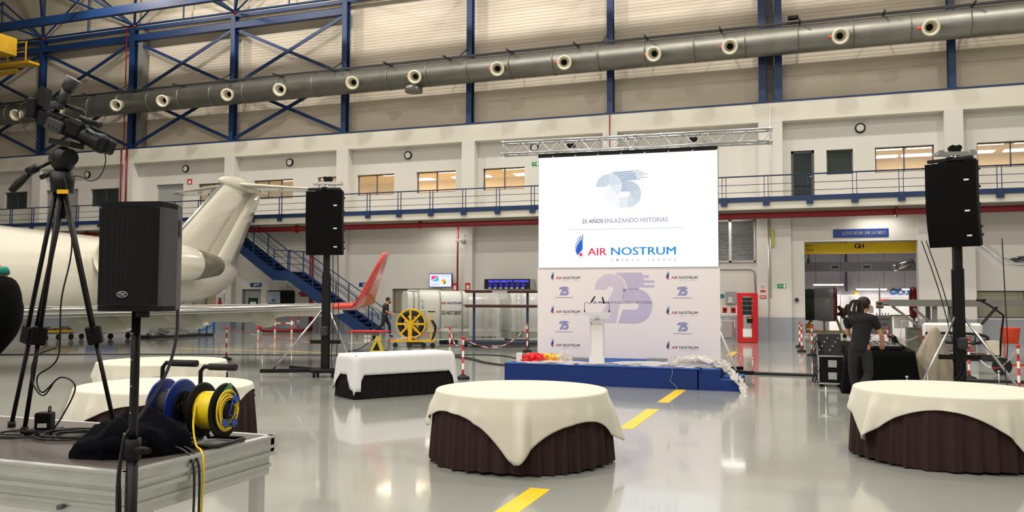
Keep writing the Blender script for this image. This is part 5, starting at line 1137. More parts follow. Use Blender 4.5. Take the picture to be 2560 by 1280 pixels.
mb = MB(); rings = []; rs = random.Random(31)
path = bez([(-2.6, 16.5, .52), (-2.2, 16.5, .6), (-1.8, 16.55, .58), (-1.55, 16.5, .5), (-1.36, 16.35, .3), (-1.2, 16.2, .14), (-1.14, 16.0, .02)], 7)
for i, p in enumerate(path):
    w_ = .22 + .05 * math.sin(i * .7); ring = []
    for j in range(15): u_ = j / 14 - .5; ring.append(p + Vector((.06 * math.sin(j * 2.1 + i), u_ * w_ * 2, .05 * math.sin(j * 1.7 + i * 1.3) + rs.uniform(-.03, .03) - abs(u_) * .12)))
    rings.append(ring)
mb.loft(rings, False, False, False); solo('plastic_film', mb, M['wrap_loose'], 'long clear plastic film spilling over the stage step to the floor', 'plastic film')
mb = MB(); mb.tube(bez([(-2.5, 16.08, .42), (-2.48, 16.06, .3), (-2.52, 16.06, .16), (-2.42, 16.05, .07), (-2.38, 16.0, .008)], 6), .005, 6); solo('thin_cord', mb, M['grey_panel'], 'thin grey cord hanging down the blue stage front', 'cord')
solo('flat_board', MB().b2((-3.25, 17.55, .4), (-2.0, 17.8, .47)), M['grey_panel'], 'flat grey board lying on the stage before the backdrop right half', 'board')
solo('flat_board', MB().b2((-5.5, 17.3, .4), (-4.3, 17.6, .46)), M['grey_panel'], 'flat grey board lying on the stage left of the lectern', 'board')
mb = MB(); mb.cyl((-1.85, 18.6, 1.05), (-1.45, 18.75, .02), .022, n=10); solo('backdrop_prop', mb, M['paper'], 'white prop pole leaning behind the right edge of the backdrop', 'prop')
# ================================================================== AIRCRAFT (nose out of frame, tail towards the wall)
AO = Vector((-22.50, 18.74, 0)); AT = Vector((-.1900, .9818, 0)); AN = Vector((.9818, .19, 0))   # tailwards, and to the aircraft's near side
ac = thing('regional_jet', 'white regional jet airliner with T-tail and a red winglet parked at left', 'aircraft', tuple(AO))
def ap(s, n, z): return AO + AT * s + AN * n + Vector((0, 0, z))
mb = MB(); prof = [(-24, .3, .2, 2.0), (-23, .8, .75, 2.1), (-21.5, 1.15, 1.2, 2.3), (-19, 1.35, 1.35, 2.45), (-10, 1.35, 1.35, 2.45), (0, 1.35, 1.35, 2.45), (4.5, 1.35, 1.34, 2.46), (6.5, 1.28, 1.30, 2.49), (8.2, 1.12, 1.22, 2.55), (9.8, .95, 1.08, 2.6), (11.2, .72, .88, 2.66), (12.2, .50, .64, 2.74), (12.9, .30, .38, 2.84), (13.3, .14, .16, 2.92), (13.4, .02, .02, 2.95)]
wpart('fuselage', mb.loft([[ap(s, a * math.cos(2 * PI * i / 48), zc + b * math.sin(2 * PI * i / 48)) for i in range(48)] for s, a, b, zc in prof]), M['plane_white'], ac)
# fin, rudder
def slab(pts, th0, tip=.4):
    """pts: LE bottom, LE top, TE top, TE bottom as (s, z); symmetric tapered section"""
    mb = MB(); rings = []
    for u_ in [i / 8 for i in range(9)]:
        le = Vector(pts[0]).lerp(Vector(pts[1]), u_); te = Vector(pts[3]).lerp(Vector(pts[2]), u_); th = th0 * (1 - u_ * (1 - tip)); ring = []
        sec = [(0, 0), (.03, .5), (.12, .85), (.3, 1), (.6, .75), (1, .08)]; full = sec + [(a, -b) for a, b in sec[::-1][:-1]]
        for a, b in full: p = le.lerp(te, a); ring.append(ap(p[0], b * th, p[1]))
        rings.append(ring)
    return mb.loft(rings)
wpart('fin', slab([(6.9, 3.2), (12.0, 6.85), (15.0, 6.83), (11.35, 3.15)], .24, .6), M['plane_white'], ac)
wpart('rudder', slab([(11.2, 3.1), (14.75, 6.76), (15.85, 6.76), (13.15, 3.05)], .14, .7), M['plane_white'], ac)
mb = MB(); mb.tube([ap(8.4, .0, 4.33), ap(12.0, .0, 6.85)], .07, 8); wpart('fin_boot', mb, M['alu_profile'], ac)
mb = MB(); mb.loft([[ap(11.6 + 5.0 * t_, .28 * w_ * math.cos(2 * PI * i / 20), 6.97 + .10 * t_ - .1 * t_ * t_ + .34 * w_ * math.sin(2 * PI * i / 20)) for i in range(20)] for t_, w_ in ((0, .05), (.06, .5), (.2, .9), (.4, 1.0), (.6, .85), (.8, .5), (1, .08))]); wpart('tail_fairing', mb, M['plane_white'], ac)
def surf(root_le, tip_le, root_te, tip_te, th, tth, steps=8):
    mb = MB(); rings = []
    sec = [(0, 0), (.02, .45), (.1, .85), (.3, 1), (.6, .7), (1, .06)]; full = sec + [(a, -b * .7) for a, b in sec[::-1][:-1]]
    for k in range(steps + 1):
        u_ = k / steps; le = root_le.lerp(tip_le, u_); te = root_te.lerp(tip_te, u_); t_ = th + (tth - th) * u_; rings.append([le.lerp(te, a) + Vector((0, 0, b * t_)) for a, b in full])
    return mb.loft(rings)
for sd in (1, -1):
    wpart('tailplane', surf(ap(13.0, .1 * sd, 6.97), ap(14.9, 4.25 * sd, 6.86), ap(15.6, .1 * sd, 6.9), ap(16.0, 4.25 * sd, 6.81), .13, .05), M['plane_white'], ac)
# nacelle
for sd in (1, -1):
    mb = MB(); mb.lathe([(.50, .25), (.56, .02), (.62, -.0), (.70, .12), (.76, .5), (.78, 1.6), (.74, 3.2), (.66, 4.4), (.60, 4.75)], ap(1.3, 1.98 * sd, 2.95), tuple(AT), 36); wpart('nacelle', mb, M['plane_white'], ac)
    mb = MB(); mb.lathe([(.50, .25), (.45, .8), (.001, .8)], ap(1.3, 1.98 * sd, 2.95), tuple(AT), 28); wpart('engine_inlet', mb, M['dark_steel'], ac)
    mb = MB(); mb.lathe([(.62, 4.6), (.60, 4.9), (.40, 6.55), (.38, 6.6), (.34, 6.4), (.001, 6.2)], ap(1.3, 1.98 * sd, 2.95), tuple(AT), 32); wpart('exhaust_nozzle', mb, M['soot'], ac)
    mb = MB(); mb.loft([[ap(2.4 + 3.6 * a, n * sd, 2.95 + b * .14) for a, b in ((0, 0), (.15, 1), (.7, 1), (1, 0), (.7, -1), (.15, -1))] for n in (1.1, 1.6)]); wpart('pylon', mb, M['plane_white'], ac)
mb = MB()
for k in range(16):
    s_ = -19 + k * .8 * 1.3
    if abs(s_) > 30: continue
    mb.loft([[ap(s_ + .14 * math.cos(2 * PI * i / 14) * (1 if abs(math.cos(2 * PI * i / 14)) < .9 else .95), 1.345 * math.cos(.09) + .008, 2.80 + .2 * math.sin(2 * PI * i / 14)) for i in range(14)], [ap(s_ + .13 * math.cos(2 * PI * i / 14), 1.30, 2.80 + .19 * math.sin(2 * PI * i / 14)) for i in range(14)]])
wpart('cabin_windows', mb, mat('window_grey', (150, 146, 130), .3), ac)
d = Decal(ap(-3, 0, 0), tuple(AT), (0, 0, 1), 0)
mb = MB(); mb.add([ap(s_, math.sqrt(1.355 ** 2 - (z - 2.45) ** 2) + .012, z) for s_, z in ((2.2, 1.62), (2.4, 1.95), (2.62, 1.95), (2.75, 1.72), (5.0, 1.72), (5.0, 1.60))], [(0, 1, 2, 3, 4, 5)]); wpart('registration_mark', mb, mat('taupe_print', (140, 130, 112), .4), ac)
# wing with polished leading edge and red winglet (near side)
WR_LE, WT_LE = Vector((-22.2, 7.6, 1.16)), Vector((-10.95, 18.55, 1.50)); WR_TE, WT_TE = Vector((-23.4, 13.2, 1.16)), Vector((-11.5, 20.3, 1.50))
wpart('wing', surf(WR_LE, WT_LE, WR_TE, WT_TE, .22, .09, 16), M['wing_white'], ac)
mb = MB(); cr_ = WR_LE.lerp(WT_LE, 0.0)
rings = []
for k in range(41):
    u_ = k / 40 * .97; le = WR_LE.lerp(WT_LE, u_); te = WR_TE.lerp(WT_TE, u_); t_ = .22 + (.09 - .22) * u_
    rings.append([le.lerp(te, a) + Vector((0, 0, b * t_ * 1.06)) for a, b in ((.10, .88), (.05, .70), (.02, .47), (-.004, .05), (-.004, -.08), (.02, -.34), (.05, -.5), (.10, -.62))])
mb.loft(rings, False, False); wpart('leading_edge', mb, M['chrome'], ac)
rings = []; mb = MB()
for k in range(9):
    u_ = .965 + .035 * k / 8; le = WR_LE.lerp(WT_LE, u_); te = WR_TE.lerp(WT_TE, u_); t_ = .1
    rings.append([le.lerp(te, a) + Vector((0, 0, b * t_ * 1.1)) for a, b in ((1, .1), (.6, .75), (.3, 1.0), (.10, .88), (.02, .47), (-.008, 0), (.02, -.36), (.10, -.66), (.3, -.8), (.6, -.6), (1, -.1))])
mb.loft(rings); wpart('wing_tip', mb, M['plane_red'], ac)
wl = MB(); A0, A1, B0, B1 = Vector((-10.93, 18.5, 1.49)), Vector((-10.72, 19.72, 2.96)), Vector((-11.3, 20.25, 1.55)), Vector((-10.86, 20.3, 3.0))
wl.loft([[A0.lerp(A1, u_).lerp(B0.lerp(B1, u_), a) + AN * (b * .04) for a, b in ((0, 0), (.1, .9), (.4, 1), (1, .1), (1, -.1), (.4, -1), (.1, -.9))] for u_ in (0, .25, .5, .75, 1)]); wpart('winglet', wl, M['plane_red'], ac)
for u_, L_, dz in ((.52, 2.6, .0), (.66, 2.2, .04), (.80, 1.5, .05)):
    te = WR_TE.lerp(WT_TE, u_); c = te + Vector((0, 0, -.20 + dz)); mb = MB()
    mb.loft([[c + AT * (L_ * (a - .5)) + AN * (.17 * r_ * math.cos(2 * PI * i / 16)) + Vector((0, 0, .24 * r_ * math.sin(2 * PI * i / 16) - .25 * a)) for i in range(16)] for a, r_ in ((0, .03), (.1, .5), (.3, .95), (.5, 1), (.75, .75), (.95, .2), (1, .03))]); wpart('flap_fairing', mb, M['wing_white'], ac)
mb = MB(); rings = []
for k in range(14):
    u_ = .44 + .50 * k / 13; te = WR_TE.lerp(WT_TE, u_); dp = .56 * (1 - k / 20) + .05 * math.sin(k * 1.7); rings.append([te + Vector((0, 0, .02)), te + AT * .35 + Vector((0, 0, -dp * .5)), te + AT * .5 + Vector((0, 0, -dp)), te + AT * .42 + Vector((0, 0, -dp)), te + Vector((0, 0, -.06))])
mb.loft(rings); wpart('flap', mb, M['wing_white'], ac)
for s_, n_ in ((-10, 1.6), (-10, -1.6), (-20, 0)):
    mb = MB(); mb.cyl(ap(s_, n_, .4), ap(s_, n_ * .9, 1.5), .09, n=12); mb.cyl(ap(s_, n_ - .3, .42), ap(s_, n_ + .3, .42), .42, n=24); wpart('landing_gear', mb, M['rubber'], ac)

# ================================================================== THINGS UNDER AND BEHIND THE WING
def wheel(mb, x, y, r=.1): mb.cyl((x, y - .03, r), (x, y + .03, r), r, n=12)
a = thing('flat_trolley', 'grey flat trolley loaded with dark tools under the wing at far left', 'trolley', (-28.1, 25.1, 0), 1.36); a.scale = (.72, .8, .9)
MB().b2((-1.2, -.4, .28), (1.2, .4, .36)).build('deck', M['grey_steel'], a); MB().b2((-1.0, -.42, .36), (.6, -.2, .44)).build('edge_strip', M['yellow'], a)
mb = MB(); [mb.box((-1 + .3 * k, .1 * math.sin(k), .45 + .06 * math.sin(k * 2)), (.3, .4, .2), Matrix.Rotation(k, 3, 'Z')) for k in range(7)]; mb.build('load', mat('dusty_brown', (92, 82, 72), .7, var=.3), a)
for x in (-1, -.3, .4, 1): mb = MB(); wheel(mb, x, -.35, .14); mb.build('wheel', M['rubber'], a)
a = thing('blue_tool_bin', 'bright blue wheeled bin with bottles beneath the wing flap', 'bin', (-27.0, 26.35, 0), 1.30); a.scale = (.82, .9, .95)
mb = MB(); mb.loft([[Vector((x, y, z)) for x, y in ((-.85 * k, -.4), (.5 * k, -.4), (.5 * k, .4), (-.85 * k, .4))] for z, k in ((.3, .9), (.85, 1.05))], True, True, False); mb.build('tub', M['blue_bin'], a); MB().b2((.5, -.4, .3), (1.2, .4, 1.0)).build('side_locker', mat('deep_blue', (16, 62, 130), .5), a)
for k in range(5):
    mb = MB(); mb.cyl((.35 + .1 * k, -.5, .36), (.35 + .1 * k, -.5, .62), .045, n=10); mb.cyl((.35 + .1 * k, -.5, .62), (.35 + .1 * k, -.5, .68), .02, n=8); mb.build('bottle', mat('bottle_ochre', (170, 150, 90), .4), a)
for x in (-.7, 0, .9): mb = MB(); wheel(mb, x, -.35, .13); mb.build('wheel', M['rubber'], a)
MB().b2((-.85, -.55, .26), (1.2, .4, .32)).build('deck', M['grey_steel'], a)
a = thing('wrapped_pallet', 'pallet load in grey plastic wrap on blue trestle frame under the wing', 'pallet', (-25.9, 28.6, 0), 1.40)
MB().b2((-1.3, -.5, .0), (2.0, .5, .12)).build('pallet', M['dark_steel'], a); mb = crumple(0, 0, .12, .95, .5, .62, 44, 24, 10, .22, 4); mb.build('wrapped_load', mat('grey_film', (150, 150, 146), .3, var=.2, vs=6), a)
mb = MB(); [mb.bar((1.3 + .4 * k, -.4, .12), (1.3 + .4 * k, -.4, .95), .06, .06) for k in range(3)]; mb.bar((1.2, -.4, .9), (2.2, -.4, .9), .08, .08); mb.bar((1.2, -.4, .5), (2.2, -.4, .85), .06, .06); mb.bar((1.3, -.4, .2), (2.1, -.4, .5), .05, .05); mb.build('trestle', M['blue_bin'], a)
# hydrant guard
hg = thing('hydrant_guard', 'red and white striped tube guard rail around the hydrant by the stairs', 'guard rail', (-24.2, 33.1, 0))
RWm = [MATS['barrier_white'], MATS['barrier_red']]
def striped(p0, p1, r, n=5):
    mb = MB(); p0 = Vector(p0); p1 = Vector(p1)
    for i in range(n): mb.cur = i % 2; mb.cyl(p0.lerp(p1, i / n), p0.lerp(p1, (i + 1) / n), r, n=10)
    return mb
PG = [(-.05, -.5), (1.5 - .9, -.2), (1.3, .1), (.85, 1.7)]
PG = [Vector((-24.26, 32.57, 0)) - hg.location, Vector((-23.56, 32.89, 0)) - hg.location, Vector((-22.87, 33.22, 0)) - hg.location, Vector((-23.63, 34.87, 0)) - hg.location]
for p in PG: striped(p, p + Vector((0, 0, 1.05)), .045).build('post', RWm, hg)
for a_, b_ in ((0, 1), (1, 2), (2, 3)):
    for z in (1.0, .52): q = Vector((0, 0, z)); striped(PG[a_] + q, PG[b_] + q, .035, 3).build('rail', RWm, hg)
# shipping containers for engines
def container(name, loc, rz, L, label, marks=True):
    c = thing(name, label, 'shipping container', loc, rz); W = 1.9; prof_ = [(0, .16), (0, 1.62), (.06, 1.82), (.2, 1.95), (.4, 2.0), (W - .4, 2.0), (W - .2, 1.95), (W - .06, 1.82), (W, 1.62), (W, .16)]
    mb = MB(); mb.loft([[Vector((x, y, z)) for y, z in prof_] for x in (0, L)]); mb.build('shell', M['container'], c)
    for x in [.22, .40, 1.22, 2.06, 2.88, 3.16]:
        if x > L: continue
        mb = MB(); g = [(y - .02 if y < .5 else y + .02 if y > 1.4 else y, z + (.02 if z > 1.6 else 0)) for y, z in prof_]
        mb.loft([[Vector((x + a, y, z)) for y, z in g] for a in (-.025, .025)]); mb.build('rib', M['grey_panel'], c)
    mb = MB(); mb.b2((-.02, -.06, .48), (L + .02, W + .06, .56)); mb.b2((-.02, -.03, .16), (L + .02, W + .03, .2)); mb.build('flange_rail', M['container'], c)
    for x in (.4, L / 2, L - .4): MB().b2((x - .2, -.0, 0), (x + .2, W, .16)).build('skid', M['dark_steel'], c)
    mb = MB(); [mb.box((.25 + .45 * k, -.07, .56), (.05, .05, .05)) for k in range(int(L / .45))]; mb.build('bolts', M['grey_dark'], c)
    MB().box((.25, .5, 2.02), (.35, .5, .06)).build('lifting_bracket', M['container'], c); MB().box((.95, .9, 2.03), (.8, .3, .05)).build('top_plate', M['container'], c)
    if marks:
        d = Decal((0, -.0, 0), (1, 0, 0), (0, 0, 1), .008); d.text('AIR', 1.25, 1.50, .19, .085, 1, .04); d.text('NOSTRUM', 1.48, 1.50, .54, .085, 2, .04); d.text('DO NOT DROP', 1.28, 1.10, .72, .15, 0, .03)
        d.text('LIFT', .50, 1.42, .10, .055, 0); d.text('HERE', .50, 1.34, .12, .055, 0); d.line([(.50, 1.66), (.58, 1.53)], .018, 0); d.line([(2.80, 1.64), (2.74, 1.54)], .018, 0)
        for k in range(3): d.rect(.52, 1.22 - .07 * k, .68, 1.24 - .07 * k, 3)
        d.text('PRESSURIZE BEFORE', 1.36, .62, .52, .045, 0); d.text('OPENING CONTAINER', 2.12, .62, .56, .045, 0); d.rect(1.72, .22, 1.745, .42, 0); d.rect(1.78, .3, 1.9, .32, 3); d.rect(1.78, .36, 1.9, .38, 3)
        d.build('lettering', [M['grey_dark'], RED1, BLUE1, M['grey_panel']], c)
    return c
container('engine_container', (-14.05, 27.75, 0), .59, 3.4, 'white engine shipping container marked DO NOT DROP')
c2 = container('engine_container', (-10.78, 30.02, 0), .59, 3.9, 'second white shipping container under film behind the brown rack', False)
mb = MB(); mb.loft([[Vector((x, y, z)) for y, z in ((-.1, .3), (-.12, 1.2), (-.06, 1.9), (.2, 2.05), (.8, 2.06))] for x in (2.3, 2.6, 3.0, 3.46)], False, False); o = mb.build('protective_film', M['plastic_wrap']); o.location = (-14.05, 27.75, 0); o.rotation_euler = (0, 0, .59); tag(o, 'clear plastic film over the right end of the marked container', 'plastic film')
mb = MB(); mb.loft([[Vector((x, y + .04 * math.sin(x * 9 + z), z)) for y, z in ((-.12, .45), (-.14, 1.2), (-.08, 1.9), (.2, 2.05), (.8, 2.06))] for x in [i * .2 for i in range(14)]], False, False); o = mb.build('protective_film', M['plastic_wrap']); o.location = (-10.78, 30.02, 0); o.rotation_euler = (0, 0, .59); tag(o, 'shiny clear film over the second container beside the backdrop', 'plastic film')
# brown rack
rk = thing('storage_rack', 'blue posts with two brown shelves standing on a low dark platform', 'rack', (-11.2, 27.6, 0), .18)
for x in (-.12, 1.82): mb = MB(); mb.bar((x, 0, .15), (x, 0, 2.0), .08, .08); mb.build('post', mat('rack_blue', (30, 58, 102), .5), rk)
for z in (1.40, 1.92): mb = MB(); mb.b2((-.40, -.25, z), (2.12, .45, z + .08)); mb.b2((-.45, -.3, z + .06), (2.18, .5, z + .10)); mb.build('shelf', M['brown_rack'], rk)
MB().b2((-.5, -.6, .1), (2.25, .9, .2)).build('base_platform', mat('rack_base', (26, 34, 56), .5), rk)
for x in (-.3, 1.9): mb = MB(); wheel(mb, x, -.5, .06); mb.build('wheel', M['rubber'], rk)
mb = MB(); mb.b2((-10.4, 27.0, 1.7), (-9.85, 27.02, 2.0)); solo('clear_sleeve', mb, M['acrylic'], 'clear plastic document sleeve hanging on the brown rack', 'document sleeve')
# yellow cable reel trolley
rl = thing('hose_reel_trolley', 'big yellow spoked hose reel on a wheeled yellow trolley', 'hose reel', (-13.2, 26.35, 0), .30)
for y in (-.18, .32):
    mb = MB(); mb.lathe([(.49, -.015), (.515, -.02), (.53, 0), (.515, .02), (.49, .015), (.49, -.015)], (0, y, .82), (0, 1, 0), 40)
    for k in range(8):
        a_ = k * PI / 4; mb.bar((0, y, .82), (.505 * math.cos(a_), y, .82 + .505 * math.sin(a_)), .02, .075, (-math.sin(a_), 0, math.cos(a_)))
    mb.cyl((0, y - .03, .82), (0, y + .03, .82), .1, n=16); mb.build('spoked_wheel', M['yellow'], rl)
mb = MB()
for k in range(5): mb.lathe([(.34, -.05), (.40, -.05), (.46, 0), (.40, .05), (.34, .05), (.31, 0), (.34, -.05)], (0, -.12 + .095 * k, .82), (0, 1, 0), 32)
mb.build('wound_hose', M['rubber'], rl)
for y in (-.26, .40): mb = MB(); mb.bar((0, y, .18), (0, y, .86), .14, .03, (0, 1, 0)); mb.build('upright', M['yellow'], rl)
mb = MB(); mb.b2((-.68, -.35, .2), (.85, .5, .25)); mb.build('deck', M['yellow'], rl)
mb = MB(); mb.bar((.72, -.1, .2), (.72, -.1, 1.22), .05, .05); mb.build('handle_post', M['yellow'], rl); mb = MB(); mb.cyl((.6, -.1, 1.25), (.86, -.1, 1.25), .02, n=8); mb.build('handle', M['black'], rl)
for x, y in ((-.5, -.3), (.0, -.3), (.5, -.3), (.8, -.25)): mb = MB(); wheel(mb, x, y, .085); mb.build('caster', M['rubber'], rl)
mb = MB(); [mb.tube(bez([(.72 + .03 * k, -.15, .95), (.85 + .03 * k, -.18, .7), (.8 + .02 * k, -.2, .4), (.75, -.2, .25)], 5), .02, 6) for k in range(3)]; mb.build('loose_hose', M['rubber'], rl)
# power cabinet with red table top
gn = thing('power_cabinet', 'grey ground power cabinet with red top and yellow warning triangle', 'power cabinet', (-13.35, 23.7, 0), .18)
MB().b2((-.48, -.25, .08), (.42, .25, .62), .01).build('cabinet', M['grey_panel'], gn); MB().b2((-.62, -.4, .63), (.58, .4, .67)).build('top', M['bright_red'], gn)
for x in (-.5, .45): mb = MB(); mb.bar((x, -.28, 0), (x, -.28, .63), .05, .05); mb.build('leg', mat('cream_post', (206, 200, 180), .5), gn)
for x, z in ((-.34, .5), (-.34, .4)): mb = MB(); mb.cyl((x, -.25, z), (x, -.27, z), .02, n=10); mb.build('knob', M['black'], gn)
for x, z in ((-.05, .5), (.08, .5), (-.05, .36), (.08, .36)): MB().box((x, -.256, z), (.1, .01, .1)).build('socket', M['paper'], gn)
mb = MB(); mb.cyl((.24, -.25, .48), (.24, -.3, .46), .05, n=12); mb.build('plug', M['black'], gn)
mb = MB(); mb.tube(bez([(.24, -.3, .46), (.1, -.4, .3), (-.2, -.45, .1), (-.6, -.5, .012)], 6), .014, 6); mb.build('power_lead', M['black_cable'], gn)
fs = thing('floor_warning_stand', 'yellow and black triangular floor warning stand beside power cabinet', 'warning sign', (-12.82, 23.25, 0), .2)
mb = MB(); mb.loft([[Vector((-.22, -.12, 0)), Vector((.22, -.12, 0)), Vector((.22, .12, 0)), Vector((-.22, .12, 0))], [Vector((-.05, -.01, .52)), Vector((.05, -.01, .52)), Vector((.05, .01, .52)), Vector((-.05, .01, .52))]], True, True, False); mb.build('panel', mat('olive_warning', (186, 170, 30), .5), fs)
mb = MB(); mb.add([(-.12, -.108, .08), (.12, -.108, .08), (0, -.062, .34)], [(0, 1, 2)]); mb.build('symbol', M['black'], fs)

# ================================================================== PEOPLE
def skinmesh(name, chains, m, parent, sub=2):
    """chains: lists of (point, radius); shared points (within 1 mm) are welded; first point is the root"""
    vs = []; rad = []; ed = []
    def idx(p, r):
        for i, q in enumerate(vs):
            if (Vector(q) - Vector(p)).length < .001: rad[i] = max(rad[i], r); return i
        vs.append(tuple(p)); rad.append(r); return len(vs) - 1
    for ch in chains:
        pr = None
        for p, r in ch:
            i = idx(p, r)
            if pr is not None and pr != i: ed.append((pr, i))
            pr = i
    me = bpy.data.meshes.new(name); me.from_pydata(vs, ed, []); o = bpy.data.objects.new(name, me); COL.objects.link(o)
    sk = o.modifiers.new('skin', 'SKIN'); sk.use_smooth_shade = True; o.modifiers.new('sub', 'SUBSURF').levels = sub
    for i, v in enumerate(me.skin_vertices[0].data): v.radius = (rad[i], rad[i]); v.use_root = (i == 0); v.use_loose = False
    dg = bpy.context.evaluated_depsgraph_get(); dg.update(); me2 = bpy.data.meshes.new_from_object(o.evaluated_get(dg)); bpy.data.objects.remove(o)
    for p in me2.polygons: p.use_smooth = True
    me2.materials.clear(); me2.materials.append(m); o = bpy.data.objects.new(name, me2); COL.objects.link(o); o.parent = parent; return o
def lerp(a, b, t_): return tuple(Vector(a).lerp(Vector(b), t_))
def hand(el, wr, curl=(0, 0, -1), spread=(0, 1, 0)):
    d_ = (Vector(wr) - Vector(el)).normalized(); c = Vector(curl).normalized(); sp = Vector(spread).normalized(); W_ = Vector(wr); ch = []
    palm = W_ + d_ * .045; kn = W_ + d_ * .085
    ch.append([(tuple(W_), .026), (tuple(palm), .034), (tuple(kn), .03)])
    for k, (o_, L_) in enumerate(((-.030, .068), (-.010, .078), (.011, .074), (.030, .058))):
        b_ = kn + sp * o_; t1_ = b_ + d_ * L_ * .5 + c * L_ * .15; t2_ = t1_ + d_ * L_ * .3 + c * L_ * .4; ch.append([(tuple(kn), .03), (tuple(b_ + d_ * .012), .0095), (tuple(t1_), .009), (tuple(t2_), .0075)])
    th = palm + sp * -.035; ch.append([(tuple(palm), .034), (tuple(th + d_ * .01), .012), (tuple(th + d_ * .045 + c * .015 - sp * .01), .0095)])
    return ch
def person(label, loc, rz, J, shirt, trous, shoe, head_dir=(0, -1, 0), beard=False, hair=None, sleeve=.55):
    p = thing('person', label, 'person', loc, rz); g = lambda k: J[k]
    hd = Vector(g('head')); fd = Vector(head_dir).normalized(); nk = Vector(g('neck'))
    body = [[(g('pelvis'), .115), (lerp(g('pelvis'), g('chest'), .45), .11), (g('chest'), .13), (tuple(nk), .055), (tuple(hd - Vector((0, 0, .06)) + fd * .015), .072), (tuple(hd + Vector((0, 0, .01))), .098), (tuple(hd + Vector((0, 0, .075)) - fd * .012), .075)],
            [(tuple(hd - Vector((0, 0, .06)) + fd * .015), .072), (tuple(hd + fd * .085 - Vector((0, 0, .045))), .035)]]
    body.append([(tuple(hd + Vector((0, 0, .01))), .098), (tuple(hd + fd * .108 - Vector((0, 0, .008))), .014)])
    for s in 'LR':
        body.append([(g('chest'), .12), (g('sh' + s), .052), (lerp(g('sh' + s), g('el' + s), .5), .047), (g('el' + s), .038), (lerp(g('el' + s), g('wr' + s), .4), .038), (g('wr' + s), .024)]); body += hand(g('el' + s), g('wr' + s), J.get('curl', (0, 0, -1)), J.get('spread', (1, 0, 0)))
        body.append([(g('pelvis'), .115), (g('hip' + s), .095), (lerp(g('hip' + s), g('kn' + s), .5), .078), (g('kn' + s), .054), (lerp(g('kn' + s), g('an' + s), .35), .054), (g('an' + s), .035), (g('toe' + s), .03)])
    skinmesh('body', body, M['skin'], p)
    sh = [[(lerp(g('pelvis'), g('chest'), -.28), .155), (lerp(g('pelvis'), g('chest'), 0), .158), (lerp(g('pelvis'), g('chest'), .45), .152), (g('chest'), .165), (lerp(g('chest'), tuple(nk), .5), .135), (lerp(g('chest'), tuple(nk), .95), .08)]]
    for s in 'LR': e_ = lerp(g('sh' + s), g('el' + s), sleeve if sleeve <= 1 else 1); sh.append([(lerp(g('chest'), tuple(nk), .5), .135), (g('sh' + s), .084), (e_, .064)] + ([(g('el' + s), .055), (lerp(g('el' + s), g('wr' + s), sleeve - 1), .045)] if sleeve > 1 else []))
    skinmesh('shirt', sh, shirt, p)
    tr_ = [[(g('pelvis'), .145), (lerp(g('pelvis'), g('chest'), .3), .135)]]
    for s in 'LR': tr_.append([(g('pelvis'), .145), (g('hip' + s), .118), (lerp(g('hip' + s), g('kn' + s), .5), .096), (g('kn' + s), .076), (lerp(g('kn' + s), g('an' + s), .4), .078), (lerp(g('kn' + s), g('an' + s), .94), .066)])
    skinmesh('trousers', tr_, trous, p)
    for s in 'LR':
        a_, t_ = Vector(g('an' + s)), Vector(g('toe' + s)); dn = Vector(J.get('sole' + s, (0, 0, -1))).normalized(); skinmesh('shoe', [[(tuple(a_), .048), (tuple(a_ + dn * .035), .05), (tuple((a_ + t_) / 2 + dn * .03), .045), (tuple(t_ + dn * .02), .036)]], shoe, p)
    # hair cap: upper shell of the skull, open at the face
    mb = MB(); mb.sphere(tuple(hd + Vector((0, 0, .035)) - fd * .022), (.108, .112, .108), 18, 12); 
    hr = mb.build('hair', M['hair'], p)
    if hair == 'dreads':
        rs = random.Random(3); 
        for k in range(14):
            s0 = hd - fd * .11 + Vector((rs.uniform(-.05, .05), rs.uniform(-.02, .02), .04 + rs.uniform(-.03, .03))); mb = MB(); sx = rs.uniform(-.15, .05)
            mb.tube(bez([tuple(s0), tuple(s0 - fd * .06 + Vector((sx * .5, 0, .01))), tuple(s0 - fd * .05 + Vector((sx, 0, -.08 - .05 * rs.random()))), tuple(s0 - fd * .04 + Vector((sx * 1.0, 0, -.16 - .1 * rs.random())))], 4), .013, 6); mb.build('dreadlock', M['hair'], hr)
        for k in range(7):
            s0 = hd - fd * .1 + Vector((-.045 + .015 * k, 0, -.02)); mb = MB(); mb.tube(bez([tuple(s0), tuple(s0 - fd * .035 + Vector((0, 0, -.15))), tuple(s0 - fd * .05 + Vector((.01 * math.sin(k), 0, -.30))), tuple(s0 - fd * .05 + Vector((0, 0, -.42 - .03 * (k % 3))))], 5), .012, 6); mb.build('dreadlock', M['hair'], hr)
    if beard: mb = MB(); mb.sphere(tuple(hd + fd * .055 - Vector((0, 0, .085))), (.062, .062, .06), 14, 8); mb.build('beard', M['hair'], p)
    # face
    sd = fd.cross(Vector((0, 0, 1)))
    for q in (-1, 1):
        mb = MB(); mb.sphere(tuple(hd + fd * .088 + sd * (.032 * q) + Vector((0, 0, .005))), .0125, 10, 6); mb.build('eye', M['paper'], p)
        mb = MB(); mb.sphere(tuple(hd + sd * (.1 * q) - Vector((0, 0, .015))), (.022, .028, .035), 10, 6); mb.build('ear', M['skin'], p)
    mb = MB(); mb.box(tuple(hd + fd * .092 - Vector((0, 0, .055))), (.045 if abs(fd.y) > .7 else .01, .01 if abs(fd.y) > .7 else .045, .009)); mb.build('mouth', mat('lips', (150, 84, 76), .5), p)
    return p
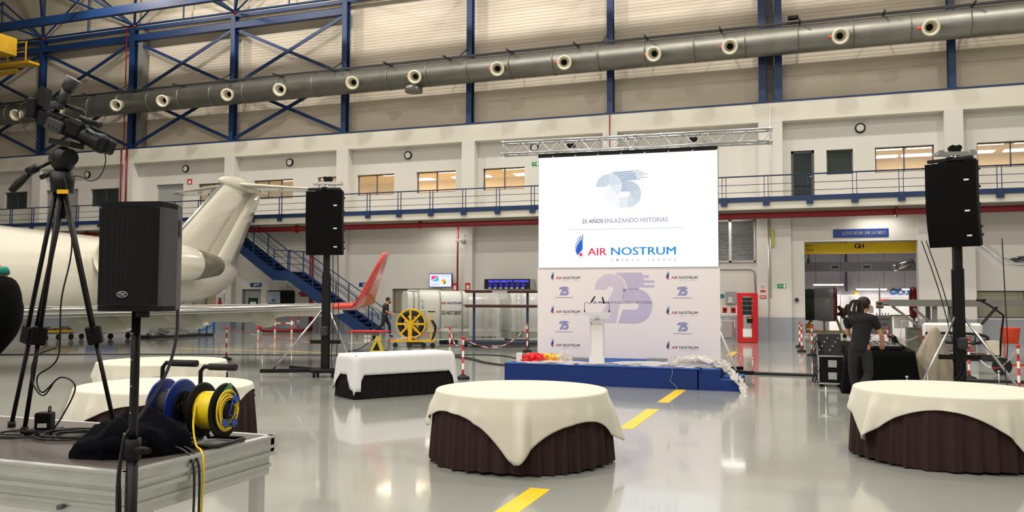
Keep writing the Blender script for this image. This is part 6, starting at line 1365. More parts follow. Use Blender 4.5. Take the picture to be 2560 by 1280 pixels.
# technician at the sound desk (local -Y is the viewer side, he faces +Y / +X)
J = dict(pelvis=(0, .0, .93), chest=(.05, .07, 1.33), neck=(.07, .12, 1.52), head=(.10, .17, 1.64), shL=(-.15, .09, 1.40), shR=(.23, .05, 1.40), elL=(-.17, .24, 1.14), wrL=(.12, .48, 1.0), elR=(.36, .12, 1.12), wrR=(.38, .40, .98),
         hipL=(-.09, 0, .88), hipR=(.10, 0, .88), knL=(-.10, .08, .47), anL=(-.02, .14, .09), toeL=(.0, .30, .05), knR=(.12, .02, .46), anR=(.02, -.30, .16), toeR=(.02, -.12, .04), soleR=(0, -.5, -.8), spread=(1, 0, 0))
J['knR'] = (.14, .0, .47); J['anR'] = (-.10, -.22, .12); J['toeR'] = (-.05, -.05, .03)
person('person with dreadlocks in black t-shirt and charcoal trousers seen from behind at the sound desk', (.78, 15.0, 0), .0, J, mat('black_tshirt', (22, 22, 25), .95, bump=.2, bs=60), M['trouser'], M['boot'], (.62, .78, 0), False, 'dreads', .62)
# walking man behind the container
J = dict(pelvis=(0, 0, .93), chest=(.05, 0, 1.33), neck=(.09, 0, 1.50), head=(.16, 0, 1.62), shL=(.03, .17, 1.40), shR=(.03, -.17, 1.40), elL=(.14, .2, 1.14), wrL=(.38, .14, 1.02), elR=(.10, -.2, 1.12), wrR=(.36, -.14, 1.0),
         hipL=(0, .09, .88), hipR=(0, -.09, .88), knL=(.20, .09, .50), anL=(.22, .09, .09), toeL=(.38, .09, .04), knR=(-.10, -.09, .50), anR=(-.48, -.09, .30), toeR=(-.52, -.09, .14), soleR=(-1, 0, -.3), spread=(0, 1, 0))
person('bearded person in dark work clothes walking right behind the yellow hose reel', (-17.9, 33.1, 0), .35, J, mat('navy_overall', (30, 34, 48), .9), mat('navy_trousers', (24, 28, 40), .9), M['black'], (1, 0, -.1), True, None, .9)

# ================================================================== SOUND DESK AREA AT RIGHT
dsk = thing('sound_desk', 'sound desk under a floor length black cloth behind the technician', 'desk', (1.22, 18.3, 0), 0)
n_ = 60; per_ = rrect(.56, 1.75, .05, 0); mb = MB(); arcs2 = []; s_ = 0
for i, p_ in enumerate(per_): arcs2.append(s_); q = per_[(i + 1) % len(per_)]; s_ += math.hypot(q[0] - p_[0], q[1] - p_[1])
rings = [[Vector((p_[0] + p_[2] * (.01 + .10 * t_ + .015 * t_ * math.sin(arcs2[i] * 22)), p_[1] + p_[3] * (.01 + .05 * t_ + .015 * t_ * math.sin(arcs2[i] * 22)), .80 - .79 * t_)) for i, p_ in enumerate(per_)] for t_ in [k / 6 for k in range(7)]]
mb.loft(rings, True, False); mb.add(rings[0], [list(range(len(per_)))]); mb.build('cloth', M['black_cloth'], dsk); MB().b2((-.52, -1.7, .74), (.52, 1.7, .78)).build('table_top', M['black'], dsk)
mx = thing('mixing_console', 'black mixing console with silver controls on the sound desk', 'mixing console', (1.25, 17.6, .805), 0)
MB().b2((-.3, -.6, 0), (.42, .6, .08), .02).build('body', M['black'], mx); mb = MB(); [mb.box((-.2 + .1 * i, -.5 + .12 * j, .09), (.04, .05, .02)) for i in range(6) for j in range(9)]; mb.build('controls', M['alu'], mx); mb = MB(); mb.box((.30, .1, .15), (.06, .7, .16), Matrix.Rotation(-.4, 3, 'Y')); mb.build('meter_bridge', M['black'], mx)
for k, (x, y, z, t) in enumerate([(1.3, 16.85, .805, 'nearest black laptop-sized device on the desk'), (1.15, 18.7, .805, 'farther black device on the desk behind the console')]):
    o = thing('equipment_case', t, 'equipment', (x, y, z), .1 * k); MB().box((0, 0, .04), (.6, .34, .07), None, .01).build('case', M['black'], o); MB().box((0, 0, .08), (.5, .25, .01)).build('top_panel', M['grey_steel'] if k == 0 else M['alu_profile'], o)
fc = thing('flight_case', 'black flight case with silver edges at the left end of the sound desk', 'flight case', (.42, 18.0, 0), 0)
MB().b2((-.25, -.35, .08), (.22, .35, .62)).build('body', M['black'], fc); mb = MB()
for x in (-.26, .21):
    for z in (.07, .61): mb.bar((x, -.36, z), (x, .36, z), .03, .03)
    mb.bar((x, -.36, .07), (x, -.36, .62), .03, .03)
for z in (.07, .61): mb.bar((-.26, -.36, z), (.22, -.36, z), .03, .03)
mb.build('edging', M['alu'], fc)
for z in (.22, .46): MB().box((0, -.36, z), (.16, .02, .14)).build('recessed_handle', M['alu_profile'], fc)
for x in (-.2, .16): mb = MB(); wheel(mb, x, -.28, .04); wheel(mb, x, .28, .04); mb.build('caster', M['rubber'], fc)
rk2 = thing('equipment_rack', 'open equipment rack with tangled cables on the black flight case', 'equipment rack', (.38, 18.0, .625), 0)
MB().b2((-.22, -.3, 0), (.2, .3, .42)).build('body', M['dark_steel'], rk2); rs = random.Random(5)
mb = MB(); [mb.tube(bez([(-.24 + rs.uniform(-.02, .04), -.32, rs.uniform(.1, .45)), (-.3 + rs.uniform(-.05, .1), -.38, rs.uniform(0, .4)), (-.28 + rs.uniform(-.05, .15), -.36, -.2 + rs.uniform(-.1, .2)), (-.3 + rs.uniform(-.05, .1), -.4, -.55)], 5), .007, 5) for _ in range(9)]; mb.build('cables', M['black_cable'], rk2)
mb = MB(); [mb.box((-.2 + .05 * k, -.31, .1 + .08 * (k % 4)), (.03, .03, .03)) for k in range(8)]; mb.build('connectors', M['alu'], rk2)
bg = thing('tool_bag', 'black equipment bag lying behind the right end of the sound desk', 'bag', (1.98, 18.9, 0), 0); mb = MB(); mb.box((0, 0, .16), (.5, .9, .3), None, .08); mb.build('body', M['black_cloth'], bg); mb = MB(); mb.tube(bez([(-.1, -.42, .25), (0, -.46, .42), (.15, -.44, .44), (.24, -.42, .25)], 5), .015, 6); mb.build('handle', M['paper'], bg)
# beige tarp draped over a cart in front of the tower
tp = thing('draped_tarp', 'beige tarpaulin draped over equipment beside the right lifting tower', 'tarpaulin', (2.1, 17.2, 0), 0)
mb = MB(); rings = []; N_ = 64
for j in range(13):
    t_ = j / 12; ring = []
    for i in range(N_):
        a_ = 2 * PI * i / N_; r_ = .03 + .43 * t_ ** .8; fo = 1 + .13 * t_ * (math.sin(7 * a_ + 1) + .6 * math.sin(13 * a_ + 2) + .5 * math.sin(4 * a_)); ring.append(Vector((r_ * fo * math.cos(a_) * (1.0) - .1 * t_ + .1, r_ * fo * math.sin(a_) * .8, 1.22 - 1.2 * t_ ** 1.15)))
    rings.append(ring)
mb.loft(rings, True, True); mb.build('sheet', M['beige'], tp)
bxs = thing('camera_case', 'black case with silver trim on the floor left of the beige tarp', 'case', (1.75, 17.4, 0), .2); MB().b2((-.25, -.2, .0), (.2, .2, .3), .02).build('shell', M['black'], bxs); MB().b2((-.26, -.21, .14), (.21, .21, .17)).build('trim', M['alu'], bxs)
ch_ = thing('ground_cart', 'low cart with a white padded back and dark straps behind the right tower', 'cart', (3.35, 22.3, 0), 0)
MB().b2((-.75, -.25, .3), (.75, .4, .46)).build('deck', M['dark_steel'], ch_); mb = MB(); mb.box((-.1, .2, 1.0), (1.3, .12, .36), None, .06); mb.build('white_backrest', M['paper'], ch_); MB().box((-.15, .22, .65), (1.1, .1, .3), None, .02).build('panel', M['grey_panel'], ch_)
mb = MB(); mb.tube(bez([(-.7, .1, .92), (0, -.0, .94), (.5, 0, .90), (.62, .05, .8), (.3, 0, .70), (-.3, 0, .72), (-.7, .1, .76)], 6), .035, 8); mb.build('strap', M['rubber'], ch_)
MB().b2((.55, -.3, .46), (.8, .0, .78)).build('cream_box', M['cream_metal'], ch_)
for x in (-.5, .85): mb = MB(); mb.cyl((x, -.32, .2), (x, -.2, .2), .2, n=20); mb.build('wheel', M['rubber'], ch_)
mb = MB(); mb.tube([(.82, -.2, .42), (.86, -.2, .9), (.92, -.2, 1.38), (.62, -.2, 1.62), (.45, -.2, 1.72)], .024, 8); mb.cyl((.36, -.2, 1.73), (.56, -.2, 1.73), .028, n=8); mb.build('tow_handle', M['black_metal'], ch_)
ob = thing('orange_bucket', 'orange bucket on a red tube stand near the right frame edge', 'bucket', (5.05, 25.4, 0), 0)
mb = MB(); mb.lathe([(.001, .58), (.19, .58), (.24, .98), (.26, 1.0), (.23, 1.0), (.18, .62)], n=24); mb.build('bucket', M['orange'], ob); mb = MB(); mb.cyl((-.14, 0, 0), (-.14, 0, .7), .02, n=8); mb.cyl((-.4, -.05, .02), (.35, .05, .02), .02, n=8); mb.cyl((-.14, -.25, .02), (-.14, .25, .02), .02, n=8); mb.cyl((-.14, 0, .15), (-.35, 0, .02), .015, n=6); mb.build('stand', M['orange'], ob)
# polished curved metal strut behind right tower, blue upright at the edge
ht = thing('chrome_strut', 'polished chrome bent tube with a glossy oval head right of the hung speakers', 'strut', (3.43, 18.2, 0), 0)
def off(p): return Vector(p) - ht.location
PTS = [(2.55, 17.1, 3.12), (2.95, 17.35, 2.83), (3.30, 17.5, 2.56), (3.42, 17.6, 2.47), (3.60, 17.7, 2.43), (4.0, 18.0, 2.42), (4.5, 18.2, 2.42)]
mb = MB(); mb.tube([off(p) for p in bez(PTS, 5)], .055, 12); mb.build('tube', M['chrome'], ht)
mb = MB(); mb.loft([[off(Vector(p) + Vector((.0, 0, -.01))), off(Vector(p) + Vector((0, 0, -.07 - dz)))] for p, dz in zip(PTS[:6], (0, .10, .16, .12, .06, .0))], False, False); mb.build('protective_film', M['plastic_wrap'], ht)
mb = MB(); mb.sphere(tuple(off((3.85, 17.75, 2.50))), (.30, .16, .07), 20, 10); mb.build('oval_head', mat('gloss_black', (16, 16, 18), .08, coat=1), ht)
mb = MB(); mb.cyl(off((4.5, 18.2, 0)), off((4.5, 18.2, 2.42)), .05, n=12); mb.cyl(off((4.5, 18.2, 0)), off((4.5, 18.2, .03)), .3, n=20); mb.build('upright', M['chrome'], ht)
bu = thing('blue_banner_stand', 'blue upright roll-up banner edge at the far right of frame', 'banner', (4.42, 19.9, 0), 0); MB().b2((-.02, -.02, .06), (.9, .02, 1.95)).build('banner', mat('violet_blue', (40, 44, 120), .5), bu); MB().b2((-.05, -.1, 0), (.95, .1, .06)).build('base', M['alu'], bu)
# tiny level puck on the floor near the technician
pk = thing('levelling_jack', 'small silver screw jack standing on the floor left of the right table', 'jack', (.22, 13.35, 0), 0); mb = MB(); mb.cyl((0, 0, 0), (0, 0, .015), .07, n=16); mb.build('foot', M['alu'], pk); mb = MB(); mb.cyl((0, 0, 0), (0, 0, .42), .009, n=8); mb.build('screw', M['chrome'], pk)
# ================================================================== FOREGROUND PLATFORM
PX0, PX1, PY0, PY1 = -4.66, -2.655, 2.71, 3.72
pf_ = thing('stage_deck', 'aluminium framed stage deck with brown plywood top in the left foreground', 'stage deck', ((PX0 + PX1) / 2, (PY0 + PY1) / 2, 0))
mb = MB(); mb.b2((PX0 + .02, PY0 + .02, .96), (PX1 - .02, PY1 - .02, .999)); wpart('deck_board', mb, M['wood'], pf_)
for nm, lo, hi in (('f', (PX0, PY0, .90), (PX1, PY0 + .03, 1.0)), ('b', (PX0, PY1 - .03, .90), (PX1, PY1, 1.0)), ('l', (PX0, PY0, .90), (PX0 + .03, PY1, 1.0)), ('r', (PX1 - .03, PY0, .90), (PX1, PY1, 1.0))):
    mb = MB(); mb.b2(lo, hi); ax = 0 if nm in 'fb' else 1; s_ = -1 if nm in 'fl' else 1
    o_ = [(lo[0] + hi[0]) / 2, (lo[1] + hi[1]) / 2, 0]
    for z, e, h in ((.993, .008, .012), (.945, .012, .014), (.91, .012, .018)):
        a_ = list(lo); b_ = list(hi); k = 1 - ax; 
        if s_ < 0: a_[k] -= e
        else: b_[k] += e
        a_[2] = z - h / 2; b_[2] = z + h / 2; mb.b2(a_, b_)
    wpart('edge_profile', mb, M['alu_profile'], pf_)
for nm, lo, hi in (('f', (PX0 + .02, PY0 + .015, .80), (PX1 - .02, PY0 + .05, .895)), ('r', (PX1 - .05, PY0 + .02, .80), (PX1 - .015, PY1 - .02, .895)), ('b', (PX0 + .02, PY1 - .05, .80), (PX1 - .02, PY1 - .015, .895)), ('l', (PX0 + .015, PY0 + .02, .80), (PX0 + .05, PY1 - .02, .895))):
    mb = MB(); mb.b2(lo, hi); mb.b2([lo[0] - .008, lo[1] - .008, .84], [hi[0] + .008, hi[1] + .008, .855]); wpart('under_rail', mb, M['alu_profile'], pf_)
for x in (PX0 + .06, PX1 - .06):
    for y in (PY0 + .06, PY1 - .06): mb = MB(); mb.b2((x - .03, y - .03, 0), (x + .03, y + .03, .90), .004); wpart('leg', mb, M['alu_profile'], pf_)
for x in (-3.9, -3.0): mb = MB(); mb.cyl((x, PY0 + .01, .83), (x, PY0 - .012, .83), .012, n=10); wpart('bolt', mb, M['grey_dark'], pf_)

# ------------------------------------------------------------------ video camera on tripod
FR = [Vector((-3.87, 3.62, 1.0)), Vector((-4.05, 3.18, 1.0)), Vector((-4.42, 3.42, 1.0))]
FT = [Vector((-3.60, 3.585, 1.0)), Vector((-3.92, 3.30, 1.0)), Vector((-4.16, 3.42, 1.0))]
HC = Vector((-3.828, 3.403, 2.345))
tv_ = thing('video_tripod', 'black two-tube video tripod standing on the stage deck', 'tripod', (-3.88, 3.42, 1.0))
for f_ in FT:
    d_ = (f_ - HC); sd = Vector((d_.y, -d_.x, 0)).normalized(); mid = HC + d_ * .62; mb = MB()
    for s_ in (-1, 1): mb.cyl(HC + d_ * .04 + sd * (s_ * .028) + d_ * .0, mid + sd * (s_ * .026), .012, n=10)
    o = wpart('leg', mb, M['black_metal'], tv_)
    mb = MB(); c = HC + d_ * .62; R_ = d_.to_track_quat('Z', 'Y').to_matrix(); mb.box(tuple(c), (.075, .075, .10), R_, .008); wpart('leg_lock', mb, M['black'], tv_, o)
    mb = MB(); mb.cyl(mid, f_ + Vector((0, 0, .02)), .0115, n=10); wpart('lower_tube', mb, M['black_metal'], tv_, o)
    mb = MB(); mb.cyl(f_, f_ + Vector((0, 0, .03)), .02, n=12); wpart('rubber_foot', mb, M['rubber'], tv_, o)
mb = MB(); mb.cyl(HC - Vector((0, 0, .06)), HC + Vector((0, 0, .05)), .055, .065, 20); wpart('bowl', mb, M['black_metal'], tv_)
mb = MB(); mb.cyl(HC - Vector((0, 0, .2)), HC - Vector((0, 0, .06)), .022, n=12); wpart('bowl_clamp', mb, M['black'], tv_)
mb = MB(); mb.box(tuple(HC + Vector((.05, -.04, -.06))), (.06, .01, .022), Matrix.Rotation(.3, 3, 'Z')); wpart('yellow_tape', mb, M['yellow'], tv_)
mb = MB(); mb.sphere(tuple(HC + Vector((0, 0, .12))), (.065, .06, .075), 16, 12); mb.cyl(HC + Vector((-.07, .02, .13)), HC + Vector((.075, -.02, .13)), .045, n=18); mb.box(tuple(HC + Vector((.02, 0, .21))), (.16, .09, .03), Matrix.Rotation(.2, 3, 'Y')); mb.cyl(HC + Vector((-.03, -.03, .05)), HC + Vector((-.09, -.06, .02)), .014, n=8); wpart('fluid_head', mb, M['black_metal'], tv_)
mb = MB(); mb.tube([HC + Vector((-.04, -.02, .12)), HC + Vector((-.13, -.07, .06)), HC + Vector((-.17, -.08, .015))], .01, 8); mb.cyl(HC + Vector((-.11, -.06, .08)), HC + Vector((-.16, -.08, .05)), .024, n=12); wpart('pan_bar', mb, M['black_metal'], tv_)
mb = MB(); mb.tube([HC + Vector((-.165, -.08, .035)), HC + Vector((-.20, -.1, -.01)), HC + Vector((-.235, -.115, -.055))], [.018, .023, .018], 12); wpart('grip', mb, M['rubber'], tv_)
# camera body: local x to the right-down (lens), origin at plate
vc = thing('video_camera', 'black professional video camera tilted down to the right on the tripod', 'video camera', tuple(HC + Vector((.0, 0, .245))), .25)
vc.scale = (.86, .86, .86); T_ = Matrix.Rotation(.38, 4, 'Y')
def vb(): m = MB(); m.T = T_; return m
mb = vb(); mb.box((-.02, 0, .075), (.30, .10, .12), None, .025); mb.box((-.17, 0, .07), (.10, .085, .10), None, .02); mb.build('body', M['black'], vc)
mb = vb(); mb.lathe([(.05, 0), (.055, .02), (.05, .06), (.055, .08), (.062, .13), (.06, .15), (.04, .15)], (.12, 0, .06), (1, 0, -.05), 24); mb.build('lens', M['black_metal'], vc)
mb = vb(); mb.box((.29, 0, .055), (.07, .11, .10), None, .015); mb.build('matte_box', M['black'], vc)
mb = vb(); mb.tube([(-.12, 0, .13), (-.10, 0, .19), (.06, 0, .20), (.10, 0, .13)], .014, 8); mb.build('top_handle', M['black_metal'], vc)
mb = vb(); mb.box((-.245, -.02, .10), (.07, .08, .13), Matrix.Rotation(-.3, 3, 'Y'), .01); mb.build('battery', M['black'], vc)
mb = vb(); mb.add([(-.27, -.05, .14), (-.16, -.05, .13), (-.17, .04, .13), (-.27, .04, .14), (-.25, -.04, .25), (-.22, -.04, .25), (-.22, .03, .25), (-.25, .03, .25)], [(0, 1, 2, 3), (4, 5, 6, 7), (0, 1, 5, 4), (1, 2, 6, 5), (2, 3, 7, 6), (3, 0, 4, 7)]); mb.build('viewfinder_hood', M['black'], vc)
mb = vb(); mb.box((-.05, -.06, .05), (.12, .02, .08), None, .01); [mb.cyl((-.08 + .03 * k, -.07, .04), (-.08 + .03 * k, -.078, .04), .006, n=8) for k in range(4)]; mb.build('control_panel', M['dark_steel'], vc)
mb = vb(); mb.tube([(.02, -.05, .13), (.02, -.09, .13), (.02, -.11, .10)], .006, 6); mb.build('shoulder_strap', M['black_cloth'], vc)
mic = MB(); mic.T = T_; mic.cyl((.10, -.07, .16), (.235, -.07, .16), .016, n=14); mic.cyl((.235, -.07, .16), (.243, -.07, .16), .021, n=14); mic.box((.14, -.04, .15), (.05, .05, .03)); mic.build('microphone', M['black_metal'], vc)
mb = MB(); mb.cyl((-.01, -.03, .21), (.035, -.03, .30), .03, .033, 16); mb.cyl((.035, -.03, .30), (.075, -.03, .37), .040, .045, 16); mb.box((-.03, -.03, .20), (.09, .06, .05), None, .015); mb.build('camera_light', M['dark_steel'], vc)
mb = MB(); mb.T = T_; mb.tube(bez([(-.26, -.03, .16), (-.31, -.05, .10), (-.30, -.06, .02), (-.2, -.06, -.05), (-.12, -.05, -.07)], 6), .004, 6); mb.build('viewfinder_cable', M['black_cable'], vc)
mb = MB(); mb.tube(bez([(.27, 0, -.06), (.285, 0, -.16), (.25, 0, -.25), (.19, 0, -.28), (.12, 0, -.25), (.06, 0, -.25)], 6), .0035, 6); mb.build('remote_cable', M['black_cable'], vc)
# power box and cables on the deck
pb_ = thing('power_adapter', 'black power adapter box standing on a flat black base beside the tripod', 'power adapter', (-3.78, 3.30, 1.0), .5)
MB().b2((-.085, -.06, 0), (.085, .06, .03), .01).build('base', M['black'], pb_); MB().b2((-.04, -.035, .03), (.04, .035, .115), .006).build('box', M['black'], pb_); MB().box((0, -.036, .05), (.045, .003, .022)).build('label_sticker', M['paper'], pb_)
mb = MB(); mb.lathe([(.012, 0), (.018, 0), (.018, .005), (.012, .005)], (.02, 0, .13), (1, 0, 0), 14); mb.build('loop', M['black'], pb_)
def loopy(cx_, cy_, r, n_, seed, z=1.006):
    rs = random.Random(seed); pts = []
    for k in range(n_ * 10): a_ = 2 * PI * k / 10; q = r * (1 + .35 * math.sin(k * .37 + seed) + rs.uniform(-.08, .08)); pts.append((cx_ + q * math.cos(a_), cy_ + .75 * q * math.sin(a_), z + .006 * rs.random() + .004 * (k // 10)))
    return bez(pts, 3)
mb = MB(); mb.tube(loopy(-3.55, 3.28, .16, 5, 2), .005, 6); mb.tube(loopy(-3.85, 3.2, .13, 3, 7), .004, 6); mb.tube(bez([(-3.4, 3.35, 1.01), (-3.2, 3.45, 1.01), (-3.0, 3.4, 1.01), (-2.85, 3.3, 1.01)], 6), .006, 6)
solo('coiled_cable', mb, M['black_cable'], 'black cables coiled on the stage deck around the tripod feet', 'cable', kind='stuff')
mb = MB(); top = HC + Vector((.05, -.03, .02)); mb.tube(bez([tuple(top), (-3.72, 3.38, 2.0), (-3.76, 3.36, 1.7), (-3.77, 3.36, 1.4), (-3.84, 3.30, 1.30), (-3.78, 3.28, 1.22), (-3.68, 3.30, 1.3), (-3.60, 3.32, 1.25), (-3.66, 3.3, 1.1), (-3.72, 3.28, 1.01)], 8), .0045, 6); mb.tube(bez([(-3.76, 3.34, 1.45), (-3.86, 3.3, 1.40), (-3.88, 3.3, 1.28), (-3.80, 3.3, 1.2), (-3.72, 3.3, 1.28)], 8), .004, 6)
solo('camera_cable', mb, M['black_cable'], 'thin black cable hanging from the camera in a loop beside the tripod', 'cable')

# ------------------------------------------------------------------ loudspeaker on pole stand
dpt = 3.2; sx_, sy_ = (345 - 1280) / 2070.7 * dpt, dpt
spx, spy = sx_ * .9415 - sy_ * .3368, sx_ * .3371 + sy_ * .9402
ss = thing('speaker_stand', 'black tube speaker stand in front of the stage deck corner', 'speaker stand', (spx, spy, 0))
mb = MB(); mb.cyl((0, 0, .25), (0, 0, 1.18), .0215, n=20); mb.build('lower_tube', M['black_metal'], ss); mb = MB(); mb.cyl((0, 0, 1.1), (0, 0, 1.70), .0165, n=20); mb.build('upper_tube', M['black_metal'], ss)
mb = MB(); mb.cyl((0, 0, 1.10), (0, 0, 1.18), .030, n=20); mb.box((.045, -.01, 1.14), (.05, .03, .025), None, .005); mb.cyl((.07, -.01, 1.14), (.09, -.01, 1.14), .012, n=10); mb.build('height_clamp', M['black'], ss)
mb = MB(); [mb.cyl((0, -.016, z), (0, -.0175, z), .003, n=8) for z in (1.28, 1.38, 1.48, 1.58)]; mb.build('pin_holes', M['alu'], ss)
for k in range(3):
    a_ = k * 2 * PI / 3 + .4; mb = MB(); mb.bar((.02 * math.cos(a_), .02 * math.sin(a_), .62), (.5 * math.cos(a_), .5 * math.sin(a_), .02), .022, .03); mb.bar((.02 * math.cos(a_), .02 * math.sin(a_), .3), (.27 * math.cos(a_), .27 * math.sin(a_), .32), .018, .02); o = mb.build('leg', M['black_metal'], ss); mb = MB(); mb.cyl((.5 * math.cos(a_), .5 * math.sin(a_), 0), (.5 * math.cos(a_), .5 * math.sin(a_), .03), .02, n=12); mb.build('rubber_foot', M['rubber'], o)
mb = MB(); mb.tube(bez([(-.03, -.01, 1.2), (-.05, -.012, 1.05), (-.035, -.02, .9), (-.03, -.02, .4), (-.04, 0, .02)], 6), .007, 6); mb.tube(bez([(-.02, -.02, 1.2), (-.04, -.03, 1.0), (-.02, -.03, .6), (-.06, .02, .02)], 6), .006, 6); mb.build('cable', M['black_cable'], ss)
# the speaker: front width .245, yaw so that its right side shows
yaw = .36 + .10
sp_ = thing('loudspeaker', 'black loudspeaker with perforated grille on the pole stand in left foreground', 'loudspeaker', (spx + .022, spy + .008, 1.672), math.radians(-7))
fx = Vector((.208, .075, 0)).normalized(); fy = Vector((-fx.y, fx.x, 0)); W2, H2, D2 = .118, .40, .225
def q(a, b, z): return fx * a + fy * b + Vector((0, 0, z))
mb = MB(); cs = [(-W2, -.1), (W2, -.1), (W2 + .004, -.075), (W2 + .006, .02), (W2 * .72, D2 - .1), (-W2 * .72, D2 - .1), (-W2 - .006, .02), (-W2 - .004, -.075)]
mb.loft([[q(a, b, z) for a, b in cs] for z in (0.0, H2)], True, True, False); mb.build('cabinet', mat('speaker_body', (62, 62, 66), .55, bump=.2, bs=300), sp_)
mb = MB(); g_ = [(-W2 - .002, -.103), (-W2 * .5, -.112), (0, -.115), (W2 * .5, -.112), (W2 + .002, -.103)]
mb.loft([[q(a, b, z) for a, b in g_] for z in (.018, H2 - .018)], False, False, True)
def grille():
    m = bpy.data.materials.new('perforated_grille'); m.use_nodes = True; nt = m.node_tree; N = nt.nodes; L = nt.links; b = N['Principled BSDF']
    tc = N.new('ShaderNodeTexCoord'); v = N.new('ShaderNodeTexVoronoi'); v.inputs['Scale'].default_value = 170; v.inputs['Randomness'].default_value = .12; L.new(tc.outputs['Object'], v.inputs['Vector'])
    r = N.new('ShaderNodeValToRGB'); r.color_ramp.elements[0].position = .30; r.color_ramp.elements[0].color = (.003, .003, .004, 1); r.color_ramp.elements[1].position = .45; r.color_ramp.elements[1].color = (.010, .010, .011, 1); L.new(v.outputs['Distance'], r.inputs[0]); L.new(r.outputs[0], b.inputs['Base Color']); b.inputs['Roughness'].default_value = .8; b.inputs['Specular IOR Level'].default_value = .12; return m
mb.build('grille', grille(), sp_)
mb = MB(); mb.loft([[q(a * 1.0, b - .004, z) for a, b in cs] for z in (-.006, .014)], True, True, False); mb.build('bottom_trim', M['black'], sp_); mb = MB(); mb.loft([[q(a, b - .004, z) for a, b in cs] for z in (H2 - .014, H2 + .006)], True, True, False); mb.build('top_trim', M['black'], sp_)
d = Decal(q(-.012, -.119, .058), tuple(fx), (0, 0, 1), .0)
n_ = 24; pts = [(.022 * math.cos(2 * PI * i / n_), .012 * math.sin(2 * PI * i / n_)) for i in range(n_)]; d.poly(pts, 0); d.poly([(.0195 * math.cos(2 * PI * i / n_), .0098 * math.sin(2 * PI * i / n_)) for i in range(n_)], 1, .0006); d.line([(-.014, .002), (-.004, .006), (.004, .001), (.014, .005)], .0028, 0, .0012); d.line([(-.012, -.004), (0, -.002), (.012, -.005)], .0024, 0, .0012); d.build('badge', [M['alu'], M['black']], sp_)
mb = MB(); e_ = Vector((cs[4][0] - cs[3][0], cs[4][1] - cs[3][1])).normalized()
def sq(t_, z, o=.0): a = cs[3][0] + (cs[4][0] - cs[3][0]) * t_; b = cs[3][1] + (cs[4][1] - cs[3][1]) * t_; nn = Vector((-(cs[4][1] - cs[3][1]), cs[4][0] - cs[3][0])).normalized() * -1; return q(a + nn.x * o, b + nn.y * o, z)
for t0, t1, z0, z1 in ((.15, .55, .28, .286), (.15, .55, .345, .351), (.15, .2, .28, .35), (.5, .55, .28, .35)): mb.add([sq(t0, z0, .004), sq(t1, z0, .004), sq(t1, z1, .004), sq(t0, z1, .004)], [(0, 1, 2, 3)])
mb.add([sq(.2, .287, .002), sq(.5, .287, .002), sq(.5, .344, .002), sq(.2, .344, .002)], [(0, 1, 2, 3)]); mb.build('side_handle', M['black'], sp_)
mb = MB(); mb.cyl((0, 0, -.03), (0, 0, .01), .026, n=18); mb.build('pole_socket', M['black'], sp_)
mb = MB(); mb.tube(bez([(spx + .09, spy + .12, 1.68), (spx + .085, spy + .12, 1.55), (spx + .05, spy + .11, 1.42), (spx + .0, spy + .07, 1.30), (spx - .03, spy + .0, 1.2)], 8), .006, 6); solo('speaker_lead', mb, mat('violet_cable', (52, 40, 56), .5), 'dark violet lead hanging from the foreground loudspeaker', 'cable')

# ------------------------------------------------------------------ cable reels on the deck
def reel(name, label, x, y, rz, flange, wound, R, wide, rw):
    t = thing(name, label, 'cable reel', (x, y, 1.0), rz); zc = R + .03
    for s_ in (-1, 1):
        mb = MB(); mb.lathe([(.03, -.004), (R - .01, -.004), (R, 0), (R - .01, .004), (.03, .004)], (s_ * wide / 2, 0, zc), (1, 0, 0), 48); mb.lathe([(R * .62, .006 * s_), (R * .6, .008 * s_), (R * .58, .006 * s_)], (s_ * wide / 2, 0, zc), (1, 0, 0), 40); mb.build('flange', flange, t)
    mb = MB(); k = 0; nn = int(wide / .009)
    prof_ = []
    for i in range(nn): xx = -wide / 2 + .006 + (wide - .012) * i / nn; prof_ += [(rw, xx), (rw + .004, xx + .0035)]
    mb.lathe(prof_, (0, 0, zc), (1, 0, 0), 48); mb.build('wound_cable', wound, t)
    mb = MB(); mb.cyl((-wide / 2 - .02, 0, zc), (wide / 2 + .03, 0, zc), R * .28, n=24); mb.build('hub', M['black'], t)
    xo = -wide / 2 - .03
    mb = MB(); mb.tube([(xo, 0.0, zc), (xo, .02, zc + R * .9), (xo + .0, .02, zc + R + .05), (xo + .02, .02, zc + R + .075), (xo + .19, .02, zc + R + .075)], .011, 10); mb.build('handle_bar', M['black_metal'], t)
    mb = MB(); mb.tube([(xo + .05, .02, zc + R + .075), (xo + .2, .02, zc + R + .075)], .017, 12); mb.build('handle_grip', M['rubber'], t)
    mb = MB(); mb.tube([(xo, 0, zc), (xo, -.1, .012), (xo + .02, -.13, .012), (wide / 2 + .02, -.13, .012), (wide / 2 + .04, -.11, .012), (wide / 2 + .04, .11, .012), (wide / 2 + .02, .13, .012), (xo + .02, .13, .012), (xo, .1, .012), (xo, 0, zc)], .010, 10); mb.build('floor_frame', M['black_metal'], t)
    return t, zc
cx1, cy1 = -3.02, 3.42
r1, zc1 = reel('cable_reel', 'dark blue cable reel wound with black cable on the stage deck', -3.0, 3.36, .08, M['blue_plastic'], M['black_cable'], .142, .105, .085)
mb = MB(); [mb.cyl((.055 + .012, .045 * math.cos(k * PI / 2), zc1 + .045 * math.sin(k * PI / 2)), (.075, .045 * math.cos(k * PI / 2), zc1 + .045 * math.sin(k * PI / 2)), .022, n=14) for k in range(4)]; mb.cyl((.05, 0, zc1), (.066, 0, zc1), .08, n=24); mb.build('socket_plate', M['black'], r1)
r2, zc2 = reel('cable_reel', 'black cable reel wound with bright yellow cable on the stage deck', -2.77, 3.38, .08, M['black'], M['yellow_cable'], .135, .125, .088)
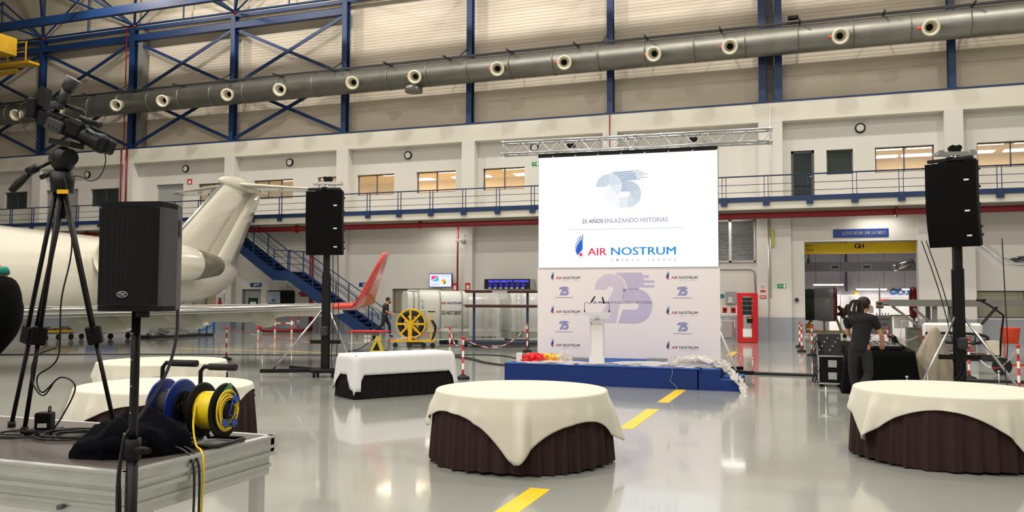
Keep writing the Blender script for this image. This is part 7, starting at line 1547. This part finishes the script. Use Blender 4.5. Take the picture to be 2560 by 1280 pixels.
mb = MB(); rs = random.Random(9)
for k in range(7):
    R_ = .058 + .006 * k; c_ = (.012 * math.sin(k * 2), .01 * math.cos(k * 3)); mb.tube([(.075 + .004 * (k % 4), c_[0] + R_ * math.cos(2 * PI * i / 28) * .95, zc2 + c_[1] + R_ * math.sin(2 * PI * i / 28)) for i in range(29)], .0042, 6)
mb.build('loose_coil', M['yellow_cable'], r2); mb = MB(); mb.tube([(.09, .03, zc2 + .06), (.1, -.02, zc2 - .02), (.095, .05, zc2 - .03)], .004, 6); [mb.box((.085, .06 * math.cos(a_), zc2 + .075 * math.sin(a_)), (.03, .03, .035), Matrix.Rotation(a_, 3, 'X')) for a_ in (.8, -2.3, -1.0)]; mb.build('blue_tie', mat('blue_velcro', (44, 72, 156), .7), r2)
mb = MB(); mb.box((.0665, .02, zc2 + .095), (.004, .07, .05), Matrix.Rotation(.5, 3, 'X')); mb.build('green_sticker', M['green_label'], r2)
E1_ = (-2.655, 3.1)
mb = MB(); mb.tube(bez([(-2.80, 3.29, 1.20), (-2.78, 3.25, 1.12), (-2.72, 3.2, 1.03), (-2.66, 3.17, 1.005), (-2.63, 3.15, .92), (-2.635, 3.14, .6), (-2.64, 3.13, .2), (-2.66, 3.12, .006), (-2.8, 3.1, .006)], 8), .005, 8); solo('yellow_cable', mb, M['yellow_cable'], 'yellow cable running from the reel over the deck edge to the floor', 'cable')
for k, (o_, t_) in enumerate(((0, 'upper black cable arching over the right edge of the stage deck'), (.035, 'lower black cable arching over the right edge of the stage deck'))):
    mb = MB(); mb.tube(bez([(-2.98, 3.12 - o_, 1.01), (-2.86, 3.14 - o_, 1.03), (-2.74, 3.14 - o_, 1.03), (-2.655, 3.13 - o_, .985), (-2.625, 3.12 - o_, .85), (-2.63, 3.11 - o_, .4), (-2.64, 3.1 - o_, .006)], 8), .0055, 8); solo('black_cable', mb, M['black_cable'], t_, 'cable')
mb = MB(); mb.tube(bez([(-2.78, 3.0, .8), (-2.8, 3.02, .6), (-2.77, 3.0, .3), (-2.8, 3.0, .006)], 6), .004, 6); solo('beige_cable', mb, mat('beige_cable', (150, 140, 120), .6), 'thin beige cable hanging beneath the stage deck', 'cable')
# ------------------------------------------------------------------ dark jacket heap
def heap():
    from mathutils import noise
    mb = MB(); N_, m_ = 120, 44; rings = []
    for j in range(m_ + 1):
        p = PI * .5 * j / m_; ring = []
        for i in range(N_):
            t_ = 2 * PI * i / N_; r_ = math.sin(p)
            out = 1 + .10 * math.sin(3 * t_ + 1) + .05 * math.sin(5 * t_) + .03 * math.sin(11 * t_)
            x = .30 * out * r_ * math.cos(t_); y = .21 * out * r_ * math.sin(t_)
            h = .15 * max(0.0, math.cos(p)) ** .6 * (1 + .30 * math.exp(-((x - .10) ** 2) / .014))
            h *= 1 - .40 * max(0, -x / .3)
            f1 = 1 - abs(noise.noise(Vector((x * 7 + y * 3, y * 9, 2.0)))) * 2; f2 = 1 - abs(noise.noise(Vector((x * 15 - y * 8, y * 14, 5.0)))) * 2
            h += (.035 * f1 + .014 * f2 - .02) * min(1, math.cos(p) * 3 + .12)
            ring.append(Vector((x + .012 * f1 * r_, y + .010 * f2 * r_, max(.002, h))))
        rings.append(ring)
    return mb.loft(rings, True, False)
jk = heap().build('jacket', M['navy_wool']); jk.location = (-3.0, 3.06, 1.0); jk.scale = (.84, .9, 1.0); jk.rotation_euler = (0, 0, .25); tag(jk, 'crumpled dark navy jacket lying on the stage deck before the blue reel', 'jacket')
mb = MB(); mb.tube([(-.2, -.12, .03), (-.1, -.17, .05), (.05, -.17, .06), (.2, -.13, .05)], [.03, .045, .05, .03], 12); o = mb.build('sleeve', M['navy_wool'], jk)
# ------------------------------------------------------------------ crouching person at the far left
pr = thing('person', 'person bending over at the left frame edge, black trousers with a teal waistband', 'person', (-4.35, 3.55, 1.0), 0)
loc0 = Vector((-4.35, 3.55, 1.0))
def ip(px, py, dep):
    la = (px - 1280) / 2070.7 * dep; up = -(py - 640) / 2070.7 * dep; return (_r * la + _u * up + _f * dep + Vector((0, 0, 1.72))) - loc0
dd = 4.05
hipc = ip(-15, 785, dd); wst = ip(-44, 694, dd); chs = ip(-190, 690, dd)
body = [[(tuple(hipc), .085), (tuple(wst), .128), (tuple(ip(-78, 672, dd)), .12), (tuple(ip(-120, 676, dd)), .12), (tuple(chs), .12), (tuple(ip(-270, 730, dd)), .05), (tuple(ip(-310, 750, dd)), .09), (tuple(ip(-340, 770, dd)), .075)]]
for s_, dz in ((-1, 0), (1, .12)):
    off_ = _f * (.10 * s_)
    kn = ip(-110, 925, dd) + off_; an = ip(-50, 1040, dd) + off_; an.z = .09; to = an + Vector((-.16, -.05, -.05)); body.append([(tuple(hipc), .085), (tuple(hipc + off_ * .8), .07), (tuple((hipc + off_).lerp(kn, .5)), .06), (tuple(kn), .055), (tuple(kn.lerp(an, .4)), .055), (tuple(an), .035), (tuple(to), .028)])
    el = ip(-230, 860, dd) + off_ * 1.5; wr = ip(-300, 960, dd) + off_ * 1.5; body.append([(tuple(chs), .12), (tuple(chs + off_ * 1.6), .055), (tuple(el), .036), (tuple(wr), .024)]); body += hand(tuple(el), tuple(wr), (-.5, 0, -1), tuple(_f))
skinmesh('body', body, M['skin'], pr)
tr_ = [[(tuple(hipc), .168), (tuple(hipc.lerp(wst, .6)), .150), (tuple(hipc.lerp(wst, 1.0)), .140)]]
for s_ in (-1, 1):
    off_ = _f * (.10 * s_); kn = ip(-110, 925, dd) + off_; an = ip(-50, 1040, dd) + off_; an.z = .09; tr_.append([(tuple(hipc), .168), (tuple(hipc + off_ * .9), .155), (tuple((hipc + off_).lerp(kn, .5)), .10), (tuple(kn), .08), (tuple(kn.lerp(an, .5)), .075), (tuple(kn.lerp(an, .93)), .06)])
    skinmesh('shoe', [[(tuple(an), .045), (tuple(an + Vector((-.06, -.02, -.045))), .045), (tuple(an + Vector((-.17, -.05, -.055))), .035)]], M['black'], pr)
skinmesh('trousers', tr_, M['black_cloth'], pr)
wa_ = (wst - hipc).normalized(); mb = MB(); mb.lathe([(.08, -.016), (.117, -.016), (.120, 0), (.116, .016), (.08, .016)], tuple(hipc.lerp(wst, 1.02)), tuple(wa_), 32); mb.build('waistband', M['teal'], pr)
skinmesh('shirt', [[(tuple(ip(-105, 684, dd)), .14), (tuple(ip(-150, 682, dd)), .14), (tuple(chs), .14), (tuple(ip(-240, 712, dd)), .07)]], M['black_cloth'], pr)
mb = MB(); mb.sphere(tuple(ip(-325, 745, dd)), .11, 16, 10); mb.build('hair', M['hair'], pr)
